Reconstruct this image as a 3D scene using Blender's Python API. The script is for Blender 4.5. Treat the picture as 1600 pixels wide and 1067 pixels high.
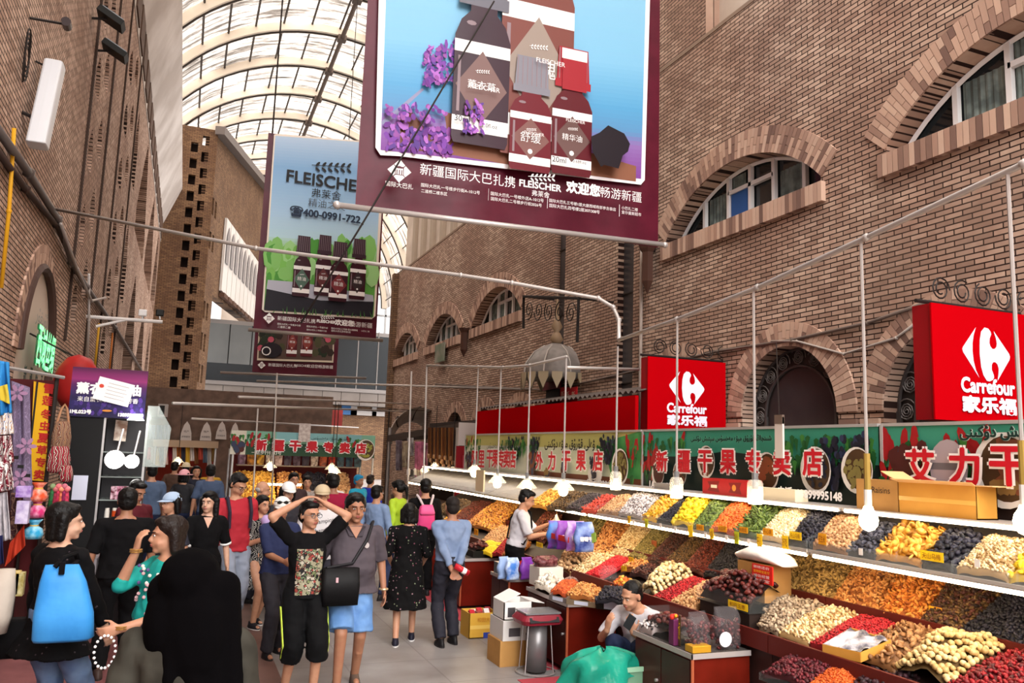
import bpy, math, random, unicodedata
import numpy as np
from mathutils import Vector as V, Matrix as MX, Euler
random.seed(7); NR = np.random.default_rng(7)
for o in list(bpy.data.objects): bpy.data.objects.remove(o)
SC = bpy.context.scene; COL = SC.collection
PI = math.pi
# ---------------------------------------------------------------- camera (hall axis = +Y, right = +X, eye 2.05 m)
FPX = 1263.0; CAMH = 2.05
def _axes():
    y = V((285-800, -(690-533.5), -FPX)).normalized()
    z = V((1100-800, 8650+533.5, -FPX)); z = (z - y*z.dot(y)).normalized()
    return y.cross(z), y, z
AX, AY, AZ = _axes()
RCAM = MX((AX, AY, AZ))                       # world = RCAM @ camera-space
cd = bpy.data.cameras.new('camera'); cam = bpy.data.objects.new('camera', cd); COL.objects.link(cam)
cd.sensor_fit = 'HORIZONTAL'; cd.sensor_width = 36.0; cd.lens = FPX/1600*36.0; cd.clip_end = 300; cd.clip_start = 0.05
cam.matrix_world = MX.Translation((0, 0, CAMH)) @ RCAM.to_4x4(); SC.camera = cam
def at(px, py, x=None, y=None, z=None, pl=None):
    """World point where the sight line of a picture point meets a plane of the place."""
    d = RCAM @ V((px-800, -(py-533.5), -FPX)); o = V((0, 0, CAMH))
    if pl: t = (pl[0] + pl[1]*(0-pl[2]) - CAMH)/(d.z - pl[1]*d.x)   # z = z0 + s (x - x0)
    elif x is not None: t = x/d.x
    elif y is not None: t = y/d.y
    else: t = (z-CAMH)/d.z
    return o + d*t
# ---------------------------------------------------------------- world, light, exposure
wd = bpy.data.worlds.new('overcast_sky'); SC.world = wd; wd.use_nodes = True
bg = wd.node_tree.nodes['Background']; bg.inputs[0].default_value = (1.0, 0.985, 0.99, 1); bg.inputs[1].default_value = .85
sd = bpy.data.lights.new('sun', 'SUN'); sd.energy = 14.5; sd.angle = math.radians(135); sd.color = (1, .975, .95)
so = bpy.data.objects.new('sun', sd); so.rotation_euler = V((.0, -.2, .95)).to_track_quat('Z', 'Y').to_euler(); COL.objects.link(so)
vs = SC.view_settings; vs.view_transform = 'Standard'; vs.look = 'None'; vs.gamma = 1; vs.exposure = 0.8; vs.use_curve_mapping = False
SC.cycles.max_bounces = 8; SC.cycles.diffuse_bounces = 4; SC.cycles.transparent_max_bounces = 12; SC.cycles.use_denoising = True
SC.cycles.sample_clamp_indirect = 6.0; SC.cycles.caustics_reflective = False; SC.cycles.caustics_refractive = False
# ---------------------------------------------------------------- materials
def lin(h, k=1.0):
    h = h.lstrip('#'); c = [int(h[i:i+2], 16)/255 for i in (0, 2, 4)]
    return tuple((x/12.92 if x <= .04045 else ((x+.055)/1.055)**2.4)*k for x in c) + (1,)
_M = {}
def _new(name):
    m = bpy.data.materials.new(name); m.use_nodes = True; nt = m.node_tree
    return m, nt, nt.nodes['Principled BSDF']
def _node(nt, t, **kw):
    n = nt.nodes.new(t)
    for k, v in kw.items():
        if k in n.inputs: n.inputs[k].default_value = v
        else: setattr(n, k, v)
    return n
def ramp(nt, fac, stops):
    r = nt.nodes.new('ShaderNodeValToRGB'); e = r.color_ramp.elements
    while len(e) < len(stops): e.new(.5)
    for i, (p, c) in enumerate(stops): e[i].position = p; e[i].color = lin(c) if isinstance(c, str) else c
    nt.links.new(fac, r.inputs[0]); return r.outputs[0]
def M(col, rough=.6, metal=0, emit=0, noise=None, bump=None, alpha=1, trans=0, spec=.22, name=None, sheen=0):
    """Plain material; noise=(scale, second colour) mottles it, bump=(scale, strength)."""
    key = (col, rough, metal, emit, noise, bump, alpha, trans, spec)
    if key in _M: return _M[key]
    m, nt, b = _new(name or 'surface_'+col.strip('#')); L = nt.links
    b.inputs['Base Color'].default_value = lin(col); b.inputs['Roughness'].default_value = rough
    b.inputs['Metallic'].default_value = metal; b.inputs['Specular IOR Level'].default_value = spec
    if emit: b.inputs['Emission Color'].default_value = lin(col); b.inputs['Emission Strength'].default_value = emit
    b.inputs['Alpha'].default_value = alpha; b.inputs['Transmission Weight'].default_value = trans
    tc = nt.nodes.new('ShaderNodeTexCoord') if (noise or bump) else None
    if noise:
        n = _node(nt, 'ShaderNodeTexNoise', Scale=noise[0], Detail=4.0); L.new(tc.outputs['Object'], n.inputs['Vector'])
        L.new(ramp(nt, n.outputs[0], [(.38, col), (.62, noise[1])]), b.inputs['Base Color'])
    if bump:
        n2 = _node(nt, 'ShaderNodeTexNoise', Scale=bump[0], Detail=3.0); L.new(tc.outputs['Object'], n2.inputs['Vector'])
        bp = _node(nt, 'ShaderNodeBump', Strength=bump[1], Distance=.02); L.new(n2.outputs[0], bp.inputs['Height']); L.new(bp.outputs[0], b.inputs['Normal'])
    _M[key] = m; return m
def brick_mat(name, c1, c2, c3, mortar, bw=.21, rh=.058, ms=.0075, stain='#6f5d50'):
    m, nt, b = _new(name); L = nt.links; tc = nt.nodes.new('ShaderNodeTexCoord')
    def br(a, c, bias):
        n = _node(nt, 'ShaderNodeTexBrick', Scale=1.0); n.inputs['Color1'].default_value = lin(a); n.inputs['Color2'].default_value = lin(c)
        n.inputs['Mortar'].default_value = lin(mortar); n.inputs['Mortar Size'].default_value = ms; n.inputs['Mortar Smooth'].default_value = .2
        n.inputs['Bias'].default_value = bias; n.inputs['Brick Width'].default_value = bw; n.inputs['Row Height'].default_value = rh
        L.new(tc.outputs['Object'], n.inputs['Vector']); return n
    t1 = br(c1, c2, -.1); t2 = br(c3, c2, .1)
    n = _node(nt, 'ShaderNodeTexNoise', Scale=.55, Detail=5.0, Roughness=.7); L.new(tc.outputs['Object'], n.inputs['Vector'])
    r = ramp(nt, n.outputs[0], [(.42, (0, 0, 0, 1)), (.6, (1, 1, 1, 1))])
    mx = nt.nodes.new('ShaderNodeMixRGB'); L.new(r, mx.inputs[0]); L.new(t1.outputs[0], mx.inputs[1]); L.new(t2.outputs[0], mx.inputs[2])
    n3 = _node(nt, 'ShaderNodeTexNoise', Scale=.35, Detail=6.0, Roughness=.75); L.new(tc.outputs['Object'], n3.inputs['Vector'])
    r3 = ramp(nt, n3.outputs[0], [(.55, (0, 0, 0, 1)), (.75, (.45, .45, .45, 1))])
    m2 = nt.nodes.new('ShaderNodeMixRGB'); m2.inputs[2].default_value = lin(stain); L.new(r3, m2.inputs[0]); L.new(mx.outputs[0], m2.inputs[1])
    L.new(m2.outputs[0], b.inputs['Base Color']); b.inputs['Roughness'].default_value = .85; b.inputs['Specular IOR Level'].default_value = .2
    bp = _node(nt, 'ShaderNodeBump', Strength=.5, Distance=.006, invert=True); L.new(t1.outputs['Fac'], bp.inputs['Height']); L.new(bp.outputs[0], b.inputs['Normal'])
    return m
def tone_mat(name, cols, rough=.55, spec=.35, sub=0):
    """Each kernel, fruit or brick of a mesh has its own tone (stored per point), which picks its colour."""
    m, nt, b = _new(name); a = nt.nodes.new('ShaderNodeAttribute'); a.attribute_name = 'tone'
    st = [(i/(max(1, len(cols)-1)), c) for i, c in enumerate(cols)]
    nt.links.new(ramp(nt, a.outputs['Fac'], st), b.inputs['Base Color'])
    b.inputs['Roughness'].default_value = rough; b.inputs['Specular IOR Level'].default_value = spec
    return m
def glass_mat(name, tint='#dfe8ea', alpha=.18, rough=.05):
    m, nt, b = _new(name); b.inputs['Base Color'].default_value = lin(tint); b.inputs['Roughness'].default_value = rough
    b.inputs['Alpha'].default_value = alpha; b.inputs['Specular IOR Level'].default_value = .5; return m
# ---------------------------------------------------------------- mesh builder
_ICO = {}
def ico(level):
    if level not in _ICO:
        import bmesh
        bm = bmesh.new(); bmesh.ops.create_icosphere(bm, subdivisions=level, radius=1)
        _ICO[level] = (np.array([v.co[:] for v in bm.verts]), np.array([[v.index for v in f.verts] for f in bm.faces])); bm.free()
    return _ICO[level]
def frame_from(d, hint=V((0, 0, 1))):
    d = V(d).normalized(); h = V(hint)
    if abs(d.dot(h.normalized())) > .98: h = V((0, 1, 0)) if abs(d.y) < .9 else V((1, 0, 0))
    a = h.cross(d).normalized(); return a, d.cross(a).normalized(), d
class MB:
    def __init__(s): s.v = []; s.f = []; s.mi = []; s.n = 0; s.tone = []; s.mx = None
    def add(s, vs, fs, m=0, tone=.5):
        if s.mx is not None: vs = [s.mx @ V(p) for p in vs]
        s.v.extend(tuple(p) for p in vs); n = s.n
        s.f.extend(tuple(i+n for i in f) for f in fs); s.mi.extend([m]*len(fs)); s.n += len(vs); s.tone.extend([tone]*len(vs)); return s
    def box(s, c, d, R=None, m=0, tone=.5, taper=1):
        x, y, z = d[0]/2, d[1]/2, d[2]/2; vs = []
        for sz, k in ((-1, 1), (1, taper)):
            for a, b in ((-1, -1), (1, -1), (1, 1), (-1, 1)): vs.append(V((a*x*k, b*y*k, sz*z)))
        if R is not None:
            if not isinstance(R, MX): R = MX.Rotation(R, 3, 'Z')
            vs = [R @ p for p in vs]
        vs = [p+V(c) for p in vs]
        return s.add(vs, [(0, 3, 2, 1), (4, 5, 6, 7), (0, 1, 5, 4), (1, 2, 6, 5), (2, 3, 7, 6), (3, 0, 4, 7)], m, tone)
    def b2(s, lo, hi, m=0):
        return s.box([(a+b)/2 for a, b in zip(lo, hi)], [abs(b-a) for a, b in zip(lo, hi)], None, m)
    def hexa(s, P, m=0):
        return s.add(P, [(0, 3, 2, 1), (4, 5, 6, 7), (0, 1, 5, 4), (1, 2, 6, 5), (2, 3, 7, 6), (3, 0, 4, 7)], m)
    def quad(s, P, m=0): return s.add(P, [tuple(range(len(P)))], m)
    def tube(s, pts, r, n=8, m=0, cap=True, tone=.5):
        pts = [V(p) for p in pts]; rs = r if isinstance(r, (list, tuple)) else [r]*len(pts); vs = []; a = None
        for i, p in enumerate(pts):
            d = (pts[min(i+1, len(pts)-1)]-pts[max(i-1, 0)])
            d = d.normalized() if d.length > 1e-9 else V((0, 0, 1))
            if a is None: a, b, _ = frame_from(d)
            else:
                a = (a - d*a.dot(d)); a = a.normalized() if a.length > 1e-6 else frame_from(d)[0]; b = d.cross(a)
            for k in range(n):
                t = 2*PI*k/n; vs.append(p+(a*math.cos(t)+b*math.sin(t))*rs[i])
        fs = [(i*n+k, i*n+(k+1) % n, (i+1)*n+(k+1) % n, (i+1)*n+k) for i in range(len(pts)-1) for k in range(n)]
        if cap: fs += [tuple(range(n-1, -1, -1)), tuple((len(pts)-1)*n+k for k in range(n))]
        return s.add(vs, fs, m, tone)
    def cap(s, p0, r0, p1, r1, n=12, m=0):
        """Tapered limb with round ends."""
        p0, p1 = V(p0), V(p1); d = p1-p0; L = d.length or 1e-6; u = d/L; pts = []; rs = []
        for k in range(4):
            t = PI/2*k/3.4; pts.append(p0-u*r0*math.cos(t)*1.0); rs.append(max(r0*math.sin(t), r0*.15))
        pts.append(p0+u*1e-4); rs.append(r0); pts.append(p1); rs.append(r1)
        for k in range(3, -1, -1):
            t = PI/2*k/3.4; pts.append(p1+u*r1*math.cos(t)); rs.append(max(r1*math.sin(t), r1*.15))
        return s.tube(pts, rs, n, m)
    def ell(s, c, r, R=None, lv=2, m=0, tone=.5):
        v, f = ico(lv); rr = V((r, r, r)) if isinstance(r, (int, float)) else V(r)
        P = v*np.array(rr)
        if R is not None: P = P @ np.array(R.to_3x3()).T
        P = P+np.array(V(c)); return s.add([V(p) for p in P], [tuple(int(i) for i in q) for q in f], m, tone)
    def loft(s, rings, n=20, m=0, cap=True, sq=2.0):
        """rings: (centre, rx, ry[, Rotation]) closed tube of super-ellipses."""
        vs = []
        for rg in rings:
            c, rx, ry = V(rg[0]), rg[1], rg[2]; R = rg[3] if len(rg) > 3 else None
            for k in range(n):
                t = 2*PI*k/n; cx, sy = math.cos(t), math.sin(t); e = 2/sq
                p = V((rx*math.copysign(abs(cx)**e, cx), ry*math.copysign(abs(sy)**e, sy), 0))
                vs.append(c+(R @ p if R is not None else p))
        q = len(rings); fs = [(i*n+k, i*n+(k+1) % n, (i+1)*n+(k+1) % n, (i+1)*n+k) for i in range(q-1) for k in range(n)]
        if cap: fs += [tuple(range(n-1, -1, -1)), tuple((q-1)*n+k for k in range(n))]
        return s.add(vs, fs, m)
    def lathe(s, c, prof, n=16, m=0, R=None):
        return s.loft([(V(c)+(R @ V((0, 0, z)) if R is not None else V((0, 0, z))), max(r, 1e-4), max(r, 1e-4), R) if R is not None else (V(c)+V((0, 0, z)), max(r, 1e-4), max(r, 1e-4)) for r, z in prof], n, m)
    def prism(s, poly, o, u, w, th, m=0, tone=.5):
        """2D polygon in the frame (o, u, w), thickness th along u x w."""
        o, u, w = V(o), V(u), V(w); nn = u.cross(w).normalized()*th; n = len(poly)
        vs = [o+u*a+w*b for a, b in poly]+[o+u*a+w*b+nn for a, b in poly]
        fs = [tuple(range(n-1, -1, -1)), tuple(range(n, 2*n))]+[(i, (i+1) % n, n+(i+1) % n, n+i) for i in range(n)]
        return s.add(vs, fs, m, tone)
    def sheet(s, fn, nu, nv, m=0):
        vs = [fn(i/nu, j/nv) for j in range(nv+1) for i in range(nu+1)]
        return s.add(vs, [(j*(nu+1)+i, j*(nu+1)+i+1, (j+1)*(nu+1)+i+1, (j+1)*(nu+1)+i) for j in range(nv) for i in range(nu)], m)
    def mesh(s, name, mats, smooth=False, tone=False):
        me = bpy.data.meshes.new(name); me.from_pydata(s.v, [], s.f)
        for m in (mats if isinstance(mats, (list, tuple)) else [mats]): me.materials.append(m)
        if any(s.mi): me.polygons.foreach_set('material_index', s.mi)
        if smooth: me.polygons.foreach_set('use_smooth', [True]*len(s.f))
        if tone: a = me.attributes.new('tone', 'FLOAT', 'POINT'); a.data.foreach_set('value', s.tone)
        me.update(); return me
    def build(s, name, mats, parent=None, smooth=False, world=True, tone=False, bevel=0, solid=0, sub=0):
        """Links ONE object. Points given in world space are brought into the parent's space."""
        if parent is not None and world:
            inv = wm(parent).inverted(); s.v = [tuple(inv @ V(p)) for p in s.v]
        o = bpy.data.objects.new(name, s.mesh(name, mats, smooth, tone)); COL.objects.link(o)
        if parent is not None: o.parent = parent
        if solid: md = o.modifiers.new('thickness', 'SOLIDIFY'); md.thickness = solid; md.offset = 0
        if bevel: md = o.modifiers.new('edge', 'BEVEL'); md.width = bevel; md.segments = 2; md.limit_method = 'ANGLE'
        if sub: md = o.modifiers.new('smooth', 'SUBSURF'); md.levels = sub; md.render_levels = sub
        return o
def wm(o):
    m = o.matrix_basis.copy()
    return wm(o.parent) @ m if o.parent else m
def tag(o, label=None, cat=None, group=None, kind=None):
    if label: o['label'] = label
    if cat: o['category'] = cat
    if group: o['group'] = group
    if kind: o['kind'] = kind
    return o
def thing(name, label, cat, loc=(0, 0, 0), rz=0, group=None, kind=None):
    o = bpy.data.objects.new(name, None); COL.objects.link(o); o.empty_display_size = .1
    o.location = loc; o.rotation_euler = (0, 0, rz); return tag(o, label, cat, group, kind)
def struct(o): o['kind'] = 'structure'; return o
def copy_tree(o, loc=None, rz=None, label=None, parent=None):
    c = o.copy(); COL.objects.link(c)
    if parent: c.parent = parent
    if loc is not None: c.location = loc
    if rz is not None: c.rotation_euler = (0, 0, rz)
    if label: c['label'] = label
    for ch in list(o.children): copy_tree(ch, parent=c)
    return c
# ---------------------------------------------------------------- lettering
_AR = {}
def _arinit():
    pos = {'<isolated>': 0, '<initial>': 1, '<medial>': 2, '<final>': 3}
    for cp in list(range(0xFB50, 0xFE00))+list(range(0xFE70, 0xFEFF)):
        d = unicodedata.decomposition(chr(cp)).split()
        if len(d) == 2 and d[0] in pos: _AR.setdefault(chr(int(d[1], 16)), {})[pos[d[0]]] = chr(cp)
def arabic(t):
    """Joined letter forms, in the order they stand from left to right."""
    if not _AR: _arinit()
    _AR['\u06d5'] = {0: '\ufee9', 3: '\ufeea'}
    out = []
    for i, ch in enumerate(t):
        f = _AR.get(ch)
        if not f: out.append(ch); continue
        pj = i > 0 and 1 in _AR.get(t[i-1], {}); nj = i+1 < len(t) and t[i+1] in _AR and 1 in f
        out.append(f.get(2 if pj and nj else 3 if pj else 1 if nj else 0, f.get(0, ch)))
    return ''.join(reversed(out))
_TXT = {}
def glyphs(s):
    if s not in _TXT:
        c = bpy.data.curves.new('lettering', 'FONT'); c.body = s; c.size = 1; c.resolution_u = 3
        o = bpy.data.objects.new('lettering', c); COL.objects.link(o)
        me = bpy.data.meshes.new_from_object(o.evaluated_get(bpy.context.evaluated_depsgraph_get()))
        co = np.array([v.co[:] for v in me.vertices]) if len(me.vertices) else np.zeros((1, 3))
        _TXT[s] = (co, [tuple(p.vertices) for p in me.polygons])
        bpy.data.objects.remove(o); bpy.data.curves.remove(c); bpy.data.meshes.remove(me)
    return _TXT[s]
def text(parent, s, o, u, w, mats, width=None, height=None, bold=0, outline=0, lift=.004, name='lettering', mb=None, center=True, vertical=False, m0=0):
    """Writing on a face: o = anchor (middle if center, else lower left), u/w = unit directions right/up. Returns the mesh part."""
    own = mb is None; mb = mb or MB(); o, u, w = V(o), V(u).normalized(), V(w).normalized(); nn = u.cross(w).normalized()
    co, fs = glyphs(s); x0, x1 = co[:, 0].min(), co[:, 0].max(); y0, y1 = co[:, 1].min(), co[:, 1].max()
    sx = width/max(x1-x0, 1e-6) if width else None; sy = height/max(y1-y0, 1e-6) if height else None
    sx = sx or sy; sy = sy or sx
    X = (co[:, 0]-((x0+x1)/2 if center else x0))*sx; Y = (co[:, 1]-((y0+y1)/2 if center else y0))*sy
    def lay(dx, dy, h, m): mb.add([o+u*(a+dx)+w*(b+dy)+nn*h for a, b in zip(X, Y)], fs, m)
    if outline:
        for k in range(10): lay(outline*math.cos(2*PI*k/10), outline*math.sin(2*PI*k/10), lift+k*.00012, m0+1)
    if bold:
        for k in range(6): lay(bold*math.cos(2*PI*k/6), bold*math.sin(2*PI*k/6), lift+.003+k*.00012, m0)
    lay(0, 0, lift+.004, m0)
    return mb.build(name, mats, parent) if own else mb
def ellipse(cx, cy, rx, ry, n=20, a0=0, a1=2*PI, rot=0):
    full = abs(a1-a0-2*PI) < 1e-6; q = n if full else n+1; out = []
    for k in range(q):
        t = a0+(a1-a0)*k/n; x, y = rx*math.cos(t), ry*math.sin(t)
        out.append((cx+x*math.cos(rot)-y*math.sin(rot), cy+x*math.sin(rot)+y*math.cos(rot)))
    return out
def rect(x0, y0, x1, y1): return [(x0, y0), (x1, y0), (x1, y1), (x0, y1)]
class Print:
    """Printed picture on a flat face: 2D shapes stacked a hair apart in the face's frame."""
    def __init__(s, o, u, w, lift=.003): s.o, s.u, s.w = V(o), V(u).normalized(), V(w).normalized(); s.n = s.u.cross(s.w).normalized(); s.mb = MB(); s.h = lift; s.mats = []
    def mi(s, mat):
        if mat not in s.mats: s.mats.append(mat)
        return s.mats.index(mat)
    def poly(s, pts, mat):
        s.h += .00025; s.mb.add([s.o+s.u*a+s.w*b+s.n*s.h for a, b in pts], [tuple(range(len(pts)))], s.mi(mat))
    def text(s, t, x, y, mat, width=None, height=None, bold=0, outline=0, mat2=None, center=True):
        s.h += .0005; m = s.mi(mat)
        if outline:
            k = s.mi(mat2); text(None, t, s.o+s.u*x+s.w*y, s.u, s.w, None, width, height, outline, 0, s.h, mb=s.mb, center=center, m0=k); s.h += .006
        text(None, t, s.o+s.u*x+s.w*y, s.u, s.w, None, width, height, bold, 0, s.h, mb=s.mb, center=center, m0=m); s.h += .005
    def done(s, name, parent): return s.mb.build(name, s.mats, parent)
def flat_wall(name, outer, holes, th, mx, mat):
    """A slab cut from its outline with openings; local x/y lie in the wall, so bricks follow it."""
    c = bpy.data.curves.new(name, 'CURVE'); c.dimensions = '2D'; c.fill_mode = 'BOTH'; c.extrude = th/2
    for pts in [outer]+holes:
        sp = c.splines.new('POLY'); sp.points.add(len(pts)-1); sp.use_cyclic_u = True
        for p, q in zip(sp.points, pts): p.co = (q[0], q[1], 0, 1)
    t = bpy.data.objects.new(name, c); COL.objects.link(t)
    me = bpy.data.meshes.new_from_object(t.evaluated_get(bpy.context.evaluated_depsgraph_get())); bpy.data.objects.remove(t); bpy.data.curves.remove(c)
    me.name = name; me.materials.clear(); me.materials.append(mat); me.polygons.foreach_set('use_smooth', [False]*len(me.polygons))
    o = bpy.data.objects.new(name, me); COL.objects.link(o); o.matrix_world = mx; return o
# ---------------------------------------------------------------- the hall
XR, XL, Y0, YL, YR = 7.0, -1.9, -5.0, 45.0, 29.2
BR_R = brick_mat('brick_tan', '#cbb09c', '#937666', '#b08f7c', '#2a1914')
BR_L = brick_mat('brick_brown', '#d4b7a4', '#9c7e6d', '#bb9a87', '#241611')
BR_F = brick_mat('brick_far', '#86694f', '#634a39', '#74573f', '#33251e', bw=.24, rh=.075)
BRICK1 = tone_mat('brick_single', ['#745a50', '#967768', '#bd9c88', '#c8aa96', '#a2806f'], .85, .2)
MORT = M('#2e221d', .9)
PLAST = M('#cdc0b3', .85, noise=(1.2, '#bdafa2'))
WHITE = M('#e4e2e2', .5); DARK = M('#15130f', .5); BLACK = M('#0b0a0b', .6)
GREYM = M('#8b8a8c', .45, .3); STEEL = M('#b4b1b0', .35, .6); IRON = M('#241d1b', .6)
PIPE = M('#a39a94', .4, .5); RUST = M('#6d5f57', .5, .3)
GLASSD = M('#20262a', .08, spec=.8, name='window_glass')
# floor: grey slabs, a brown runner along the hall, maroon carpet at the stalls on the west side
def floor_mat():
    m, nt, b = _new('floor_slabs'); L = nt.links; tc = nt.nodes.new('ShaderNodeTexCoord'); tb = _node(nt, 'ShaderNodeTexBrick', Scale=1.0, offset=0.0)
    tb.inputs['Color1'].default_value = lin('#8b8786'); tb.inputs['Color2'].default_value = lin('#94908f'); tb.inputs['Mortar'].default_value = lin('#7f7a79')
    tb.inputs['Mortar Size'].default_value = .008; tb.inputs['Brick Width'].default_value = .8; tb.inputs['Row Height'].default_value = .8
    L.new(tc.outputs['Object'], tb.inputs['Vector']); n = _node(nt, 'ShaderNodeTexNoise', Scale=1.3, Detail=6.0); L.new(tc.outputs['Object'], n.inputs['Vector'])
    mx = nt.nodes.new('ShaderNodeMixRGB'); mx.blend_type = 'MULTIPLY'; mx.inputs[0].default_value = .8
    L.new(tb.outputs[0], mx.inputs[1]); L.new(ramp(nt, n.outputs[0], [(.35, '#c4bbb4'), (.65, '#ffffff')]), mx.inputs[2]); L.new(mx.outputs[0], b.inputs['Base Color'])
    b.inputs['Roughness'].default_value = .42; b.inputs['Specular IOR Level'].default_value = .35; return m
struct(MB().b2((XL-.3, Y0, -.2), (XR+6, 70, 0)).build('floor', floor_mat()))
r_ = MB(); r_.b2((.42, Y0, 0), (.98, 30, .004)); struct(r_.build('trim_floor_runner', M('#6b514a', .45, noise=(2, '#5d4640'))))
tag(MB().b2((XL+.02, Y0, 0), (-.28, 12.5, .008)).build('carpet_runner', M('#7a4a4a', .9, noise=(3, '#6b3f40'))), 'maroon carpet strip laid along the clothes stalls', 'carpet')
tag(MB().b2((3.3, 7.35, 0), (3.62, 8.3, .006)).b2((3.0, 5.2, 0), (4.6, 7.1, .006)).b2((3.3, 8.9, 0), (4.4, 12.4, .006)).build('floor_mat', M('#a8404a', .8)), 'red mat on the floor between the fruit counters', 'mat')
def wmx(x, sgn):     # wall frame: local x = along hall, y = up
    return MX(((0, 0, 1, x), (1, 0, 0, 0), (0, 1, 0, 0), (0, 0, 0, 1)))
def arch(cu, z0, hw, rise, spring=0, n=18):
    """Segmental opening: flat sill at z0, jambs to z0+spring, then an arc of the given rise."""
    R = (hw*hw+rise*rise)/(2*rise); cz = z0+spring+rise-R; a = math.asin(min(1, hw/R)) if rise <= hw else PI-math.asin(hw/R)
    pts = [(cu-hw, z0), (cu+hw, z0)]
    for k in range(n+1):
        t = a-2*a*k/n; pts.append((cu+R*math.sin(t), cz+R*math.cos(t)))
    return pts, R, cz, a
WINS = [(0.3, .0), (4.75, .06), (9.2, .05), (18.75, -.1), (23.2, -.12), (27.65, -.14)]
DOORS = [3.35, 5.75, 8.15, 10.55, 16.9, 19.2, 21.6]
DR = .87; holes = []
for c, dz in WINS: holes.append(arch(c, 5.4+dz, 1.72, .74, .1)[0])
for c in DOORS: holes.append(arch(c, .05, DR, DR, 2.58 if c < 12 else 2.2)[0])
SL = [(11.95, 12.5), (14.7, 15.2)]
for a, b in SL: holes.append(rect(a, 1.5, b, 8.0))
wr = flat_wall('wall_right', rect(Y0, 0, YR, 8.52), holes, .4, wmx(XR+.2, 1), BR_R); struct(wr)
struct(MB().b2((XR-.01, Y0, 8.5), (XR+.25, YR, 8.56)).build('trim_right_coping', M('#8f7a69', .8)))
def vou(mb, cu, cz, R, a0, a1, T=.3, place=None, pitch=.07):
    n = max(4, int(abs(a1-a0)*(R+T/2)/pitch))
    for k in range(n):
        t = a0+(a1-a0)*(k+.5)/n; w = abs(a1-a0)/n
        segs = [(0, T*.64), (T*.66, T)] if k % 2 else [(0, T*.32), (T*.34, T)]
        for r0, r1 in segs:
            q = []
            for rr, tt in ((R+r0, t-w*.45), (R+r0, t+w*.45), (R+r1, t+w*.45), (R+r1, t-w*.45)): q.append((cu+rr*math.sin(tt), cz+rr*math.cos(tt)))
            vs = [place(a, b, .025) for a, b in q]+[place(a, b, -.05) for a, b in q]
            mb.add(vs, [(0, 1, 2, 3), (4, 7, 6, 5), (0, 4, 5, 1), (1, 5, 6, 2), (2, 6, 7, 3), (3, 7, 4, 0)], 0, random.random())
PR = lambda a, b, n: V((XR-n, a, b))
CURT = M('#7d8a86', .8, noise=(5, '#56615f'), name='net_curtain'); BLUEP = M('#2f5a9c', .5)
for i, (c, dz) in enumerate(WINS):
    z0 = 5.4+dz; pts, R, cz, a = arch(c, z0, 1.72, .74, .1); fr = MB()
    w = struct(thing('window_%d' % (i+1), None, None, (XR+.28, c, z0)))
    def top(y): return cz+math.sqrt(max(R*R-(y-c)**2, 0))
    X = XR+.28
    arcp = [V((X, c+R*math.sin(-a+2*a*k/20), cz+R*math.cos(-a+2*a*k/20)-.02)) for k in range(21)]
    fr.tube(arcp, .035, 4); fr.b2((X-.035, c-1.72, z0), (X+.035, c+1.72, z0+.06))
    bars = [-1.15, -.55, -.05, .45, 1.05]
    for q in bars: fr.b2((X-.03, c+q-.03, z0), (X+.03, c+q+.03, top(c+q)-.02))
    fr.b2((X-.03, c-.55, z0+.5), (X+.03, c+.45, z0+.56))
    fr.build('window_frame', WHITE, w)
    MB().prism([(p[0]-c, p[1]-z0) for p in pts], (X+.05, c, z0), (0, 1, 0), (0, 0, 1), .01).build('glass', GLASSD, w)
    cu = MB()
    for q0, q1 in ((-1.1, -.62), (.1, .42), (.5, 1.0)):
        cu.sheet(lambda s, t: V((X+.035+.008*math.sin(s*40), c+q0+(q1-q0)*s, z0+.05+(min(top(c+q0), top(c+q1))-z0-.08)*t)), 24, 3)
    cu.build('curtain', CURT, w)
    if i == 2: MB().b2((X-.005, c-.02, z0+.06), (X+.02, c+.4, z0+.5)).build('blue_panel', BLUEP, w).__setitem__('label', 'blue panel in one pane')
    t = MB(); vou(t, c, cz, R, -a*1.02, a*1.02, .36, PR)
    for k in range(50):
        u = c-1.8+3.6*(k+.5)/50; t.box((XR-.02, u, z0-.13), (.1, .064, .25), None, 0, random.random())
    struct(t.build('trim_%d' % (i+1), BRICK1, tone=True))
SCROLL = M('#6f6a68', .5, .2); PANEL = M('#2a2626', .35, noise=(1.5, '#37302f'))
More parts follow.
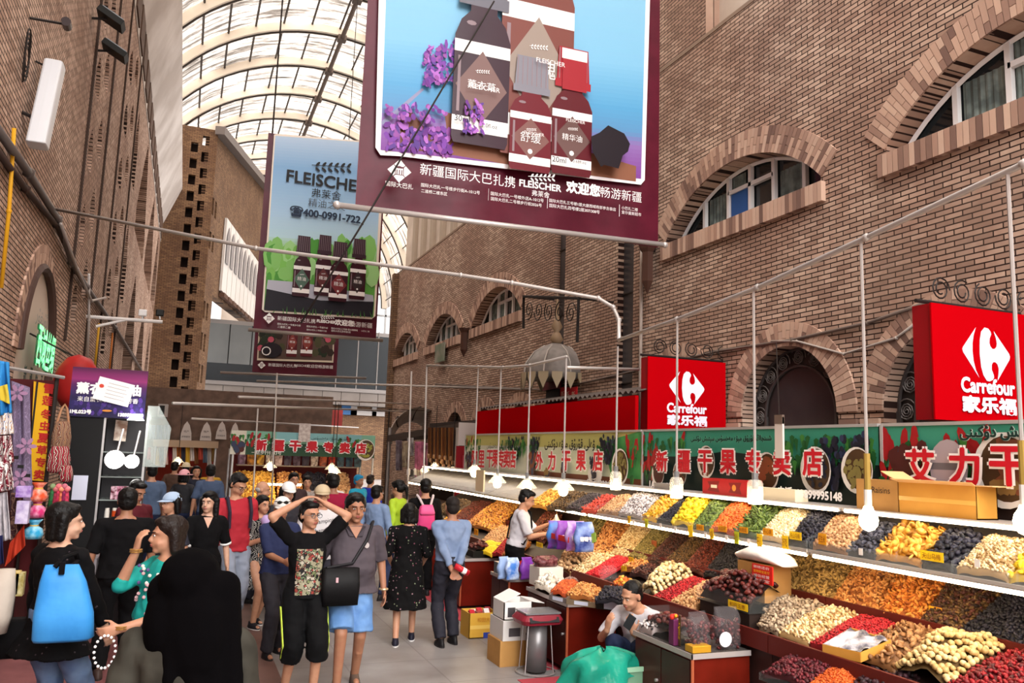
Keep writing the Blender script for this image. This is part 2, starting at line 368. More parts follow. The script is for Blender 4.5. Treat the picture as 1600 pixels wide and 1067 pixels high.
for i, c in enumerate(DOORS):
    sp = 2.63 if c < 12 else 2.25
    d = struct(thing('door_%d' % (i+1), None, None, (XR+.2, c, 0)))
    MB().b2((XR+.22, c-DR, 0), (XR+.26, c+DR, sp+DR)).build('door_panel', PANEL, d)
    bd = MB(); X = XR+.2; ring = MB(); n = 40; path = [(-DR+.12, .4+k*.37) for k in range(6)]+[((DR-.12)*math.sin(t), sp+(DR-.12)*math.cos(t)) for t in np.linspace(-PI/2, PI/2, 9)]+[(DR-.12, .4+k*.37) for k in range(6)]
    for s in (-1, 1): ring.b2((X-.012, c+s*(DR-.24)-.02, 0), (X+.02, c+s*(DR-.24)+.02, sp))
    for s in (-1, 1): ring.b2((X-.02, c+s*(DR-.02)-.03, 0), (X+.02, c+s*(DR-.02)+.03, sp))
    for r in (DR-.24, DR-.02): ring.tube([V((X, c+r*math.sin(t), sp+r*math.cos(t))) for t in np.linspace(-PI/2, PI/2, 25)], .02, 5)
    ring.build('border', M('#4c4746', .4, .2), d)
    for u, v in path:
        if v < 1.4 and c < 12: continue
        bd.tube([V((X, c+u+(.012+.085*q/26)*math.cos(q*.72), v+(.012+.085*q/26)*math.sin(q*.72))) for q in range(27)], .009, 4, cap=False)
        bd.tube([V((X, c+u*1.0+(.13)*math.cos(q*.4+.5), v+.13*math.sin(q*.4+.5))) for q in range(8)], .008, 4)
    bd.build('scrollwork', SCROLL, d)
    t = MB(); vou(t, c, sp, DR, -PI/2, PI/2, .3, PR)
    if c < 12:
        for s in (-1, 1):
            for k in range(34): t.box((XR-.012, c+s*(DR+.15+(.02 if k % 2 else -.02)), .04+k*.075), (.05, .26, .066), None, 0, random.random())
    struct(t.build('trim_door_%d' % (i+1), BRICK1, tone=True))
SLOT = M('#4d4a4c', .25, spec=.6, noise=(.7, '#3b393b'))
for k, (a, b) in enumerate(SL):
    s = MB().b2((XR+.12, a, 1.5), (XR+.2, b, 8.0)); s.build('window_%d' % (10+k), SLOT).__setitem__('kind', 'structure')
    m = MB()
    for z in (3.3, 4.9, 6.3): m.b2((XR+.1, a, z), (XR+.13, b, z+.025))
    struct(m.build('trim_slot_%d' % (k+1), IRON))
# storey set back above the wall, with a brick pier
struct(flat_wall('wall_right_upper', rect(Y0, 8.5, YR, 24), [], .3, wmx(XR+.4, 1), PLAST))
m = MB()
for k in range(14): m.b2((XR+.12, 12.6+k*1.15, 8.5), (XR+.25, 12.9+k*1.15, 22))
struct(m.build('trim_right_fins', M('#a99a8a', .85)))
pier = flat_wall('wall_right_pier', rect(9.85, 8.5, 11.4, 22), [], .3, wmx(XR+.15, 1), BR_R); struct(pier)
struct(MB().b2((XR-.005, 9.84, 8.5), (XR+.3, 9.849, 22)).build('wall_right_pier_side', BR_R))
# west wall with stepped slits, tall pointed niches and a white dentil cornice
holes = []
def pointed(c, z0, z1, hw, hp):
    return [(c-hw, z0), (c+hw, z0), (c+hw, z1-hp), (c+hw*.45, z1-hp*.4), (c, z1), (c-hw*.45, z1-hp*.4), (c-hw, z1-hp)]
TOPL = 14.7
for c_, w_ in ((29.5, 2.6), (36.1, 2.9), (42.4, 2.1)): holes.append(pointed(c_, 8.5, 12.2, w_, 2.9)); holes.append(pointed(c_, 3.6, 7.6, w_*.9, 2.6))
for j, (y, w_) in enumerate(((15.4, .3), (16.5, .32), (20.9, .42), (22.5, .45))):
    for k in range(6): holes.append(pointed(y, 4.0+k*1.35+(j % 2)*.6, 4.75+k*1.35+(j % 2)*.6, w_, .35))
holes += [pointed(24.6, 5.9, 8.2, .7, 1.2), pointed(24.6, 9.2, 11.4, .6, 1.1)]
LA = (10.95, 13.35, 2.62, 4.35)           # lunette over the shop
lun = arch((LA[0]+LA[1])/2, LA[2], 1.2, 1.2, .45)[0]; holes.append(lun)
struct(flat_wall('wall_left', rect(Y0, 0, YL, TOPL), holes, 1.0, wmx(XL-.5, 1), BR_L))
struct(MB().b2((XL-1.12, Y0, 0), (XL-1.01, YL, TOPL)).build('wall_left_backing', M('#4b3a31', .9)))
PL = lambda a, b, n: V((XL+n, a, b))
t = MB(); vou(t, 12.15, LA[2]+.45, 1.2, -PI/2, PI/2, .3, PL); struct(t.build('trim_lunette', BRICK1, tone=True))
m = MB()
for y in (14.6, 17.35, 19.7, 23.5): m.b2((XL, y, 3.6), (XL+.035, y+.1, 13.5))
struct(m.build('trim_left_strips', M('#3f3029', .9)))
m = MB(); m.hexa([V((XL, Y0, 13.3)), V((XL, YL, 13.3)), V((XL+.05, YL, 13.3)), V((XL+.05, Y0, 13.3)), V((XL, Y0, 15.3)), V((XL, YL, 15.3)), V((XL+.82, YL, 15.3)), V((XL+.82, Y0, 15.3))]); struct(m.build('trim_left_cornice', M('#dcd6d2', .8, noise=(.5, '#bdb4ae'))))
m = MB()
for k in range(30): m.b2((XL, Y0+.6+k*1.65, 12.4), (XL+.06, Y0+1.75+k*1.65, 13.3))
struct(m.build('trim_left_dentils', M('#5d4a40', .85)))
struct(MB().b2((XL, Y0, 12.3), (XL+.02, YL, 13.3)).build('trim_left_band', M('#c4bcb5', .8)))
# roof: translucent barrel vault on pale ribs
def roof_mat():
    m, nt, b = _new('roof_sheet'); L = nt.links; nt.nodes.remove(b); out = nt.nodes['Material Output']
    tc = nt.nodes.new('ShaderNodeTexCoord'); mp = nt.nodes.new('ShaderNodeMapping'); mp.inputs['Scale'].default_value = (.35, 2.6, .35); L.new(tc.outputs['Object'], mp.inputs[0])
    n = _node(nt, 'ShaderNodeTexNoise', Scale=1.0, Detail=7.0, Roughness=.72); L.new(mp.outputs[0], n.inputs['Vector'])
    col = ramp(nt, n.outputs[0], [(.34, '#3d3732'), (.44, '#8c8279'), (.52, '#cfc5bc'), (.6, '#efe7e1'), (.7, '#ffffff')])
    tr = nt.nodes.new('ShaderNodeBsdfTransparent'); tl = nt.nodes.new('ShaderNodeBsdfTranslucent'); df = nt.nodes.new('ShaderNodeBsdfDiffuse')
    for s in (tr, tl, df): L.new(col, s.inputs[0])
    m1 = nt.nodes.new('ShaderNodeMixShader'); m1.inputs[0].default_value = .5; L.new(tl.outputs[0], m1.inputs[1]); L.new(df.outputs[0], m1.inputs[2])
    m2 = nt.nodes.new('ShaderNodeMixShader'); m2.inputs[0].default_value = .6; L.new(m1.outputs[0], m2.inputs[1]); L.new(tr.outputs[0], m2.inputs[2])
    L.new(m2.outputs[0], out.inputs[0]); return m
RX, RZ, RR = 5.46, 13.3, 9.5
A0, A1 = math.radians(-86), math.radians(88)
rp = lambda t, y, r=RR: V((RX+r*math.sin(t), y, RZ+r*math.cos(t)))
YB, YE, NB = Y0+1, 66, 18
YS = [YB+(YE-YB)*k/NB for k in range(NB+1)]
ceil = struct(MB().sheet(lambda s, t: rp(A0+(A1-A0)*s, YB+(YE-YB)*t), 42, NB).build('ceiling', roof_mat(), smooth=True))
RIBM = M('#d8cdbd', .7); LINE = M('#3b3430', .6)
for y in YS:
    rb = MB(); q = 42
    vs = []
    for k in range(q+1):
        t = A0+(A1-A0)*k/q
        for r, dy in ((RR-.03, -.24), (RR-.4, -.2), (RR-.4, .2), (RR-.03, .24)): vs.append(rp(t, y+dy, r))
    rb.add(vs, [(k*4+j, k*4+(j+1) % 4, k*4+4+(j+1) % 4, k*4+4+j) for k in range(q) for j in range(4)])
    o = rb.build('rib', RIBM, ceil); ln = MB()
    ln.tube([rp(A0+(A1-A0)*k/q, y, RR-.43) for k in range(q+1)], .05, 5); ln.build('rib_edge', LINE, o)
for k in range(21):
    t = A0+(A1-A0)*(k+.5)/21
    MB().tube([rp(t, YB, RR-.1), rp(t, YE, RR-.1)], .05, 4).build('purlin', LINE, ceil)
rb = MB(); t0 = math.radians(2)
rb.tube([rp(t0, YB, RR-.5), rp(t0, YE, RR-.5)], .11, 4)
for y in YS: rb.box(rp(t0, y, RR-.48), (.42, .42, .25))
rb.build('ridge_beam', M('#574b44', .6, .2), ceil)
# angled block and glazed bridge where the hall turns
TB = V((.35, YL, 0)); TD = V((.23, 1, 0)).normalized()
TL, TU = 2.5, 19.0
tm = MX(((TD.x, 0, TD.y, TB.x), (TD.y, 0, -TD.x, TB.y), (0, 1, 0, 0), (0, 0, 0, 1)))
out_ = [(0, 0), (TL, 0), (TL, 10.2), (TU, 10.6), (TU, 21.5), (0, 18.8)]
hh = []
for z in (5.2, 6.9, 8.6, 12.4, 14.3): hh += [rect(.5, z, .95, z+.95), rect(1.25, z, 1.7, z+.95)]
tw = flat_wall('wall_far_left', out_, hh, .5, tm @ MX.Translation((0, 0, -.26)), BR_F); struct(tw)
struct(MB().hexa([TB+TD*a+V((TD.y, -TD.x, 0))*b+V((0, 0, z)) for z in (0, 18) for a, b in ((.3, -.52), (TL-.3, -.52), (TL-.3, -.62), (.3, -.62))]).build('wall_far_left_backing', M('#2c221e', .9)))
struct(flat_wall('wall_far_left_front', rect(XL-.3, 0, .45, 18.8), [rect(-.85+j*.55, 1.2+k*.9+j*.42, -.5+j*.55, 1.75+k*.9+j*.42) for j in range(2) for k in range(19)], .3, MX(((1, 0, 0, 0), (0, 0, 1, YL+.1), (0, 1, 0, 0), (0, 0, 0, 1))), BR_F))
m = MB(); nn = V((TD.y, -TD.x, 0))
m.hexa([TB+TD*a+nn*b+V((0, 0, z)) for a, b, z in ((-.3, 0, 18.5), (TU, 0, 21.2), (TU, .5, 21.2), (-.3, .5, 18.5), (-.3, 0, 18.95), (TU, 0, 21.65), (TU, .5, 21.65), (-.3, .5, 18.95))])
struct(m.build('trim_far_beam', M('#6c6461', .5, .3)))
struct(MB().b2((XL-.3, YL+.4, 0), (.3, YL+.5, 18)).build('wall_far_left_dark', M('#2c221e', .9)))
# white arcade on the angled block
ar = MB(); ag = MB()
for k in range(9):
    a = 3.9+k*1.45; z0 = 10.75+k*.02
    ar.prism(rect(a, z0, a+1.3, z0+4.3), TB+nn*.02, TD, (0, 0, 1), .14)
    ag.prism(pointed(a+.65, z0+1.7, z0+3.9, .42, .6), TB+nn*.2, TD, (0, 0, 1), .02)
    ar.prism(rect(a+.1, z0-.35, a+1.2, z0-.1), TB+nn*.02, TD, (0, 0, 1), .3, 1)
struct(ar.build('window_20', [M('#d5d0cc', .6), M('#5d4438', .8)])); struct(ag.build('window_21', M('#7e7c80', .3)))
# bridge
BY = 52.5; bz = lambda py, px=330: at(px, py, y=BY).z
GP = M('#5c5d5c', .35, spec=.5, noise=(.25, '#4a4b4b')); GDK = M('#14171a', .2, spec=.4)
bx0, bx1 = .85, 12.6
z5, z4, z3, z2, z1 = bz(504), bz(566), bz(594), bz(600), bz(622)
br = struct(thing('wall_bridge', None, None, (bx0, BY, z1)))
b = MB()
for k in range(9): b.b2((bx0+k*1.33+.03, BY, z4), (bx0+k*1.33+1.3, BY+.1, z5)) if k < 4 else None
b.build('glass', GP, br); b = MB()
for k in range(4, 9): b.b2((bx0+k*1.33+.03, BY, z4), (bx0+k*1.33+1.3, BY+.1, z5))
b.b2((bx0, BY, z3), (bx1, BY+.1, z4)); b.build('dark_glass', GDK, br)
b = MB()
for k in range(11): b.b2((bx0+k*1.2, BY-.08, z1), (bx0+k*1.2+1.17, BY+.05, z2))
b.build('cladding', M('#6f6762', .6, noise=(.6, '#625a55')), br)
b = MB(); b.b2((bx0, BY-.15, z2), (bx1, BY+.2, z3)); b.b2((bx0, BY, z5), (bx1, BY+.2, z5+.25))
for k in range(6, 10): b.b2((bx0+k*1.33-.03, BY-.05, z4-1.2), (bx0+k*1.33+.03, BY, z5+.3))
b.build('frame', M('#77716e', .4, .5), br)
struct(MB().b2((bx0, BY+.2, z1), (bx1, BY+4, z5)).build('wall_bridge_core', M('#3a3938', .8)))
struct(flat_wall('wall_far', rect(-1, 0, 14, z1+.2), [], .3, MX(((1, 0, 0, 0), (0, 0, 1, BY+1), (0, 1, 0, 0), (0, 0, 0, 1))), BR_F))
struct(flat_wall('wall_far_right', rect(XR-.2, 0, XR+6, 8.52), [], .3, MX(((1, 0, 0, 0), (0, 0, 1, YR), (0, 1, 0, 0), (0, 0, 0, 1))), BR_F))
# far gable with its glazing grid
gb = []
gx0, gx1 = 12.6, 17.5
struct(flat_wall('wall_end', rect(2, 8, 18, 24), [rect(gx0, 11.0, gx1, 17)], .3, MX(((1, 0, 0, 0), (0, 0, 1, 66.5), (0, 1, 0, 0), (0, 0, 0, 1))), PLAST))
g = MB()
for k in range(5): g.b2((gx0+k*1.2-.07, 66.3, 11), (gx0+k*1.2+.07, 66.5, 17))
for k in range(4): g.b2((gx0, 66.3, 11.2+k*1.8), (gx1, 66.5, 11.35+k*1.8))
struct(g.build('window_30', M('#7d7a78', .4, .4)))
# ---------------------------------------------------------------- hanging banners across the hall
def face(o, u, w):
    o, u, w = V(o), V(u).normalized(), V(w).normalized(); n = u.cross(w)
    def loc(px, py):         # where a sight line meets this face, in the face's own coordinates
        d = RCAM @ V((px-800, -(py-533.5), -FPX)); c = V((0, 0, CAMH)); t = (o-c).dot(n)/d.dot(n); p = c+d*t-o
        return (p.dot(u), p.dot(w))
    return loc
BURG = M('#5a1629', .38, noise=(3, '#511224'), bump=(5, .2), name='burgundy_vinyl'); WH = M('#f2efee', .5); RED = M('#c3111c', .45); REDT = M('#c01727', .5)
INK = M('#1b1a1e', .5)
def mixc(a, b, t):
    a, b = a.lstrip('#'), b.lstrip('#'); return '#'+''.join('%02x' % round(int(a[i:i+2], 16)*(1-t)+int(b[i:i+2], 16)*t) for i in (0, 2, 4))
def grad(pr, L, cols, n, x0, x1):
    """Printed colour bands: cols = [(picture y, colour)...] between two picture columns at top and bottom."""
    y0, y1 = cols[0][0], cols[-1][0]
    for k in range(n):
        ya, yb = y0+(y1-y0)*k/n, y0+(y1-y0)*(k+1)/n; ym = (ya+yb)/2
        for (p, c), (q, d) in zip(cols, cols[1:]):
            if p <= ym <= q: col = mixc(c, d, (ym-p)/(q-p)); break
        s = lambda y, a: a[0]+(a[1]-a[0])*(y-y0)/(y1-y0)
        sl = lambda x: (x-x0[0])*.13
        pr.poly([L(s(yb, x0), yb), L(s(yb, x1), yb+(s(yb, x1)-s(yb, x0))*slope), L(s(ya, x1), ya+(s(ya, x1)-s(ya, x0))*slope), L(s(ya, x0), ya)], M(col, .45))
        pr.h -= .0002
def sprig(pr, cx, cy, s, mat, rot=.12):
    for k in range(6):
        for sg in (1, -1):
            a = cx+(-.5+k*.2)*s; b = cy+math.sin(rot)*(k-3)*.2*s
            pr.poly(ellipse(a+.07*s, b+sg*.09*s, .1*s, .042*s, 8, rot=sg*.8+rot), mat)
    pr.poly([(cx-.62*s, cy-.06*s), (cx+.6*s, cy+.07*s), (cx+.6*s, cy+.09*s), (cx-.62*s, cy-.035*s)], mat)
def bazaar_logo(pr, cx, cy, s, mat, bgm):
    for k in range(4):
        t = k*PI/2
        P = [(.98, 0), (.5, .46), (.36, .3), (.36, -.3), (.5, -.46)]
        pr.poly([(cx+s*(a*math.cos(t)-b*math.sin(t)), cy+s*(a*math.sin(t)+b*math.cos(t))) for a, b in P], mat)
    pr.poly(rect(cx-.3*s, cy-.3*s, cx+.3*s, cy+.22*s), mat)
    pr.poly(ellipse(cx, cy+.2*s, .22*s, .2*s, 12, 0, PI), bgm)
    for k in (-.2, 0, .2): pr.poly(rect(cx+(k-.04)*s, cy-.3*s, cx+(k+.04)*s, cy+.08*s), bgm)
def bottle(pr, cx, y0, w, h, body, cap, label, dia, txt=None):
    """Amber dropper bottle: foot, body, shoulder, neck, ribbed cap, labels."""
    pr.poly([(cx-w/2, y0+.03*h), (cx-w/2+.04*w, y0), (cx+w/2-.04*w, y0), (cx+w/2, y0+.03*h), (cx+w/2, y0+.52*h), (cx+.4*w, y0+.6*h), (cx+.24*w, y0+.65*h), (cx+.24*w, y0+.72*h), (cx-.24*w, y0+.72*h), (cx-.24*w, y0+.65*h), (cx-.4*w, y0+.6*h), (cx-w/2, y0+.52*h)], body)
    pr.poly([(cx-.42*w, y0+.7*h), (cx+.42*w, y0+.7*h), (cx+.37*w, y0+h), (cx-.37*w, y0+h)], cap)
    pr.poly(rect(cx-.45*w, y0+.68*h, cx+.45*w, y0+.74*h), cap)
    pr.poly(rect(cx-w/2, y0+.44*h, cx+w/2, y0+.5*h), label); pr.poly(rect(cx-w/2, y0+.06*h, cx+w/2, y0+.13*h), label)
    pr.poly([(cx-.46*w, y0+.28*h), (cx, y0+.1*h), (cx+.46*w, y0+.28*h), (cx, y0+.46*h)], dia)
    pr.poly(ellipse(cx, y0+.17*h, .06*w, .06*w, 8), label)
    hl = M('#8d7a80', .3)
    pr.poly([(cx-.43*w, y0+.15*h), (cx-.38*w, y0+.15*h), (cx-.38*w, y0+.42*h), (cx-.43*w, y0+.42*h)], hl); pr.poly(ellipse(cx-.22*w, y0+.59*h, .09*w, .012*h, 8), hl)
    for q in range(7): pr.poly(rect(cx+(-.36+.115*q)*w, y0+.745*h, cx+(-.34+.115*q)*w, y0+.99*h), hl)
    pr.text(txt or '精油', cx, y0+.29*h, label, width=.5*w)
    sprig(pr, cx, y0+.36*h, .2*w, label)
def strip_text(pr, L, P):
    for t, x, y, x2 in P: pr.text(t, *L(x, y), WH, width=(L(x2, y)[0]-L(x, y)[0]), center=False)
slope = .126
def cloth(root, w, h, mat, seed, u=V((1, 0, 0)), o=V((0, 0, 0))):
    c = MB(); rr = random.Random(seed); ph = [rr.uniform(0, 6) for _ in range(4)]
    def f(s, t):
        e = .012*math.sin(s*9+ph[0]+t*3)+.008*math.sin(s*23+ph[1]-t*6)+.006*math.sin(t*17+ph[2]+s*5)
        return o+V((w*s, .03+e*.9*min(1, 6*(1-abs(2*s-1))+.3), h*t))
    c.sheet(f, 60, 40); return c.build('cloth', mat, root, smooth=True, world=False)
# near banner
Y1 = 9.5; P0 = at(556, 318, y=Y1); P1 = at(1030, 378, y=Y1); u1 = (P1-P0).normalized()
B1 = thing('hanging_banner', 'huge burgundy vinyl banner showing amber oil bottles and lavender, hung nearest', 'banner', P0, 0, None)
w1 = (P1-P0).length; h1 = 9.6-P0.z
cloth(B1, w1, h1, BURG, 3)
L = face(P0, u1, (0, 0, 1)); pr = Print(P0+V((0, -.03, 0)), u1, (0, 0, 1), .004)
slope = .128
pr.poly([L(*q) for q in ((586, -220), (584, 232), (592, 244), (620, 246), (998, 297), (1004, 290), (1010, -160))], M('#f5eef0', .5))
grad(pr, L, [(-215, '#8fc0da'), (60, '#7db8da'), (130, '#569cc9'), (165, '#5a90bd'), (185, '#8c6cab'), (236, '#7d4292')], 70, (600, 592), (1003, 998))
wood = M('#8a5a44', .5); board = M('#6f4434', .5)
pr.poly([L(*q) for q in ((690, 178), (790, 205), (990, 268), (990, 292), (790, 262), (700, 245))], wood)
pr.poly([L(*q) for q in ((622, 180), (640, 178), (690, 240), (622, 238))], board)
rr = random.Random(5)
PUR = [M(c, .5) for c in ('#7a3fa0', '#93509f', '#5b3a8c', '#b06cc4', '#6b2f8a')]
pr.poly([L(*q) for q in ((592, 192), (655, 140), (658, 143), (596, 200))], M('#8f8fb0', .5))
def flor(n, box, sx, sy, tilt=0):
    for k in range(n):
        x = rr.uniform(box[0], box[2]); y = rr.uniform(box[1], box[3])+tilt*(x-box[0]); a, b = L(x, y)
        pr.poly(ellipse(a, b, sx*rr.uniform(.5, 1.2), sy*rr.uniform(.5, 1.2), 6, rot=rr.uniform(-1, 1)), rr.choice(PUR))
flor(130, (600, 195, 700, 236), .035, .07, .1); flor(90, (655, 82, 730, 122), .03, .06, -.3); flor(60, (655, 120, 700, 145), .028, .05, -.3); flor(50, (600, 165, 690, 190), .03, .05, .1)
bd, bd2, cp, gl = M('#3a2430', .3), M('#6a1f2a', .3), M('#6b6a74', .35), M('#98897f', .4)
def bot(x0, x1, yb, yt, body, cap, dia, txt=None):
    a, b = L(x0, yb); c, d = L(x1, yt); bottle(pr, (a+c)/2, b, c-a, d-b, body, cap, WH, dia, txt)
bot(770, 888, 245, -190, M('#7b4a44', .25), M('#8a8790', .3), gl, '玫瑰')
bot(697, 790, 228, -65, bd, cp, M('#7b5f5c', .4), '薰衣草'); bot(852, 915, 279, 95, M('#5d1f27', .3), M('#a02a34', .3), M('#6a4f4c', .4), '精华油')
pr.poly(rect(*L(867, 150), *L(905, 96)), M('#9c2630', .4)); pr.poly(rect(*L(866, 102), *L(905, 95)), WH)
bot(786, 852, 272, 108, bd2, M('#83828c', .3), M('#7d5753', .4), '舒缓')
flor(60, (715, 165, 745, 215), .022, .05, .1)
for x, y, t in ((755, 208, '1.0fl.oz'), (712, 196, '30ml'), (862, 262, '20ml'), (893, 266, '0.68fl.oz')): pr.text(t, *L(x, y), INK, width=.2)
for x, y in ((745, 150), (846, 112), (822, 222), (885, 204)): pr.text('FLEISCHER', *L(x, y), WH, width=.28 if y > 200 else .42)
lid = M('#221b22', .4)
pr.poly([L(*q) for q in ((909, 228), (922, 222), (935, 268), (925, 275), (911, 250))], lid); pr.poly([L(*q) for q in ((922, 222), (935, 211), (960, 224), (969, 240), (966, 252), (958, 258), (952, 278), (930, 272), (920, 245))], lid)
pr.text('新疆国际大巴扎携', *L(722, 286), WH, width=L(795, 290)[0]-L(649, 280)[0])
pr.text('FLEISCHER', *L(832, 303), WH, width=L(864, 303)[0]-L(800, 303)[0], bold=.004); sprig(pr, *L(833, 290), .3, WH)
pr.text('弗莱舍', *L(832, 316), WH, width=.25)
pr.text('欢迎您', *L(897, 309), WH, width=L(923, 309)[0]-L(872, 309)[0], bold=.008); pr.text('畅游新疆', *L(955, 319), WH, width=L(987, 319)[0]-L(924, 319)[0])
bazaar_logo(pr, *L(615, 278), .15, WH, BURG); pr.text('国际大巴扎', *L(615, 300), WH, width=.34)
strip_text(pr, L, [('国际大巴扎一号楼步行街A-1012号', 648, 303, 738), ('二道桥二楼东区', 648, 312, 688), ('国际大巴扎一号楼外店A-1012号', 754, 318, 835), ('国际大巴扎二号楼步行街2026号', 754, 326, 832), ('国际大巴扎三号楼1层大唐西域商部参吉泰店', 843, 330, 945), ('国际大巴扎四号楼2层307/308号', 843, 338, 920), ('小巴扎二楼', 953, 343, 978), ('爱尔曼斯超市', 953, 350, 983)])
for x, y in ((749, 318), (839, 331), (949, 345)): pr.poly(rect(*L(x, y+9), *L(x+.8, y-9)), WH)
pr.done('picture_print', B1)
a_, b_ = at(527, 317, y=Y1), at(1040, 380, y=Y1)
MB().tube([a_+V((0, .02, -.02)), b_+V((0, .02, -.02))], .035, 10).ell(a_+V((0, .02, -.02)), .05).ell(b_+V((0, .02, -.02)), .045).build('bottom_rod', M('#c9c3c0', .35, .4), B1, smooth=True)
# second banner
Y2 = 16; P0 = at(396, 513, y=Y2); P1 = at(588, 529, y=Y2); u2 = (P1-P0).normalized(); PT = at(417, 206, y=Y2)
B2 = thing('hanging_banner', 'burgundy banner with four brown bottles under a phone number on blue sky', 'banner', P0)
w2 = (P1-P0).length; h2 = PT.z-P0.z; cloth(B2, w2, h2, BURG, 8)
L = face(P0, u2, (0, 0, 1)); pr = Print(P0+V((0, -.03, 0)), u2, (0, 0, 1), .004); slope = .082
e = lambda x, y: (lambda p: (p[0], p[1]))(L(x, y))
pr.poly([L(*q) for q in ((428, 211), (409, 484), (414, 488), (580, 499), (586, 494), (602, 230), (600, 224), (432, 210))], M('#f3e6d8', .5))
slope = .075
grad(pr, L, [(213, '#b7cfe8'), (260, '#86b3de'), (330, '#a9cdea'), (368, '#b9dbe8'), (385, '#9fd09a'), (430, '#5aa044'), (483, '#6cae4a')], 60, (430, 412), (597, 583))
rr = random.Random(9)
for k in range(70):
    x, y = rr.uniform(418, 585), rr.uniform(385, 440); pr.poly(ellipse(*L(x, y), rr.uniform(.05, .16), rr.uniform(.1, .3), 8), M(rr.choice(['#7fc25a', '#4f9a3c', '#9fd48a', '#86c46a']), .5))
pr.poly([L(*q) for q in ((418, 438), (470, 442), (582, 462), (583, 472), (500, 470), (416, 452))], M('#b5b8c6', .5))
pr.poly([L(*q) for q in ((416, 452), (500, 470), (583, 472), (581, 496), (412, 485))], M('#201d26', .5))
for k in range(24):
    x = rr.uniform(420, 580); a, b = L(x, 489+(x-420)*.05); pr.poly([(a, b), (a+.02, b), (a+rr.uniform(-.05, .05), b+rr.uniform(.05, .16))], M('#4c8a3c', .5))
pr.text('FLEISCHER', *L(511, 285), INK, width=L(574, 285)[0]-L(449, 285)[0], bold=.008); sprig(pr, *L(517, 262), .62, INK)
pr.text('弗莱舍', *L(509, 305), INK, width=L(533, 305)[0]-L(487, 305)[0]); pr.text('精油之父', *L(510, 321), M('#56616e', .5), width=L(538, 321)[0]-L(480, 321)[0])
pr.text('☎400-0991-722', *L(508, 338), M('#22324a', .5), width=L(562, 338)[0]-L(452, 338)[0], bold=.008)
for x0, x1, yb, yt, d in ((455, 488, 463, 372, '#4f6a5c'), (489, 520, 462, 371, '#5f2a2c'), (543, 573, 468, 377, '#35282a'), (511, 545, 471, 382, '#7a3034')):
    bot(x0, x1, yb, yt, M('#3a1720', .3), M('#3b2530', .35), M(d, .4), '精油')
pr.text('新疆国际大巴扎携', *L(462, 501), WH, width=L(491, 501)[0]-L(432, 501)[0]); pr.text('FLEISCHER', *L(508, 504), WH, width=L(523, 504)[0]-L(494, 504)[0], bold=.004); sprig(pr, *L(509, 497), .22, WH)
pr.text('欢迎您', *L(536, 506), WH, width=.36, bold=.006); pr.text('畅游新疆', *L(562, 509), WH, width=.44)
bazaar_logo(pr, *L(419, 499), .11, WH, BURG)
strip_text(pr, L, [('国际大巴扎一号楼步行街', 432, 509, 468), ('二道桥二楼', 432, 514, 452), ('国际大巴扎一号楼外店', 477, 513, 510), ('国际大巴扎二号楼步行街', 477, 518, 508), ('国际大巴扎三号楼1层大唐西域', 515, 516, 556), ('国际大巴扎四号楼2层', 515, 520, 545), ('小巴扎二楼', 561, 520, 574)])
pr.done('picture_print', B2)
a_, b_ = at(388, 515, y=Y2), at(598, 532, y=Y2); MB().tube([a_, b_], .035, 8).build('bottom_rod', PIPE, B2, smooth=True)
# third, partly behind the second
Y3 = 24; P0 = at(394, 581, y=Y3); P1 = at(526, 587, y=Y3); u3 = (P1-P0).normalized(); PT = at(400, 480, y=Y3)
B3 = thing('hanging_banner', 'burgundy banner with red bottles and roses, mostly behind the sky blue one', 'banner', P0)
w3 = (P1-P0).length; cloth(B3, w3, PT.z-P0.z, BURG, 5); L = face(P0, u3, (0, 0, 1)); pr = Print(P0+V((0, -.03, 0)), u3, (0, 0, 1), .004)
pr.poly([L(*q) for q in ((404, 480), (401, 563), (520, 569), (522, 484))], M('#d9cbb6', .5)); pr.poly([L(*q) for q in ((406, 482), (403, 560), (518, 566), (520, 486))], M('#5a463e', .5))
for k in range(60): pr.poly(ellipse(*L(*(rr.uniform(406, 440), rr.uniform(500, 545)) if k % 2 else (rr.uniform(490, 518), rr.uniform(515, 555))), .1, .12, 6), M(rr.choice(['#26301f', '#1d2218', '#33261f', '#4c4a30']), .5))
for x, y in ((422, 531), (406, 544), (511, 533), (507, 527)): pr.poly(ellipse(*L(x, y), .09, .09, 8), M('#c2566a', .5))
for x0, x1 in ((446, 466), (468, 490)): bot(x0, x1, 558, 480, M('#5d1f25', .3), M('#5a1520', .3), M('#8a3e38', .4))
pr.poly(ellipse(*L(423, 548), .3, .22, 16), lid); pr.poly(ellipse(*L(415, 549), .13, .13, 12), WH); pr.poly(ellipse(*L(415, 549), .1, .1, 12), lid)
pr.text('新疆国际大巴扎携', *L(441, 572), WH, width=.8); pr.text('FLEISCHER', *L(470, 573), WH, width=.42); pr.text('欢迎您畅游新疆', *L(499, 575), WH, width=.75); bazaar_logo(pr, *L(408, 571), .11, WH, BURG)
pr.done('picture_print', B3)
MB().tube([at(344, 582, y=Y3), at(572, 591, y=Y3)], .035, 8).build('bottom_rod', PIPE, B3, smooth=True)
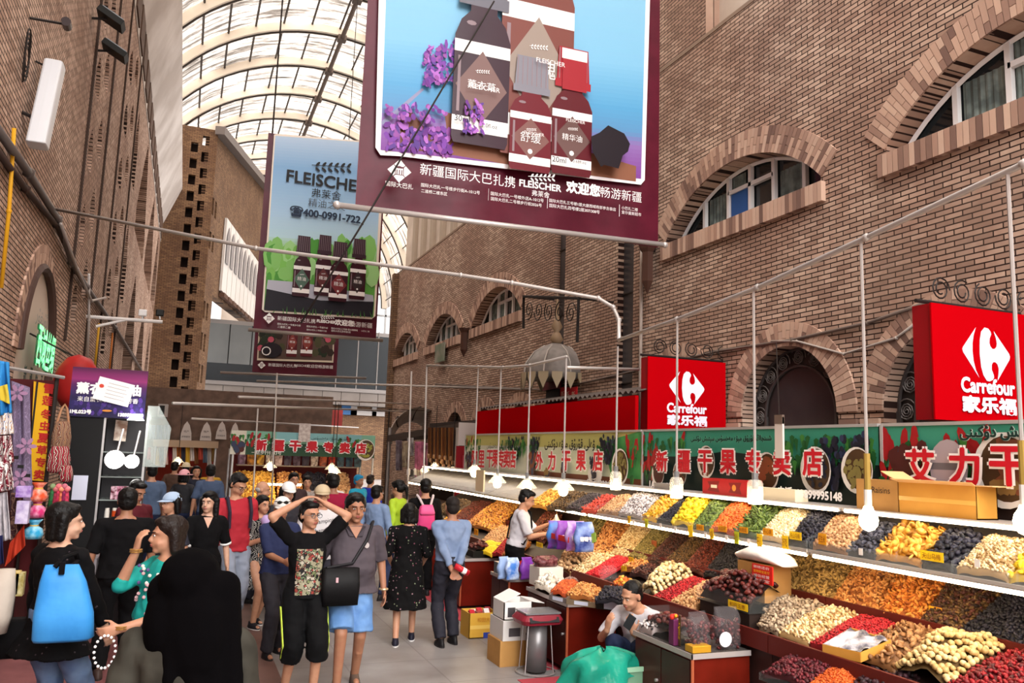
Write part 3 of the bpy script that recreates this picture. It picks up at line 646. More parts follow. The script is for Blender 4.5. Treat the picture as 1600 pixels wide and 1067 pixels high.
# ---------------------------------------------------------------- red supermarket signs at right angles to the wall
SMR = M('#b0030c', .9, spec=.0); SMD = M('#8e0a12', .5); LILAC = M('#ece6f4', .45)
def market_sign(y, xl, xr, zb, zt, label, thick=.2):
    o = V((xl, y, zb)); w = xr-xl; h = zt-zb
    t = thing('supermarket_sign', label, 'sign', o, 0, 'red supermarket signs')
    MB().b2((xl+.02, y+.005, zb), (xr, y+thick, zt)).build('sign_box', SMD, t); MB().b2((xl, y-.01, zb), (xr, y+.005, zt)).build('sign_face', SMR, t)
    pr = Print(o+V((0, -.011, 0)), (1, 0, 0), (0, 0, 1), .003); cx, cy, s = w*.49, h*.6, w*.225
    q = lambda pts: [(cx+(a-1157)/187*s, cy-(b-555)/187*s) for a, b in pts]
    pr.poly(q([(970, 540), (975, 528), (1083, 408), (1062, 455), (1051, 500), (1048, 545), (1053, 600), (1068, 650), (1092, 692), (975, 556)]), LILAC)
    pr.poly(q([(1150, 404), (1180, 408), (1198, 425), (1201, 440), (1188, 462), (1184, 490), (1190, 508), (1205, 521), (1222, 521), (1238, 508), (1243, 488), (1238, 460), (1222, 418), (1338, 540), (1345, 556), (1338, 575), (1235, 699), (1245, 660), (1248, 630), (1240, 606), (1222, 595), (1206, 597), (1194, 612), (1192, 640), (1206, 668), (1208, 684), (1196, 698), (1170, 707), (1150, 705), (1125, 675), (1110, 630), (1103, 555), (1108, 480), (1122, 430)]), LILAC)
    pr.text('Carrefour', cx, h*.315, LILAC, width=w*.5, height=h*.125, bold=.007)
    pr.text('家乐福', cx, h*.15, LILAC, width=w*.5, height=h*.135, bold=.009)
    pr.poly(ellipse(cx+w*.2, h*.105, w*.04, w*.026, 12), LILAC)
    for d in (-.015, .015): pr.poly(ellipse(cx+w*(.2+d), h*.115, w*.006, w*.008, 8), SMR)
    pr.poly(ellipse(cx+w*.2, h*.103, w*.022, w*.02, 10, PI, 2*PI), SMR)
    pr.done('logo', t)
    ir = MB(); ir.tube([(xl-.05, y+thick/2, zt+.03), (XR, y+thick/2, zt+.03)], .018, 6)
    for k in range(7):
        c = V((xl+.25+k*.26, y+thick/2, zt+.16)); ir.tube([c+V(((.11-.003*j)*math.cos(j*.5+k), 0, (.11-.003*j)*math.sin(j*.5+k))) for j in range(24)], .008, 4)
    ir.build('bracket', IRON, t); return t
ya = 9.35; A_, B_ = at(1011, 671, y=ya), at(1133, 567, y=ya)
market_sign(ya, A_.x, B_.x, A_.z, B_.z, 'smaller red projecting sign with white arrow mark, hung farther along')
dz_ = (at(1455, 473, y=6).z-at(1460, 655, y=6).z); yb_ = 6*(B_.z-A_.z)/dz_
A2 = at(1460, 655, y=yb_); market_sign(yb_, A2.x, A2.x+(B_.x-A_.x)*1.02, A2.z, at(1455, 473, y=yb_).z, 'large red projecting sign with white arrow mark, over the nearest stall')
# ---------------------------------------------------------------- dried-fruit stall fascias
SX = 5.15
TEAL, TEAL2, TDK, LEAF, LEAF2, CHILI, DATE, GRAPE, BOWL, NUT = M('#3c8f76', .45), M('#5ca58c', .45), M('#1f2a26', .45), M('#245a2c', .5), M('#3f7d36', .5), M('#9c1c20', .5), M('#4c1f1c', .5), M('#23222f', .5), M('#dcd7d2', .5), M('#8a6a3c', .5)
OLV = M('#b5b06a', .5); MINT = M('#c9cdb4', .5); RAIS = M('#7a6f3c', .5); BRN = M('#7a4630', .5)
def leaves(pr, x0, y0, x1, y1, n, seed, chili=.2, s=.09):
    rr = random.Random(seed)
    for k in range(n):
        a, b = rr.uniform(x0, x1), rr.uniform(y0, y1-s*.75)
        if rr.random() < chili: pr.poly(ellipse(a, b, s*.35, s*.9, 8, rot=rr.uniform(-.5, .5)), CHILI)
        else: pr.poly([(a, b+s*.2), (a+s*.35, b), (a+s*rr.uniform(-.2, .2), b-s*1.3), (a-s*.35, b)], rr.choice([LEAF, LEAF2, LEAF]))
def bunch(pr, cx, cy, w, h, n, mat, seed, r=.025):
    rr = random.Random(seed)
    for k in range(n):
        t = rr.random(); pr.poly(ellipse(cx+rr.uniform(-1, 1)*w*(1-t*.8), cy-h*t, r, r*1.25, 8), mat if rr.random() < .75 else M('#2f3550', .4))
def bowl(pr, cx, cy, r, mat, seed, n=26, sx=.04, sy=.025):
    rr = random.Random(seed); r *= .68; sx *= .7; sy *= .7; pr.poly(ellipse(cx, cy, r*1.12, r*1.25, 22), BOWL)
    pr.poly(ellipse(cx+.015, cy+.01, r*.95, r*1.08, 22), M('#4a3420', .5))
    for k in range(n):
        t, q = rr.uniform(0, 6.28), r*.82*math.sqrt(rr.random()); pr.poly(ellipse(cx+q*math.cos(t), cy+q*math.sin(t)*1.1, sx, sy, 7, rot=rr.uniform(0, 3)), mat)
def fascia(px0, px1, label, paint, z0=1.7, z1=2.36):
    ya, yb = at(px0, 720, x=SX).y-.012, (at(px1, 720, x=SX).y+.012 if px1 else 2.2)
    o = V((SX, ya, z0)); t = thing('stall_sign', label, 'sign', o, 0, 'dried fruit stall fascias')
    MB().b2((SX+.005, yb, z0), (SX+.06, ya-.012, z1)).build('sign_board', TDK, t)
    f = MB(); f.b2((SX-.02, ya-.03, z0), (SX+.04, ya-.004, z1)); f.b2((SX-.015, yb, z1-.01), (SX+.05, ya-.012, z1+.015)); f.build('frame', M('#b9b6b4', .4, .4), t)
    u, w = V((0, -1, 0)), V((0, 0, 1)); pr = Print(o, u, w, .004); paint(pr, face(o, u, w), ya-yb, z1-z0); pr.done('picture_print', t); return t
def big(pr, L, chars, y, hh, out=.022):
    hh *= .86
    for ch, px in chars: pr.text(ch, *L(px, y(px) if callable(y) else y), REDT, height=hh, bold=.009, outline=.027, mat2=WH)
def paintB(pr, L, W, H):
    pr.poly(rect(0, H*.52, W, H), TEAL); pr.poly([(0, 0), (W, 0), (W, H*.52), (W*.6, H*.6), (W*.45, H*.66), (W*.3, H*.56), (0, H*.54)], TDK)
    leaves(pr, .0, H*.2, .42, H*.98, 46, 1, .45); leaves(pr, .4, H*.72, .9, H*.98, 14, 2, .2); leaves(pr, W-1.1, H*.5, W-.02, H*.98, 60, 3, .0); bunch(pr, W-.45, H*.85, .16, .42, 70, GRAPE, 4); bunch(pr, W-.14, H*.9, .1, .35, 40, GRAPE, 14)
    for px, m in ((1035, DATE), (1070, BRN)): bowl(pr, *L(px, 740), .17, m, px, 18, .06, .035)
    bowl(pr, *L(1112, 722), .2, BRN, 6, 14, .06, .04); bowl(pr, *L(1208, 738), .22, M('#8a4a2c', .5), 7, 8, .1, .06); bowl(pr, *L(1285, 735), .24, GRAPE, 8, 50, .04, .03); bowl(pr, *L(1352, 735), .22, RAIS, 9, 30, .05, .03)
    pr.text(arabic('شىنجاڭ قۇرۇق مېۋە مەخسۇس سېتىش دۇكىنى'), *L(1152, 686), M('#1e3c34', .5), width=L(1216, 684)[0]-L(1090, 690)[0], outline=.006, mat2=TEAL2, bold=.003)
    big(pr, L, zip('新疆干果专卖店', (1048, 1084, 1119, 1157, 1199, 1246, 1296)), lambda x: 721+(x-1048)*.008, .255)
    pr.text('1A', *L(1042, 757), WH, height=.075, bold=.004); pr.text('3号', *L(1071, 760), WH, height=.085, bold=.004)
    pr.text('电话: 13899995148', *L(1293, 772), WH, width=L(1341, 776)[0]-L(1241, 769)[0], bold=.004)
def paintA(pr, L, W, H):
    pr.poly(rect(0, H*.5, W, H), TEAL); pr.poly([(0, 0), (W, 0), (W, H*.6), (W*.7, H*.52), (W*.4, H*.62), (0, H*.5)], M('#2a1d1a', .45))
    leaves(pr, .02, H*.42, 1.0, H*.98, 60, 11, .5, .1); leaves(pr, .0, H*.1, .2, H*.6, 14, 12, .3)
    bunch(pr, *L(1418, 700), .16, .3, 40, DATE, 13, .05)
    a, b = L(1487, 730); pr.poly(ellipse(a, b, .16, .2, 16), M('#a89aa0', .4)); pr.poly(rect(a-.15, b-.02, a+.15, b+.03), M('#6f6a70', .4)); bunch(pr, a, b-.14, .15, .1, 20, DATE, 3, .04)
    bowl(pr, *L(1575, 735), .3, BRN, 15, 7, .11, .08)
    for k in range(10): pr.poly(ellipse(*L(1562+k*3.2, 757+(k % 3)*3), .05, .035, 7, rot=k), NUT)
    pr.text(arabic('سېتىش دۇكىنى'), *L(1572, 678), M('#1d3630', .5), width=.62, outline=.006, mat2=M('#cfe0d6', .5), bold=.004)
    big(pr, L, zip('艾力干果店', (1447, 1518, 1590, 1672, 1765)), lambda x: 729, .29)
def paintC(pr, L, W, H):
    pr.poly(rect(0, 0, W, H), MINT); pr.poly(rect(0, H*.68, W, H), OLV); pr.poly([(W*.8, 0), (W, 0), (W, H), (W*.72, H*.8)], M('#4f9a56', .5)); pr.poly(rect(0, 0, W, H*.12), BRN)
    leaves(pr, 0, H*.25, .35, H*.98, 50, 21, 0); bunch(pr, .25, H*.9, .2, .45, 60, GRAPE, 22); leaves(pr, W-1.1, H*.5, W-.5, H*.98, 50, 23, 0); bunch(pr, W-.75, H*.92, .25, .35, 70, GRAPE, 24); leaves(pr, W-.25, H*.1, W, H*.98, 20, 25, .5)
    a, b = L(838, 721); bunch(pr, a, b+.12, .12, .3, 24, BRN, 26, .05); bunch(pr, *L(861, 735), .1, .12, 18, NUT, 2, .04); bunch(pr, *L(888, 720), .1, .3, 14, DATE, 29, .05)
    pr.poly(ellipse(*L(938, 741), .2, .13, 16), BOWL); bunch(pr, *L(938, 716), .13, .3, 60, GRAPE, 28); bowl(pr, *L(979, 730), .27, RAIS, 27, 50, .05, .028)
    pr.text(arabic('ۋەلى قۇرۇق مېۋە دۇكىنى'), *L(899, 696), INK, width=L(940, 694)[0]-L(861, 698)[0], bold=.004)
    big(pr, L, zip('外力干果店', (854, 875, 899, 924, 952)), lambda x: 720, .3)
    pr.text('1AL007-018号', *L(854, 748), WH, width=.55); pr.text('电话 13201028', *L(960, 756), WH, width=.8)
def paintD(pr, L, W, H):
    pr.poly(rect(0, 0, W, H), M('#cfd0bd', .5)); pr.poly(rect(0, H*.7, W, H), OLV)
    leaves(pr, 0, H*.3, .9, H*.98, 50, 31, .1); bunch(pr, W-.5, H*.9, .35, .4, 80, GRAPE, 32); leaves(pr, W-1.2, H*.5, W, H*.98, 50, 33, 0); bunch(pr, .4, H*.5, .3, .3, 30, DATE, 34, .04)
    pr.text(arabic('قۇرۇق مېۋە مەخسۇس'), *L(783, 698), INK, width=1.1)
    big(pr, L, zip('阿里干果专卖店', (747, 759, 773, 783, 793, 803, 813)), lambda x: 717, .34)
fascia(1376, None, 'teal stall sign, red characters beside a metal jar and a walnut plate', paintA)
fascia(1003, 1376, 'teal stall sign with seven red characters and a white phone number', paintB)
fascia(826, 1003, 'olive stall sign with five red characters and a raisin bowl', paintC)
fascia(726, 826, 'small olive stall sign farthest down the fruit row, seven red characters', paintD)
rb = MB(); yq = at(746, 690, x=5.6).y; yp = at(997, 690, x=5.6).y
tag(rb.b2((5.55, yp, 2.2), (5.6, yq, 2.86)).build('red_hoarding', M('#a8050c', .9, spec=.0)), 'plain red board standing above the olive stall signs', 'board')
cr = MB(); cr.sheet(lambda s, t: V((5.6+1.3*t, yp+(yq-yp)*s, 2.92+.25*t+.02*math.sin(s*260))), 420, 2)
tag(cr.build('corrugated_roof', M('#5a504b', .6, .3)), 'dark corrugated sheet roof behind the plain red board', 'roof')
for b, w, zt in ((B2, w2, None), (B3, w3, None)):
    for s in (0.03, .97):
        p = wm(b) @ V((w*s, .03, (h2 if b is B2 else PT.z-P0.z))); zr = RZ+math.sqrt(RR**2-(p.x-RX)**2)-.4
        MB().tube([p-V((0, 0, .05)), V((p.x, p.y, zr))], .012, 5).build('hanging_cord', IRON, b)
# ---------------------------------------------------------------- dried fruit: heaps on sloped trays
PLL, PLU, PLS = (.78, .42, 4.05), (1.03, .55, 4.6), (1.44, .5, 4.45)
def rot_batch(n):
    q = NR.normal(size=(n, 4)); q /= np.linalg.norm(q, axis=1)[:, None]; w, x, y, z = q.T
    return np.stack([1-2*(y*y+z*z), 2*(x*y-z*w), 2*(x*z+y*w), 2*(x*y+z*w), 1-2*(x*x+z*z), 2*(y*z-x*w), 2*(x*z-y*w), 2*(y*z+x*w), 1-2*(x*x+y*y)], 1).reshape(n, 3, 3)
SHAPES = {'almond': (1.0, .55, .34), 'round': (.62, .62, .58), 'raisin': (.8, .5, .42), 'flake': (.9, .75, .22), 'seed': (1.0, .45, .26), 'strip': (1.5, .35, .25), 'berry': (.7, .45, .4), 'cashew': (1.0, .5, .42)}
def surf(Q, bump, u, v):
    a, b, c, d = [np.array(q) for q in Q]; U, W = u[:, None], v[:, None]
    P = a*(1-U)*(1-W)+b*U*(1-W)+c*U*W+d*(1-U)*W
    h = bump*(np.clip(np.sin(PI*np.clip(u, 0, 1)), 0, 1)**.55)*(np.clip(np.sin(PI*np.clip(v*.85+.1, 0, 1)), 0, 1)**.5)
    h = h*(1+.22*np.sin(u*7+v*5+Q[0].y*9)+.15*np.sin(u*13-v*8))
    P[:, 2] += h; return P
def raw_mesh(name, VV, FF, tones, mat, smooth=True):
    me = bpy.data.meshes.new(name); n = len(VV); k = len(FF)
    me.vertices.add(n); me.vertices.foreach_set('co', VV.astype(np.float32).ravel()); fl = FF.shape[1]
    me.loops.add(k*fl); me.loops.foreach_set('vertex_index', FF.astype(np.int32).ravel()); me.polygons.add(k)
    me.polygons.foreach_set('loop_start', np.arange(0, k*fl, fl, dtype=np.int32)); me.polygons.foreach_set('use_smooth', np.full(k, smooth))
    a = me.attributes.new('tone', 'FLOAT', 'POINT'); a.data.foreach_set('value', tones.astype(np.float32)); me.materials.append(mat); me.update(calc_edges=True); me.validate(); return me
def scatter(Q, bump, kind, size, n, lv=1):
    v0, f0 = ico(lv); S = np.array(SHAPES[kind])*size*.5*1.4
    g = max(2, int(math.sqrt(n*1.0))); L1 = (Q[1]-Q[0]).length+(Q[2]-Q[3]).length; L2 = (Q[3]-Q[0]).length+(Q[2]-Q[1]).length
    nu = max(2, int(g*math.sqrt(L1/L2))); nv = max(2, int(n/nu)); uu, vv = np.meshgrid((np.arange(nu)+.5)/nu, (np.arange(nv)+.5)/nv)
    u = uu.ravel()+NR.uniform(-.6, .6, nu*nv)/nu; v = vv.ravel()+NR.uniform(-.6, .6, nu*nv)/nv; u = np.clip(u, .01, .99); v = np.clip(v, .01, .99)
    P = surf(Q, bump, u, v); m = len(P); P[:, 2] += NR.uniform(-.25, .35, m)*size*.5
    R = rot_batch(m); sc = NR.uniform(.8, 1.2, (m, 1, 1)); X = np.einsum('nij,kj->nki', R, v0*S)*sc+P[:, None, :]
    F = f0[None]+np.arange(m)[:, None, None]*len(v0); t = np.repeat(NR.uniform(0, 1, m), len(v0))
    return X.reshape(-1, 3), F.reshape(-1, 3), t
def tile_n(Q, size, kind, cover=1.9):
    A = .5*((Q[2]-Q[0]).cross(Q[3]-Q[1])).length; s = SHAPES[kind]; return int(min(4200, cover*A/(s[0]*s[1]*(size*.62)**2*PI)+20))
GW = 'dried fruit and nut heaps on the stalls'
def heap(name, label, quad, pl, kind, size, cols, bump=.05, cat='dried fruit', rough=.55, cover=1.4, drop=0, world=False):
    Q = [V(q) if world else at(*q, pl=pl) for q in quad]
    for q in Q: q.z += drop
    V1, F1, t1 = scatter(Q, bump, kind, size, tile_n(Q, size, kind, cover), 1)
    nu, nv = 14, 12; uu, vv = np.meshgrid(np.linspace(0, 1, nu+1), np.linspace(0, 1, nv+1)); B = surf(Q, bump, uu.ravel(), vv.ravel()); B[:, 2] -= size*.12
    lowz = B.copy(); b0 = len(V1); top = [j*(nu+1)+i for j in range(nv+1) for i in range(nu+1)]
    f = []
    for j in range(nv):
        for i in range(nu):
            a = b0+j*(nu+1)+i; f += [(a, a+1, a+nu+2), (a, a+nu+2, a+nu+1)]
    rim = [i for i in range(nu+1)]+[(j+1)*(nu+1)-1 for j in range(1, nv+1)]+[nv*(nu+1)+i for i in range(nu-1, -1, -1)]+[j*(nu+1) for j in range(nv-1, 0, -1)]
    skirt = B[rim].copy(); skirt[:, 2] -= .035; s0 = b0+len(B); k = len(rim)
    for i in range(k):
        a, b, c, d = b0+rim[i], b0+rim[(i+1) % k], s0+(i+1) % k, s0+i; f += [(a, d, c), (a, c, b)]
    VV = np.vstack([V1, B, skirt]); FF = np.vstack([F1, np.array(f)]); TT = np.concatenate([t1, np.full(len(B)+k, .12)])
    me = raw_mesh(name, VV, FF, TT, tone_mat(name+'_skin', cols, rough))
    o = bpy.data.objects.new(name, me); COL.objects.link(o); return tag(o, label, cat, None, 'stuff')
C_ALM = ['#6b3a18', '#a8642c', '#c98a45', '#dba566', '#c07d3a']; C_CRM = ['#8f6d42', '#c9a873', '#e3cb9c', '#efe0b9']; C_OLV = ['#4c431f', '#7d7038', '#9c8f52', '#6a5c2c']
C_DKB = ['#1d0f0d', '#3f1e19', '#5b2e24', '#3a1b18']; C_OBR = ['#2f2112', '#5d4426', '#7a5c34', '#4b351c']; C_RBR = ['#2b0f0c', '#5f251b', '#7d3626', '#451813']
C_BLK = ['#0b0a0f', '#1e1c27', '#2d2b38', '#14121a']; C_RED = ['#5d0a10', '#a3141d', '#c2232a', '#8a0f17']; C_GLD = ['#8a5410', '#d1952e', '#efc05a', '#e0a840']
C_YEL = ['#c99f10', '#ecd024', '#f7e648', '#e3c01c']; C_GRN = ['#2c3a12', '#54692a', '#7a8c3e', '#435420']; C_ORG = ['#a83e0e', '#e06a24', '#f0893c', '#d15818']
C_WHT = ['#5a4c4c', '#b5a9a6', '#ded6d3', '#efeaea', '#3a2f33']; C_TAN = ['#7d5432', '#b98a5c', '#d3a878', '#c09060']; C_GRY = ['#6d5a48', '#a48f76', '#c3b096', '#8c7862']; C_WAL = ['#5c3a20', '#8f6238', '#b5875a', '#a3764a']
H = heap
# upper shelf
H('seed_heap', 'striped white sunflower seeds at the far end of the upper shelf', [(966, 803), (1003, 809), (1040, 776), (990, 773)], PLS, 'seed', .03, C_WHT)
H('dried_fruit_heap', 'golden dried mango strips between white seeds and black fruit', [(1003, 809), (1026, 814), (1066, 780), (1040, 776)], PLS, 'flake', .05, C_YEL[:1]+C_GLD[1:], .04)
H('dried_fruit_heap', 'small black dried fruit wedge beside the bright yellow fruit', [(1026, 814), (1050, 818), (1076, 784), (1066, 780)], PLS, 'raisin', .03, C_BLK, .03)
H('dried_fruit_heap', 'bright yellow dried pineapple piled high on the upper shelf', [(1050, 818), (1083, 822), (1112, 785), (1076, 781)], PLS, 'flake', .055, C_YEL, .07)
H('dried_fruit_heap', 'green dried kiwi between yellow pineapple and orange pieces', [(1083, 822), (1112, 828), (1143, 787), (1112, 784)], PLS, 'round', .04, C_GRN, .045)
H('dried_fruit_heap', 'bright orange dried pieces between the two green heaps', [(1110, 827), (1149, 834), (1180, 791), (1143, 787)], PLS, 'round', .032, C_ORG, .05)
H('dried_fruit_heap', 'dark green dried strips between orange pieces and cream seeds', [(1149, 834), (1184, 839), (1224, 796), (1180, 791)], PLS, 'strip', .045, C_GRN, .045)
H('seed_heap', 'cream melon seeds next to black raisins on the upper shelf', [(1184, 839), (1230, 846), (1268, 801), (1224, 796)], PLS, 'seed', .026, C_CRM[1:]+['#f5ecd2'], .04)
H('raisin_heap', 'black raisins on the upper shelf beside cream melon seeds', [(1230, 846), (1270, 853), (1305, 806), (1268, 801)], PLS, 'raisin', .04, C_BLK, .045)
H('nut_heap', 'tan peanuts behind the hanging bulb on the upper shelf', [(1270, 853), (1325, 862), (1362, 815), (1305, 807)], PLS, 'round', .038, C_TAN, .045, 'nuts')
H('dried_fruit_heap', 'grey black plums under the lit bulb on the upper shelf', [(1325, 862), (1368, 869), (1402, 822), (1362, 815)], PLS, 'raisin', .05, ['#1c1b22', '#3c3b45', '#565560'], .03)
H('dried_fruit_heap', 'golden dried apricots in front of the orange carton', [(1368, 869), (1440, 880), (1484, 830), (1402, 821)], PLS, 'flake', .055, C_GLD, .06)
H('dried_fruit_heap', 'black prunes behind the long yellow prune label', [(1440, 880), (1495, 889), (1540, 838), (1484, 830)], PLS, 'raisin', .055, C_BLK, .05)
H('seed_heap', 'pale cream kernels next to black prunes at the near end', [(1495, 889), (1576, 902), (1618, 850), (1540, 840)], PLS, 'berry', .03, C_CRM, .05)
H('dried_fruit_heap', 'yellow fruit slices at the near end of the upper shelf', [(1576, 902), (1650, 912), (1690, 860), (1618, 850)], PLS, 'flake', .055, C_YEL, .05)
H('dried_fruit_heap', 'salmon red dried sticks on the shelf below the olive sign', [(908, 797), (934, 800), (966, 777), (945, 775)], PLS, 'strip', .04, ['#8f2a20', '#d1493a', '#e06a56'], .03)
H('raisin_heap', 'dark grey raisins beside the salmon red sticks', [(884, 795), (908, 797), (945, 775), (920, 772)], PLS, 'raisin', .035, ['#221c1e', '#3d3436', '#57494a'], .03)
H('nut_heap', 'peach coloured nuts between red sticks and striped seeds', [(934, 800), (966, 803), (990, 776), (966, 775)], PLS, 'round', .035, C_TAN+['#e2b98c'], .03, 'nuts')
H('dried_fruit_heap', 'brown dates behind the far bulbs of the upper shelf', [(855, 793), (884, 795), (920, 772), (888, 769)], PLS, 'raisin', .045, C_OBR, .03)
H('dried_fruit_heap', 'orange apricots at the far bulbs of the upper shelf', [(826, 788), (855, 793), (888, 769), (858, 766)], PLS, 'raisin', .045, C_GLD, .03)
# middle tier under the shelf
H('nut_heap', 'orange almonds under the shelf end, beside the purple bags', [(922, 866), (952, 868), (990, 815), (950, 810)], PLU, 'almond', .032, C_ALM, .05, 'nuts')
H('seed_heap', 'cream pumpkin seeds between orange almonds and olive raisins', [(952, 868), (981, 871), (1024, 822), (990, 815)], PLU, 'seed', .03, C_CRM, .04)
H('raisin_heap', 'olive green raisins in the middle tier next to cream seeds', [(981, 871), (1008, 877), (1058, 828), (1024, 822)], PLU, 'raisin', .026, C_OLV, .04)
H('raisin_heap', 'purple brown raisins next to the olive green ones', [(1008, 877), (1032, 883), (1088, 834), (1058, 828)], PLU, 'raisin', .028, C_DKB, .04)
H('raisin_heap', 'mottled olive brown raisins above the cream nuts', [(1032, 883), (1066, 889), (1112, 838), (1088, 834)], PLU, 'raisin', .028, C_OBR, .04)
H('raisin_heap', 'reddish brown raisins above the narrow red berry strip', [(1066, 889), (1100, 896), (1142, 843), (1112, 838)], PLU, 'raisin', .03, C_RBR, .045)
H('raisin_heap', 'black raisins behind the date box in the middle tier', [(1100, 896), (1160, 908), (1200, 853), (1142, 843)], PLU, 'raisin', .03, C_BLK, .045)
H('raisin_heap', 'dull olive raisins behind the white sack', [(1160, 908), (1206, 916), (1236, 862), (1200, 853)], PLU, 'raisin', .03, C_OLV, .04)
H('nut_heap', 'yellowish almonds next to the red notice card', [(1206, 916), (1300, 940), (1342, 878), (1236, 862)], PLU, 'almond', .03, ['#5d4420', '#94733c', '#b8985a', '#caa864'], .05, 'nuts')
H('nut_heap', 'light orange almonds in the broad middle heap', [(1300, 940), (1372, 961), (1412, 889), (1342, 878)], PLU, 'almond', .032, C_ALM, .05, 'nuts')
H('nut_heap', 'deep orange almonds beside the dark brown raisins', [(1372, 961), (1436, 972), (1490, 902), (1412, 889)], PLU, 'almond', .034, ['#7a3a10', '#b8661e', '#d98a34', '#e0a050'], .06, 'nuts')
H('raisin_heap', 'dark brown raisins with stalks next to deep orange almonds', [(1438, 972), (1500, 986), (1590, 914), (1490, 902)], PLU, 'raisin', .034, C_OBR+C_DKB, .05)
H('raisin_heap', 'blue black raisins above the figs at the near end', [(1500, 986), (1600, 1012), (1690, 930), (1590, 914)], PLU, 'raisin', .034, C_BLK, .05)
# lower tier
H('nut_heap', 'grey pistachios with open shells beside the date box', [(1186, 980), (1216, 990), (1290, 948), (1205, 926)], PLL, 'almond', .04, C_GRY, .05, 'nuts')
H('nut_heap', 'cream pistachios between grey pistachios and red berries', [(1216, 990), (1264, 1006), (1345, 962), (1290, 948)], PLL, 'almond', .034, C_CRM, .045, 'nuts')
H('berry_heap', 'red goji berries between cream pistachios and walnut kernels', [(1264, 1006), (1332, 1026), (1402, 977), (1345, 962)], PLL, 'berry', .026, C_RED, .045)
H('nut_heap', 'brown walnut kernels between red berries and dried figs', [(1332, 1026), (1398, 1046), (1480, 992), (1402, 976)], PLL, 'flake', .045, C_WAL, .06, 'nuts')
H('dried_fruit_heap', 'dark red jujubes next to the figs at the near end', [(1482, 1072), (1600, 1110), (1680, 1050), (1574, 1018)], PLL, 'raisin', .04, ['#3a060a', '#7a0f17', '#97161f'], .06)
H('berry_heap', 'red goji strip in front of the reddish brown raisins', [(1020, 932), (1046, 942), (1104, 908), (1082, 902)], PLL, 'berry', .026, C_RED, .035)
H('nut_heap', 'light brown almonds beside the red goji strip, behind the date boxes', [(1046, 942), (1080, 954), (1130, 918), (1104, 908)], PLL, 'almond', .034, C_TAN, .035, 'nuts')
H('berry_heap', 'bright red goji strip beside the pale cashews, below the olive raisins', [(912, 899), (938, 902), (986, 875), (962, 869)], PLL, 'berry', .026, ['#8f0d14', '#cf2029', '#e0343a'], .035)
H('nut_heap', 'pale cashews between the walnuts and the bright red strip', [(890, 895), (912, 899), (962, 869), (934, 863)], PLL, 'cashew', .036, C_CRM, .035, 'nuts')
H('nut_heap', 'small almond pile behind the seated vendor', [(970, 889), (1000, 894), (1016, 881), (988, 876)], PLL, 'almond', .034, C_ALM, .04, 'nuts')
H('raisin_heap', 'small dark raisin pile beside the cream figs', [(984, 895), (1010, 900), (1030, 886), (1008, 882)], PLL, 'raisin', .036, C_DKB, .03)
# farther stalls
H('nut_heap', 'large orange almond heap behind the man in the blue shirt', [(722, 824), (778, 832), (815, 787), (778, 783)], PLU, 'almond', .04, C_ALM+C_GLD[1:3], .1, 'nuts')
H('raisin_heap', 'dark red raisins under the far light tube', [(700, 815), (722, 820), (774, 786), (740, 784)], PLU, 'raisin', .035, C_RBR, .05)
H('raisin_heap', 'brown raisins behind the vendor with the clear bag', [(820, 842), (850, 846), (880, 806), (852, 800)], PLU, 'raisin', .036, C_RBR+C_ALM[:2], .06)
H('nut_heap', 'mixed olive nuts behind the purple snack bags', [(880, 852), (920, 860), (950, 812), (910, 806)], PLU, 'almond', .034, C_OLV, .05, 'nuts')
H('nut_heap', 'broken almond pieces in front of the large orange heap', [(752, 846), (785, 850), (818, 828), (778, 822)], PLL, 'almond', .034, C_TAN, .04, 'nuts')
H('fruit_powder_heap', 'bright yellow heap beside the man in the blue shirt', [(738, 864), (768, 867), (792, 852), (760, 846)], PLL, 'round', .012, C_YEL[:3]+['#f0c818'], .06)
H('berry_heap', 'thin red berry strip beside the bright yellow heap', [(768, 866), (784, 868), (812, 844), (794, 840)], PLL, 'berry', .026, C_RED, .04)
H('nut_heap', 'tan nut strip in front of the vendor with the clear bag', [(784, 868), (802, 870), (830, 848), (812, 844)], PLL, 'almond', .034, C_ALM, .04, 'nuts')
H('dried_fruit_heap', 'cream dried figs on the farthest counter, beside the pink backpack', [(655, 852), (676, 856), (700, 838), (676, 834)], PLL, 'round', .05, C_CRM, .07)
H('nut_heap', 'white dried slices behind the cream figs of the farthest counter', [(650, 836), (672, 838), (700, 822), (680, 818)], PLL, 'flake', .045, C_WHT[1:4], .06, 'nuts')
H('raisin_heap', 'mixed brown raisins on the farthest rack', [(672, 800), (700, 804), (735, 784), (708, 780)], PLS, 'raisin', .04, C_OBR, .04)
H('nut_heap', 'orange nuts on the farthest rack, by the lit tube', [(690, 818), (704, 822), (730, 790), (712, 788)], PLU, 'almond', .04, C_GLD, .05, 'nuts')
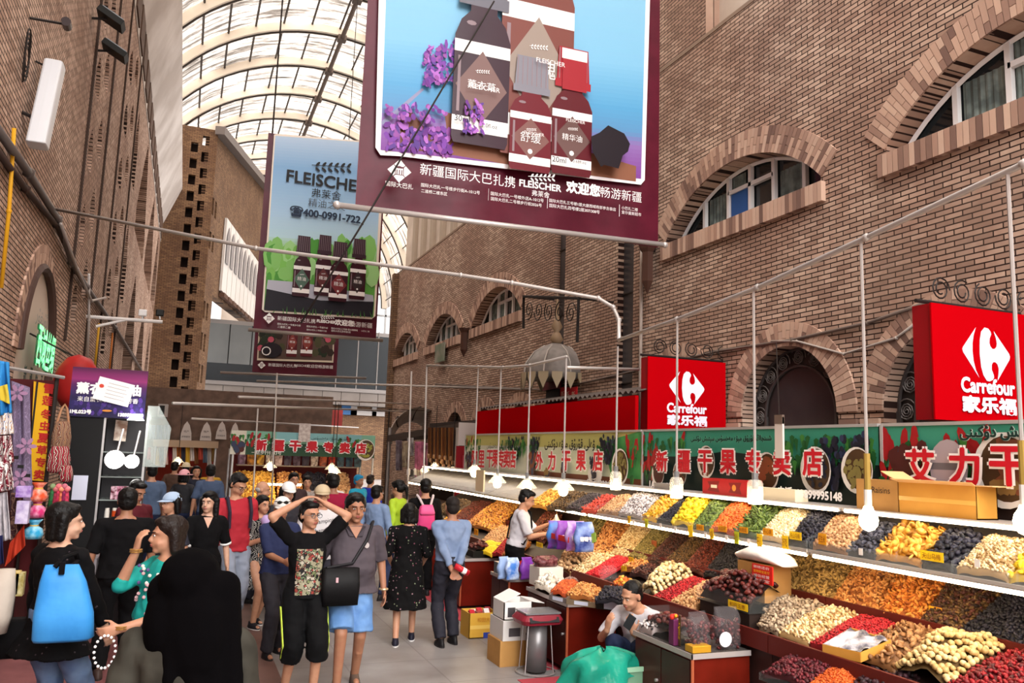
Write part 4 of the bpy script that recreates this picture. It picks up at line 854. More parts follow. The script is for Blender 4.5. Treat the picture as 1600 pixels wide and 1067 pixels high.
# countable fruit: every piece an object of its own
def pieces(name, label, quad, pl, kind, size, cols, n, bump, group, cat='dried fruit', world=False, wrinkle=.1, tray=None, layers=1):
    Q = [V(q) if world else at(*q, pl=pl) for q in quad]; S = np.array(SHAPES[kind] if isinstance(kind, str) else kind)*size*.62; v0, f0 = ico(2); meshes = []
    for k in range(5):
        w = v0*(1+wrinkle*np.sin(v0[:, :1]*7+k)*np.cos(v0[:, 1:2]*6+k*2)+wrinkle*.6*NR.normal(size=(len(v0), 1))*.5)*S
        meshes.append(raw_mesh(name, w, f0, np.full(len(v0), .1+.2*k), tone_mat(name+'_skin', cols, .45)))
    nv = max(2, int(math.sqrt(n))); nu = max(2, n//nv); c = 0
    base = MB(); uu = np.linspace(0, 1, 9)
    P = surf(Q, bump, np.tile(uu, 9), np.repeat(uu, 9)); P[:, 2] -= size*.55
    base.add([V(p) for p in P], [(j*9+i, j*9+i+1, j*9+i+10, j*9+i+9) for j in range(8) for i in range(8)])
    tag(base.build(tray[0], M(tray[2], .8), smooth=True), tray[1], 'tray')
    for j in range(nv):
        for i in range(nu):
            u = min(.97, max(.03, (i+.5+random.uniform(-.3, .3)+(.5 if j % 2 else 0)*.6)/nu)); v = min(.97, max(.03, (j+.5+random.uniform(-.3, .3))/nv))
            p = surf(Q, bump, np.array([u]), np.array([v]))[0]
            o = bpy.data.objects.new(name, meshes[c % 5]); c += 1; COL.objects.link(o); o.location = V(p)+V((0, 0, random.uniform(-.1, .25)*size))
            o.rotation_euler = (random.uniform(-.7, .7), random.uniform(-.7, .7), random.uniform(0, 6.3)); s = random.uniform(.85, 1.15); o.scale = (s, s, s); tag(o, label, cat, group)
pieces('dried_fig', 'pale yellow dried fig in the heap beside dark red jujubes', [(1398, 1046), (1482, 1072), (1574, 1018), (1480, 992)], PLL, 'round', .05, ['#a88850', '#c9ab72', '#d9c08c', '#bf9c5e'], 190, .12, 'pale dried figs at the near end', tray=('fruit_tray', 'tray liner under the pale figs beside dark red jujubes', '#5a4526'))
pieces('dried_fig', 'small cream dried fig heaped behind the seated vendor', [(1004, 922), (1024, 931), (1086, 902), (1044, 878)], PLL, 'round', .05, ['#b89a68', '#dcc494', '#e9d8ae', '#cfb27c'], 120, .1, 'cream figs behind the seated vendor', tray=('fruit_tray', 'tray liner under the cream figs behind the seated vendor', '#5a4526'))
pieces('walnut', 'whole walnut in the heap behind the packed dates', [(868, 892), (890, 895), (936, 863), (884, 858)], PLL, 'round', .055, ['#8f6a45', '#b58f66', '#caa67c', '#a27d54'], 110, .08, 'whole walnuts behind the packed dates', 'nut', tray=('fruit_tray', 'tray liner under the whole walnuts', '#4a3520'))
# ---------------------------------------------------------------- racks, shelves and their light tubes
WOOD_D = M('#2b1f1b', .6); ACR = glass_mat('clear_acrylic', '#c8d0d0', .1); WARM = (1.0, .74, .42)
def emis(name, col, s):
    m, nt, b = _new(name); b.inputs['Base Color'].default_value = (.9, .9, .9, 1); b.inputs['Emission Color'].default_value = tuple(col)+(1,); b.inputs['Emission Strength'].default_value = s; return m
TUBE = emis('warm_tube', (1, .76, .46), 24); TUBE2 = emis('dim_warm_tube', (1, .8, .55), 7); BULB = emis('lit_bulb', (1, .76, .42), 13)
def slope_pts(pl, x0, x1, y0, y1, d):
    z = lambda x: pl[0]+pl[1]*(x-pl[2])+d
    return [V((x0, y0, z(x0))), V((x1, y0, z(x1))), V((x1, y1, z(x1))), V((x0, y1, z(x0)))]
def rack(name, label, pl, x0, x1, ya, yb, n, group):
    t = thing(name, label, 'rack', (x0, (ya+yb)/2, 0), 0, group)
    m = MB(); a, b = slope_pts(pl, x0, x1, ya, yb, -.1), slope_pts(pl, x0, x1, ya, yb, -.062); m.hexa([a[0], a[1], a[2], a[3], b[0], b[1], b[2], b[3]]); m.build('board', WOOD_D, t)
    z = pl[0]+pl[1]*(x0-pl[2]); MB().b2((x0-.02, ya, z-.1), (x0+.005, yb, z+.03)).build('front_lip', M('#5a1c16', .5), t)
    for k in range(n+1):
        y = ya+(yb-ya)*k/n; MB().b2((x1-.06, y-.02, 0), (x1-.02, y+.02, pl[0]+pl[1]*(x1-pl[2])-.13)).build('post', WOOD_D, t)
    if pl is PLL: MB().b2((x0+.02, ya, 0), (x0+.05, yb, z-.11)).build('front_board', M('#3c2421', .5, noise=(3, '#2a1a18')), t)
    return t
yB = at(1003, 720, x=SX).y; yA = at(1376, 720, x=SX).y; yC = at(826, 720, x=SX).y; yD = at(726, 720, x=SX).y
for nm, pl, x0, x1 in (('display_rack', PLL, 4.05, 4.57), ('display_rack', PLU, 4.585, 5.09)):
    for st, a, b in (('nearest stall under the teal sign with a metal jar', 2.0, yA), ('stall under the seven character teal sign', yA+.01, yB), ('stall under the olive sign with a raisin bowl', yB+.01, yC), ('farthest olive signed stall', yC+.01, yD)):
        rack(nm, ('low' if pl is PLL else 'raised')+' sloped dark rack of the '+st, pl, x0, x1, a, b, 4, 'sloped racks of the fruit stalls')
def shelf(a, b, label, lbl2, fence=True):
    t = thing('display_shelf', label, 'shelf', (4.45, a, 1.3), 0, 'upper display shelves')
    m = MB(); p, q = slope_pts(PLS, 4.42, 4.97, a, b, -.065), slope_pts(PLS, 4.42, 4.97, a, b, -.045); m.hexa(p+q); m.build('board', M('#9a938d', .5), t)
    z = PLS[0]-.035; MB().b2((4.4, a, z-.022), (4.415, b, z+.0)).build('front_edge', M('#a8a29c', .5), t); MB().b2((4.405, a, z), (4.412, b, z+.06)).build('acrylic_fence', ACR, t)
    for k in range(int((b-a)/.42)+1):
        y = a+.02+k*.42; m = MB(); m.add([V((4.42, y, z+.0)), V((4.93, y, z+.2)), V((4.93, y, z+.245)), V((4.42, y, z+.075))], [(0, 1, 2, 3)]); m.build('acrylic_divider', ACR, t)
    tb = thing('light_tube', lbl2[0], 'lamp', (4.43, a, z-.06), 0, 'light tubes of the fruit stalls'); MB().tube([(4.425, a+.03, z-.045), (4.425, b-.03, z-.045)], .014, 6).build('tube', TUBE, tb); MB().b2((4.405, a+.02, z-.03), (4.44, b-.02, z-.024)).build('holder', WHITE, tb)
    u = thing('top_shelf', 'white top '+label, 'shelf', (4.75, a, 1.66), 0, 'top shelf boards')
    MB().b2((4.76, a, 1.685), (5.13, b, 1.71)).build('board', M('#a39a92', .55), u)
    for y in (a+.03, (a+b)/2, b-.03): MB().b2((5.1, y-.015, 1.2), (5.13, y+.015, 1.685)).build('upright', STEEL, u)
    tb = thing('light_tube', lbl2[1], 'lamp', (4.74, a, 1.66), 0, 'light tubes of the fruit stalls'); MB().tube([(4.735, a+.03, 1.692), (4.735, b-.03, 1.692)], .015, 6).build('tube', TUBE2, tb); MB().b2((4.745, a+.02, 1.68), (4.76, b-.02, 1.7)).build('holder', GREYM, tb)
shelf(2.0, yA-.01, 'shelf board of the nearest stall with the metal jar sign', ('lower glowing tube over orange almonds of the nearest stall', 'glowing tube above golden apricots of the nearest stall'))
shelf(yA+.01, yB-.01, 'shelf board under the seven character teal sign', ('lower glowing tube under green and orange dried fruit', 'glowing tube below the red gift carton'))
shelf(yB+.01, yC-.01, 'shelf board under the olive sign with a raisin bowl', ('lower glowing tube beside the purple snack bags', 'glowing tube below the olive sign with a raisin bowl'))
shelf(yC+.01, yD+1.5, 'shelf board of the farthest olive signed stall', ('lower glowing tube over the large orange almond heap', 'glowing tube of the farthest olive signed stall'))
# ---------------------------------------------------------------- counters
WOODR = M('#66190e', .3, noise=(4, '#561409'), name='red_veneer'); WOODK = M('#441613', .3, noise=(3, '#3a1210')); EDGE = M('#b3a9a6', .35, .3); TOPM = M('#4f4b49', .2)
def counter(label, x0, x1, y0, y1, h=.65, doors=2):
    t = thing('counter', label, 'counter', ((x0+x1)/2, (y0+y1)/2, 0), 0, 'red wood counters of the fruit stalls')
    MB().b2((x0+.02, y0+.02, .05), (x1, y1-.02, h-.03)).build('body', WOODR, t); MB().b2((x0+.05, y0+.05, 0), (x1-.03, y1-.05, .05)).build('plinth', DARK, t)
    MB().b2((x0+.005, y0+.005, h-.03), (x1, y1, h)).build('top', TOPM, t); MB().b2((x0, y0, h-.035), (x0+.008, y1, h+.002)).b2((x0, y0, h-.035), (x1, y0+.008, h+.002)).build('edge_trim', EDGE, t)
    for k in range(doors):
        a, b = y0+.03+(y1-y0-.06)*k/doors, y0+.03+(y1-y0-.06)*(k+1)/doors
        d = MB().b2((x0+.005, a+.006, .07), (x0+.02, b-.006, h-.05)).build('door', WOODK, t); MB().tube([(x0-.015, a+.05, h*.55), (x0+.006, a+.05, h*.55)], .012, 8).build('knob', STEEL, d)
    MB().tube([(x0+.012, y0+.012, .05), (x0+.012, y0+.012, h-.03)], .012, 6).build('corner_trim', M('#a4573a', .4), t); return t
counter('red wood counter holding the date boxes', 3.52, 4.04, 5.12, 5.95)
counter('red wood counter beside the seated vendor, with goji and white fungus', 3.5, 4.04, 7.13, 8.12)
counter('red wood counter under the packed dates and blue snack bags', 3.5, 4.04, 8.62, 9.2)
counter('red wood counter next to the man in the blue shirt', 3.5, 4.04, 10.3, 11.2)
counter('red wood counter farthest down the fruit row', 3.45, 4.04, 11.75, 12.7)
# ---------------------------------------------------------------- lamps over the stalls
CONDUIT = M('#b7b0ac', .4, .4); SHADE = glass_mat('clear_shade', '#f2efe8', .28, .1); SOCK = M('#8c8f92', .3, .6); TAPE = M('#9a7d3a', .6)
def lamp(label, top, bulb, kind, x=4.1):
    b = at(*bulb, x=x); tp = at(*top, x=x); t = thing('pendant_lamp', label, 'lamp', b, 0, 'pendant lamps over the fruit stalls')
    MB().tube([V((b.x, b.y, tp.z)), b+V((0, 0, .17))], .011 if kind != 'cord' else .006, 6).build('rod', CONDUIT, t)
    MB().tube([b+V((0, 0, .19)), b+V((0, 0, .07))], .024, 10).build('socket', M('#d9d5d0', .4) if kind == 'bulb' else SOCK, t)
    if kind == 'bulb':
        MB().lathe(b, [(.0, -.075), (.035, -.06), (.054, -.034), (.06, 0), (.052, .035), (.034, .062), (.026, .085), (0, .09)], 14).build('bulb', BULB, t, smooth=True)
        MB().tube([b+V((0, 0, .19)), b+V((0, 0, .42))], .02, 8).build('taped_joint', TAPE, t)
    elif kind == 'tube':
        MB().lathe(b, [(.062, -.02), (.06, .11), (.045, .135), (.02, .14)], 16).build('shade', SHADE, t, smooth=True); MB().lathe(b, [(.0, -.05), (.05, -.045), (.056, -.03), (.04, -.015), (.02, .06), (0, .065)], 14).build('bulb', BULB, t, smooth=True)
    else:
        MB().lathe(b, [(.13, -.005), (.125, .01), (.07, .075), (.035, .11), (.028, .12)], 18).build('shade', SHADE, t, smooth=True)
        MB().lathe(b, [(.0, -.075), (.035, -.066), (.055, -.035), (.058, 0), (.04, .045), (.025, .09), (0, .09)], 14).build('bulb', BULB, t, smooth=True)
for a in (('bare glowing bulb hanging at the near end of the pale kernels', (1600, 262), (1603, 815), 'bulb'), ('bare glowing bulb in front of the raisin carton', (1355, 371), (1357, 812), 'bulb'),
    ('cylinder shade lamp in front of the long white box', (1184, 450), (1180, 778), 'tube'), ('cylinder shade lamp next to the small grey box', (1059, 500), (1057, 770), 'tube'),
    ('cylinder shade lamp where the olive and teal signs meet', (965, 541), (962, 758), 'tube'), ('clear cone lamp in front of the middle of the olive sign', (886, 558), (880, 765), 'cone'),
    ('clear cone lamp where the two olive signs meet', (828, 572), (823, 762), 'cone'), ('clear cone lamp before the farthest olive sign', (786, 575), (777, 754), 'cone'),
    ('clear cone lamp hung above the large orange almond heap', (748, 574), (741, 738), 'cone')): lamp(*a)
def pipe(label, pts, r=.02, name='steel_pipe', mat=None, group=None, cat='pipe'):
    m = MB().tube(pts, r, 8)
    for p in pts[1:-1]: m.ell(p, r*1.6, lv=1)
    o = m.build(name, mat or CONDUIT, smooth=True); return tag(o, label, cat, group)
X4 = 4.1
pipe('long pale conduit carrying the lamp rods above the fruit stalls', [at(967, 531, x=X4), at(1058, 499, x=X4), at(1184, 449, x=X4), at(1354, 371, x=X4), at(1600, 256, x=X4), at(1700, 205, x=X4)], .02)
pipe('bent steel pipe crossing the hall from the brick wall to the lamp conduit', [at(78, 325, x=XL+.02), at(400, 388, y=9.6), at(720, 430, y=8.6), at(800, 442, y=8.2), at(935, 466, y=7.9), at(958, 480, y=7.75), at(967, 500, y=7.7), at(967, 531, x=X4)], .022)
pipe('thin conduit along the far lamp rods', [at(667, 571, y=13), at(747, 573, x=X4), at(786, 574, x=X4), at(828, 571, x=X4), at(886, 557, x=X4)], .018)
pipe('thin conduit reaching from the lamp rods to the dark slot window', [at(886, 574, x=X4+.02), at(998, 577, x=5.6)], .018)
for n, (a, b, y) in enumerate((((401, 595), (815, 608), 19), ((373, 620), (640, 631), 15), ((270, 630), (640, 643), 12.5), ((300, 654), (560, 668), 17))):
    pipe(['crossing pipe highest under the glazed bridge', 'crossing pipe just above the middle stall sign', 'crossing pipe starting at the brick pilaster', 'lowest crossing pipe over the middle stall sign'][n], [at(*a, y=y), at(*b, x=6.98)], .022, group='crossing pipes')
for n, (x, y0, y1, y) in enumerate(((667, 571, 690, 13), (643, 580, 680, 13.2), (403, 638, 690, 16), (433, 583, 690, 16.2))):
    pipe(['upright rod where the thin conduit ends', 'upright rod beside the hanging belts', 'upright rod at the middle stall sign end', 'upright rod reaching the red rose banner'][n], [at(x, y0, y=y), V((at(x, y1, y=y).x, y, 0))], .016, group='upright rods')
pipe('sagging cable along the brick wall above the red sign', [at(680, 600, x=6.97), at(860, 610, x=6.97), at(990, 580, x=6.97), at(1120, 549, x=6.97), at(1238, 531, x=6.97), at(1355, 505, x=6.97), at(1455, 470, x=6.97)], .02, 'wall_cable', RUST, None, 'cable')
pipe('cable drooping below the round arch to the next arch', [at(1205, 533, x=6.96), at(1245, 533, x=6.96), at(1318, 553, x=6.96), at(1400, 528, x=6.96), at(1450, 490, x=6.96)], .014, 'wall_cable', M('#a89d95', .6), None, 'cable')
pipe('pale drain pipe beside the dark slot window', [V((6.96, 11.62, 8.4)), V((6.96, 11.62, .1))], .03, 'drain_pipe', M('#a3948a', .6))
pipe('black cord slanting down in front of both hanging banners', [at(772, 2, y=9.1), at(566, 350, y=9.1), at(470, 505, y=9.1)], .011, 'guy_cord', IRON, None, 'cord')
# ---------------------------------------------------------------- cartons on the top shelf
CARD = M('#b98a4e', .75, noise=(2.5, '#a67a44')); CARD_O = M('#d39a44', .6, noise=(2, '#c58b38')); REDB = M('#b3161d', .4); CREAM = M('#dccfb2', .6)
ZT = 1.711
def carton(name, label, px0, px1, depth, h, mat, x=4.86, z=ZT, cat='box', flaps=0, mats=None):
    ya, yb = at(px0, 760, x=x).y, at(px1, 760, x=x).y; t = thing(name, label, cat, (x+depth/2, (ya+yb)/2, z))
    m = MB(); m.b2((x, yb, z), (x+depth, ya, z+(h if not flaps else h*.99)))
    if flaps:
        m = MB(); q = .008
        m.b2((x, yb, z), (x+depth, ya, z+q)); m.b2((x, yb, z), (x+q, ya, z+h)); m.b2((x+depth-q, yb, z), (x+depth, ya, z+h)); m.b2((x, yb, z), (x+depth, yb+q, z+h)); m.b2((x, ya-q, z), (x+depth, ya, z+h))
    m.build('body', mat, t)
    if flaps:
        f = MB(); f.add([V((x, yb, z+h)), V((x, ya, z+h)), V((x-.06, ya+.02, z+h+.02)), V((x-.06, yb-.02, z+h+.02))], [(0, 1, 2, 3)]); f.add([V((x, ya, z+h)), V((x+depth, ya, z+h)), V((x+depth, ya+.14, z+h+.07)), V((x-.02, ya+.14, z+h+.07))], [(0, 1, 2, 3)]); f.add([V((x, yb, z+h)), V((x+depth, yb, z+h)), V((x+depth, yb-.12, z+h+.0)), V((x, yb-.12, z+h+.0))], [(0, 1, 2, 3)])
        f.build('flap', M('#dcb079', .7), t, solid=.005)
    return t, ya, yb
t, ya, yb = carton('carton', 'open orange cardboard carton with raised flaps on the top shelf', 1404, 1524, .2, .22, CARD_O, flaps=1)
MB().b2((4.858, yb, ZT+.09), (4.861, ya, ZT+.12)).build('packing_tape', M('#e0ad58', .2), t)
t, ya, yb = carton('carton', 'closed tan raisin carton behind the bare bulb', 1338, 1402, .2, .225, CARD); text(t, 'Raisins', (4.859, (ya+yb)/2-.05, ZT+.15), (0, -1, 0), (0, 0, 1), INK, width=.17)
t, ya, yb = carton('gift_box', 'red printed gift carton on the top shelf', 1098, 1168, .17, .15, REDB)
pr = Print(V((4.86, ya, ZT)), (0, -1, 0), (0, 0, 1), .002); W_ = ya-yb
pr.poly(rect(0, 0, W_, .145), REDB)
for a in (.12, .6): pr.poly([(W_*a, .03), (W_*(a+.28), .02), (W_*(a+.24), .075), (W_*(a+.28), .13), (W_*a, .12), (W_*(a+.05), .075)], M('#7f0f14', .4))
pr.poly(rect(W_*.2, .06, W_*.34, .09), M('#f0d9c0', .5)); pr.poly(ellipse(W_*.72, .075, .03, .03), M('#e0903a', .5)); pr.done('picture_print', t)
carton('carton', 'long white box behind the cylinder shade lamp', 1156, 1242, .14, .1, CREAM); carton('carton', 'small grey box lying at the end of the top shelf', 1022, 1050, .14, .06, M('#8b8580', .6))
# ---------------------------------------------------------------- price cards
YCARD, OCARD, GCARD, WCARD = M('#f0c81e', .5), M('#e8a21e', .5), M('#c5cf2a', .5), M('#e9e4e0', .5); DKR = M('#8a3a10', .5)
def card(label, px, py, w, h, mat, txt=None, x=4.395, tilt=0, ink=None, pl=None):
    p = at(px, py, x=x) if pl is None else at(px, py, pl=pl)+V((0, 0, .06)); t = thing('price_card', label, 'card', p, 0, 'price cards')
    u, w_ = V((0, -1, tilt)).normalized(), V((0, tilt, 1)).normalized(); m = MB(); m.prism(rect(-w/2, -h/2, w/2, h/2), p, u, w_, .002); m.build('card_face', mat, t)
    if txt: text(t, txt, p, u, w_, ink or DKR, width=w*.8, height=h*.62, lift=.003)
    return t
for a in (('yellow card hanging from the striped seeds', 983, 812, .06, .08, YCARD, '特价'), ('lime card hanging below the mango strips', 1010, 817, .06, .08, GCARD, '新货'),
    ('pale yellow card below the bright yellow pineapple', 1079, 830, .07, .1, YCARD, None, 4.395, .2), ('orange card in front of the green kiwi', 1094, 824, .11, .05, OCARD, '猕猴桃', 4.398),
    ('yellow card hanging below the green kiwi', 1112, 834, .06, .09, YCARD, '优惠', 4.395, .1), ('orange card in front of the orange pieces', 1129, 826, .12, .05, OCARD, '木瓜干', 4.398),
    ('green yellow card hanging below the orange pieces', 1151, 840, .06, .1, GCARD, '特价'), ('orange card in front of the dark green strips', 1162, 828, .11, .05, OCARD, '哈密瓜', 4.398),
    ('tall yellow card hanging below the green strips', 1187, 846, .065, .12, YCARD, '开心'), ('orange card in front of the cream seeds', 1200, 831, .12, .055, OCARD, '开心果', 4.398),
    ('yellow card hanging below the cream seeds', 1227, 847, .07, .1, YCARD, '好吃'), ('yellow card in front of the black raisins', 1243, 837, .13, .06, YCARD, '天山乌梅', 4.398), ('orange card in front of the tan peanuts', 1285, 842, .08, .08, OCARD, '花生米', 4.398),
    ('long yellow card in front of the black prunes', 1456, 869, .17, .06, YCARD, '天山乌梅', 4.398)): card(*a)
for k, (px, py) in enumerate(((990, 816), (1032, 821), (1055, 826), (1102, 836), (1135, 840), (1170, 846), (1345, 862), (1527, 880))): tag(card('small white tag', px, py, .035, .045, WCARD), 'small blank white price tag clipped to the shelf edge', None, 'blank white price tags')
for px, py, l, tx, m in ((1462, 970, 'orange card stuck between the orange almonds and dark raisins', '葡萄干', OCARD), (1022, 858, 'brown card stuck beside the olive raisins', '黑加仑', M('#8a4a1e', .5)), (986, 884, 'yellow card stuck beside the bright red strip', '杏干', YCARD)): card(l, px, py, .1, .06, m, tx, pl=PLL if py > 870 else PLU)
# ---------------------------------------------------------------- boxes, bags and trays at the counters
ACR2 = glass_mat('thin_acrylic', '#cfd6d6', .05)
def acr_box(label, Q, h, name='acrylic_box', wall=ACR2):
    t = thing(name, label, 'box', sum(Q, V())/4); m = MB()
    for i in range(4):
        a, b = Q[i], Q[(i+1) % 4]; m.add([a, b, b+V((0, 0, h)), a+V((0, 0, h))], [(0, 1, 2, 3)])
    m.build('clear_wall', wall, t); MB().add([q+V((0, 0, .004)) for q in Q], [(0, 1, 2, 3)]).build('floor_panel', DARK, t); return t
def rq(x0, x1, y0, y1, z): return [V((x0, y0, z)), V((x1, y0, z)), V((x1, y1, z)), V((x0, y1, z))]
def grid_dates(Q, n, bump, label, group): pieces('date', label, Q, None, (.95, .62, .6), .05, ['#2d0d0c', '#4d1a17', '#67261f', '#3c1412'], n, bump, group, world=True, wrinkle=.06, tray=('fruit_tray', 'dark liner under the '+group, '#1d0c0a'))
CT = .652
b0 = at(1098, 940, x=4.16); b1 = at(1180, 938, x=4.16); b1.z -= .1
Q = [V((4.1, b1.y, b1.z)), V((4.44, b1.y, b1.z)), V((4.44, b0.y, b1.z)), V((4.1, b0.y, b1.z))]; acr_box('clear acrylic box of large dark dates standing above the counter', Q, .13)
tag(MB().b2((4.12, b1.y+.02, .5), (4.42, b0.y-.02, b1.z-.004)).build('wooden_stand', WOOD_D), 'dark wooden stand under the large date box', 'stand')
grid_dates([V((4.12, b1.y+.02, b1.z+.05)), V((4.42, b1.y+.02, b1.z+.17)), V((4.42, b0.y-.02, b1.z+.17)), V((4.12, b0.y-.02, b1.z+.05))], 150, .13, 'large dark date in the clear box above the counter', 'dates in the large clear box')
acr_box('low clear acrylic bin of dates on the nearest counter', rq(3.58, 3.82, 5.4, 5.88, CT), .2)
grid_dates(rq(3.6, 3.8, 5.42, 5.86, CT+.1), 50, .05, 'dark date in the low clear bin on the nearest counter', 'dates in the low clear bin')
def pouch(name, label, c, w, h, d, mat, rz=0, cat='bag', group=None, contents=None, wave=.1, extra=None, pr_=None):
    """Filled upright plastic bag: pinched top, bulging belly."""
    t = thing(name, label, cat, c, rz, group); R = MX.Rotation(rz, 3, 'Z'); rg = []
    for k in range(11):
        s = k/10; rx = w/2*(1-.08*math.sin(s*9)*wave*4)*(1 if s < .75 else 1-.12*(s-.75)/.25); ry = d/2*(.75+.35*math.sin(PI*min(1, s*1.15)))*(1 if s < .7 else max(.06, 1-(s-.7)/.3))
        rg.append((V((.01*math.sin(k), 0, h*s)), rx, ry))
    MB().loft(rg, 18, sq=3).build('film', mat, t, smooth=True, world=False)
    if contents:
        V1, F1, t1 = [], [], []
        v0, f0 = ico(1)
        for k in range(90):
            z = h*.68*NR.random(); p = np.array([NR.uniform(-.44, .44)*w, NR.uniform(-.42, .42)*d, z+.01]); V1.append((v0*np.array([.02, .014, .013])) @ rot_batch(1)[0].T+p); F1.append(f0+k*len(v0)); t1.append(np.full(len(v0), NR.random()))
        me = raw_mesh('contents', np.vstack(V1), np.vstack(F1), np.concatenate(t1), contents); o = bpy.data.objects.new('contents', me); COL.objects.link(o); o.parent = t; o['kind'] = 'stuff'
    return t
FILM = glass_mat('clear_film', '#a8a3a8', .1, .12); DATEC = tone_mat('bagged_dates', ['#2a0c0d', '#4c1a1b', '#65282a'], .4)
pouch('plastic_bag', 'clear bag of small dates leaning on the nearest counter, beside the purple bottle', V((3.66, 5.26, CT)), .2, .27, .14, FILM, .2, contents=DATEC)
pouch('plastic_bag', 'tall clear bag of dates with a round white sticker', V((3.9, 5.24, CT)), .22, .3, .14, FILM, -.1, contents=DATEC)
tag(MB().tube([V((3.84, 5.16, CT+.08)), V((3.84, 5.157, CT+.08))], .055, 18).build('round_sticker', M('#cfcdd6', .4)), 'round white sticker on the tall date bag', 'sticker')
t = thing('gift_bottle', 'purple gift bottle tied with a red and gold bow', 'bottle', V((3.56, 5.42, CT))); MB().b2((3.535, 5.38, CT), (3.6, 5.45, CT+.19)).build('body', M('#5b2348', .35), t, bevel=.006)
m = MB(); m.ell((3.567, 5.415, CT+.21), (.03, .022, .018)); m.ell((3.54, 5.41, CT+.205), (.02, .018, .022)); m.build('bow', M('#c22a22', .4), t); MB().ell((3.56, 5.39, CT+.215), .014).build('gold_knot', M('#d3a02a', .3, .5), t)
tag(MB().b2((3.54, 5.14, CT), (3.7, 5.24, CT+.05)).build('gold_box', M('#c9952a', .35, .3), bevel=.004), 'flat gold box at the corner of the nearest counter', 'box')
t = card('long yellow card on the large date box', 1153, 946, .24, .055, YCARD, '和田玉枣', x=4.085); card('narrow dark card standing beside the purple bottle', 1062, 985, .03, .22, M('#4c3a22', .5), '大枣', x=3.57, ink=YCARD)
H('seed_heap', 'black and white seeds in a bag at the end of the nearest counter', rq(3.56, 3.76, 5.72, 5.92, CT+.04), None, 'seed', .035, C_WHT+['#1a181c'], .05, world=True)
# white sack on a carton with the red notice
ct = at(1182, 920, x=4.35); t = thing('carton', 'tan carton standing behind the date box under a white sack', 'box', (4.4, ct.y, .9)); MB().b2((4.3, ct.y-.16, .95), (4.56, ct.y+.17, 1.24)).build('body', CARD, t); MB().b2((4.298, ct.y+.0, .99), (4.3, ct.y+.13, 1.1)).build('paper_label', M('#d9d2cc', .6), t)
t = thing('notice_card', 'red notice card with white and yellow writing beside the white sack', 'notice', (4.28, ct.y-.12, 1.1)); MB().b2((4.285, ct.y-.27, 1.1), (4.295, ct.y-.03, 1.24)).build('card_face', M('#d3231c', .5), t)
for k, (s, mm) in enumerate((('谢绝还价', WH), ('支持微信支付', YCARD), ('诚信经营', WH), ('支付宝', WH))): text(t, s, (4.285, ct.y-.15, 1.222-k*.033), (0, -1, 0), (0, 0, 1), mm, width=.19, height=.022)
m = MB(); m.loft([(V((4.42, ct.y+.3, 1.27)), .05, .02, MX.Rotation(PI/2, 3, 'X')), (V((4.42, ct.y+.22, 1.275)), .1, .04, MX.Rotation(PI/2, 3, 'X')), (V((4.42, ct.y+.1, 1.3)), .13, .06, MX.Rotation(PI/2, 3, 'X')), (V((4.42, ct.y-.08, 1.305)), .14, .065, MX.Rotation(PI/2, 3, 'X')), (V((4.42, ct.y-.24, 1.28)), .12, .04, MX.Rotation(PI/2, 3, 'X')), (V((4.42, ct.y-.31, 1.25)), .08, .01, MX.Rotation(PI/2, 3, 'X'))], 16)
tag(m.build('white_sack', M('#e8dfda', .55, bump=(14, .4)), smooth=True), 'plump white sack lying on the tan carton', 'sack')
# goods on the counter with the vendor
PF = (.7, 0, 0)
H('dried_fruit_heap', 'white fungus heap at the corner of the vendor counter', [(836, 917), (860, 924), (880, 905), (850, 899)], PF, 'flake', .06, ['#b3a898', '#ddd5c8', '#ece6da'], .08)
H('berry_heap', 'orange goji heap in a steel tray on the vendor counter', [(860, 925), (884, 930), (905, 912), (882, 907)], PF, 'berry', .026, ['#8a2f12', '#c25524', '#d36a30'], .05)
H('nut_heap', 'almond heap in a steel tray on the vendor counter', [(884, 931), (930, 938), (945, 920), (905, 913)], PF, 'almond', .034, C_ALM, .05, 'nuts')
H('dried_fruit_heap', 'black fruit in a dark tray behind the seated vendor', [(930, 938), (976, 944), (985, 925), (945, 920)], (.76, 0, 0), 'raisin', .04, C_BLK, .06)
H('nut_heap', 'pinkish nuts on the vendor counter beside the white fungus', [(882, 906), (908, 911), (925, 900), (902, 896)], PF, 'round', .03, ['#7d5f55', '#a88a7d', '#c4a698'], .04, 'nuts')
H('raisin_heap', 'red brown dried fruit behind the almond tray', [(908, 912), (938, 917), (950, 906), (925, 901)], PF, 'raisin', .03, C_RBR, .04)
def steel_tray(label, quad, h, mat):
    Q = [at(*q, z=.655) for q in quad]; t = thing('steel_tray', label, 'tray', sum(Q, V())/4, 0, 'trays on the vendor counter'); m = MB()
    for i in range(4): a, b = Q[i], Q[(i+1) % 4]; m.add([a, b, b+V((0, 0, h)), a+V((0, 0, h))], [(0, 1, 2, 3)])
    m.build('tray_wall', mat, t, solid=.006); a, b = Q[0], Q[1]; c = (a+b)/2; u = (b-a).normalized()
    MB().prism(rect(-.07, .01, .07, h*.85), c+V((0, -.006, 0)), u, (0, 0, 1), .002).build('paper_label', M('#bfc4d4', .5), t)
steel_tray('steel tray holding the orange goji', [(858, 937), (884, 943), (906, 926), (882, 920)], .05, M('#8a8380', .3, .6)); steel_tray('steel tray holding almonds', [(885, 944), (930, 950), (944, 934), (906, 927)], .05, M('#9a8a70', .3, .6)); steel_tray('black tray holding black fruit', [(932, 951), (977, 957), (986, 938), (946, 934)], .1, DARK)
pouch('plastic_bag', 'clear bag leaning on the heaps beside the bright red goji strip', at(950, 905, x=4.12), .2, .14, .12, FILM, .3); card('yellow card above the apricots behind the vendor', 975, 888, .1, .05, YCARD, '杏干', x=4.12, tilt=.15)
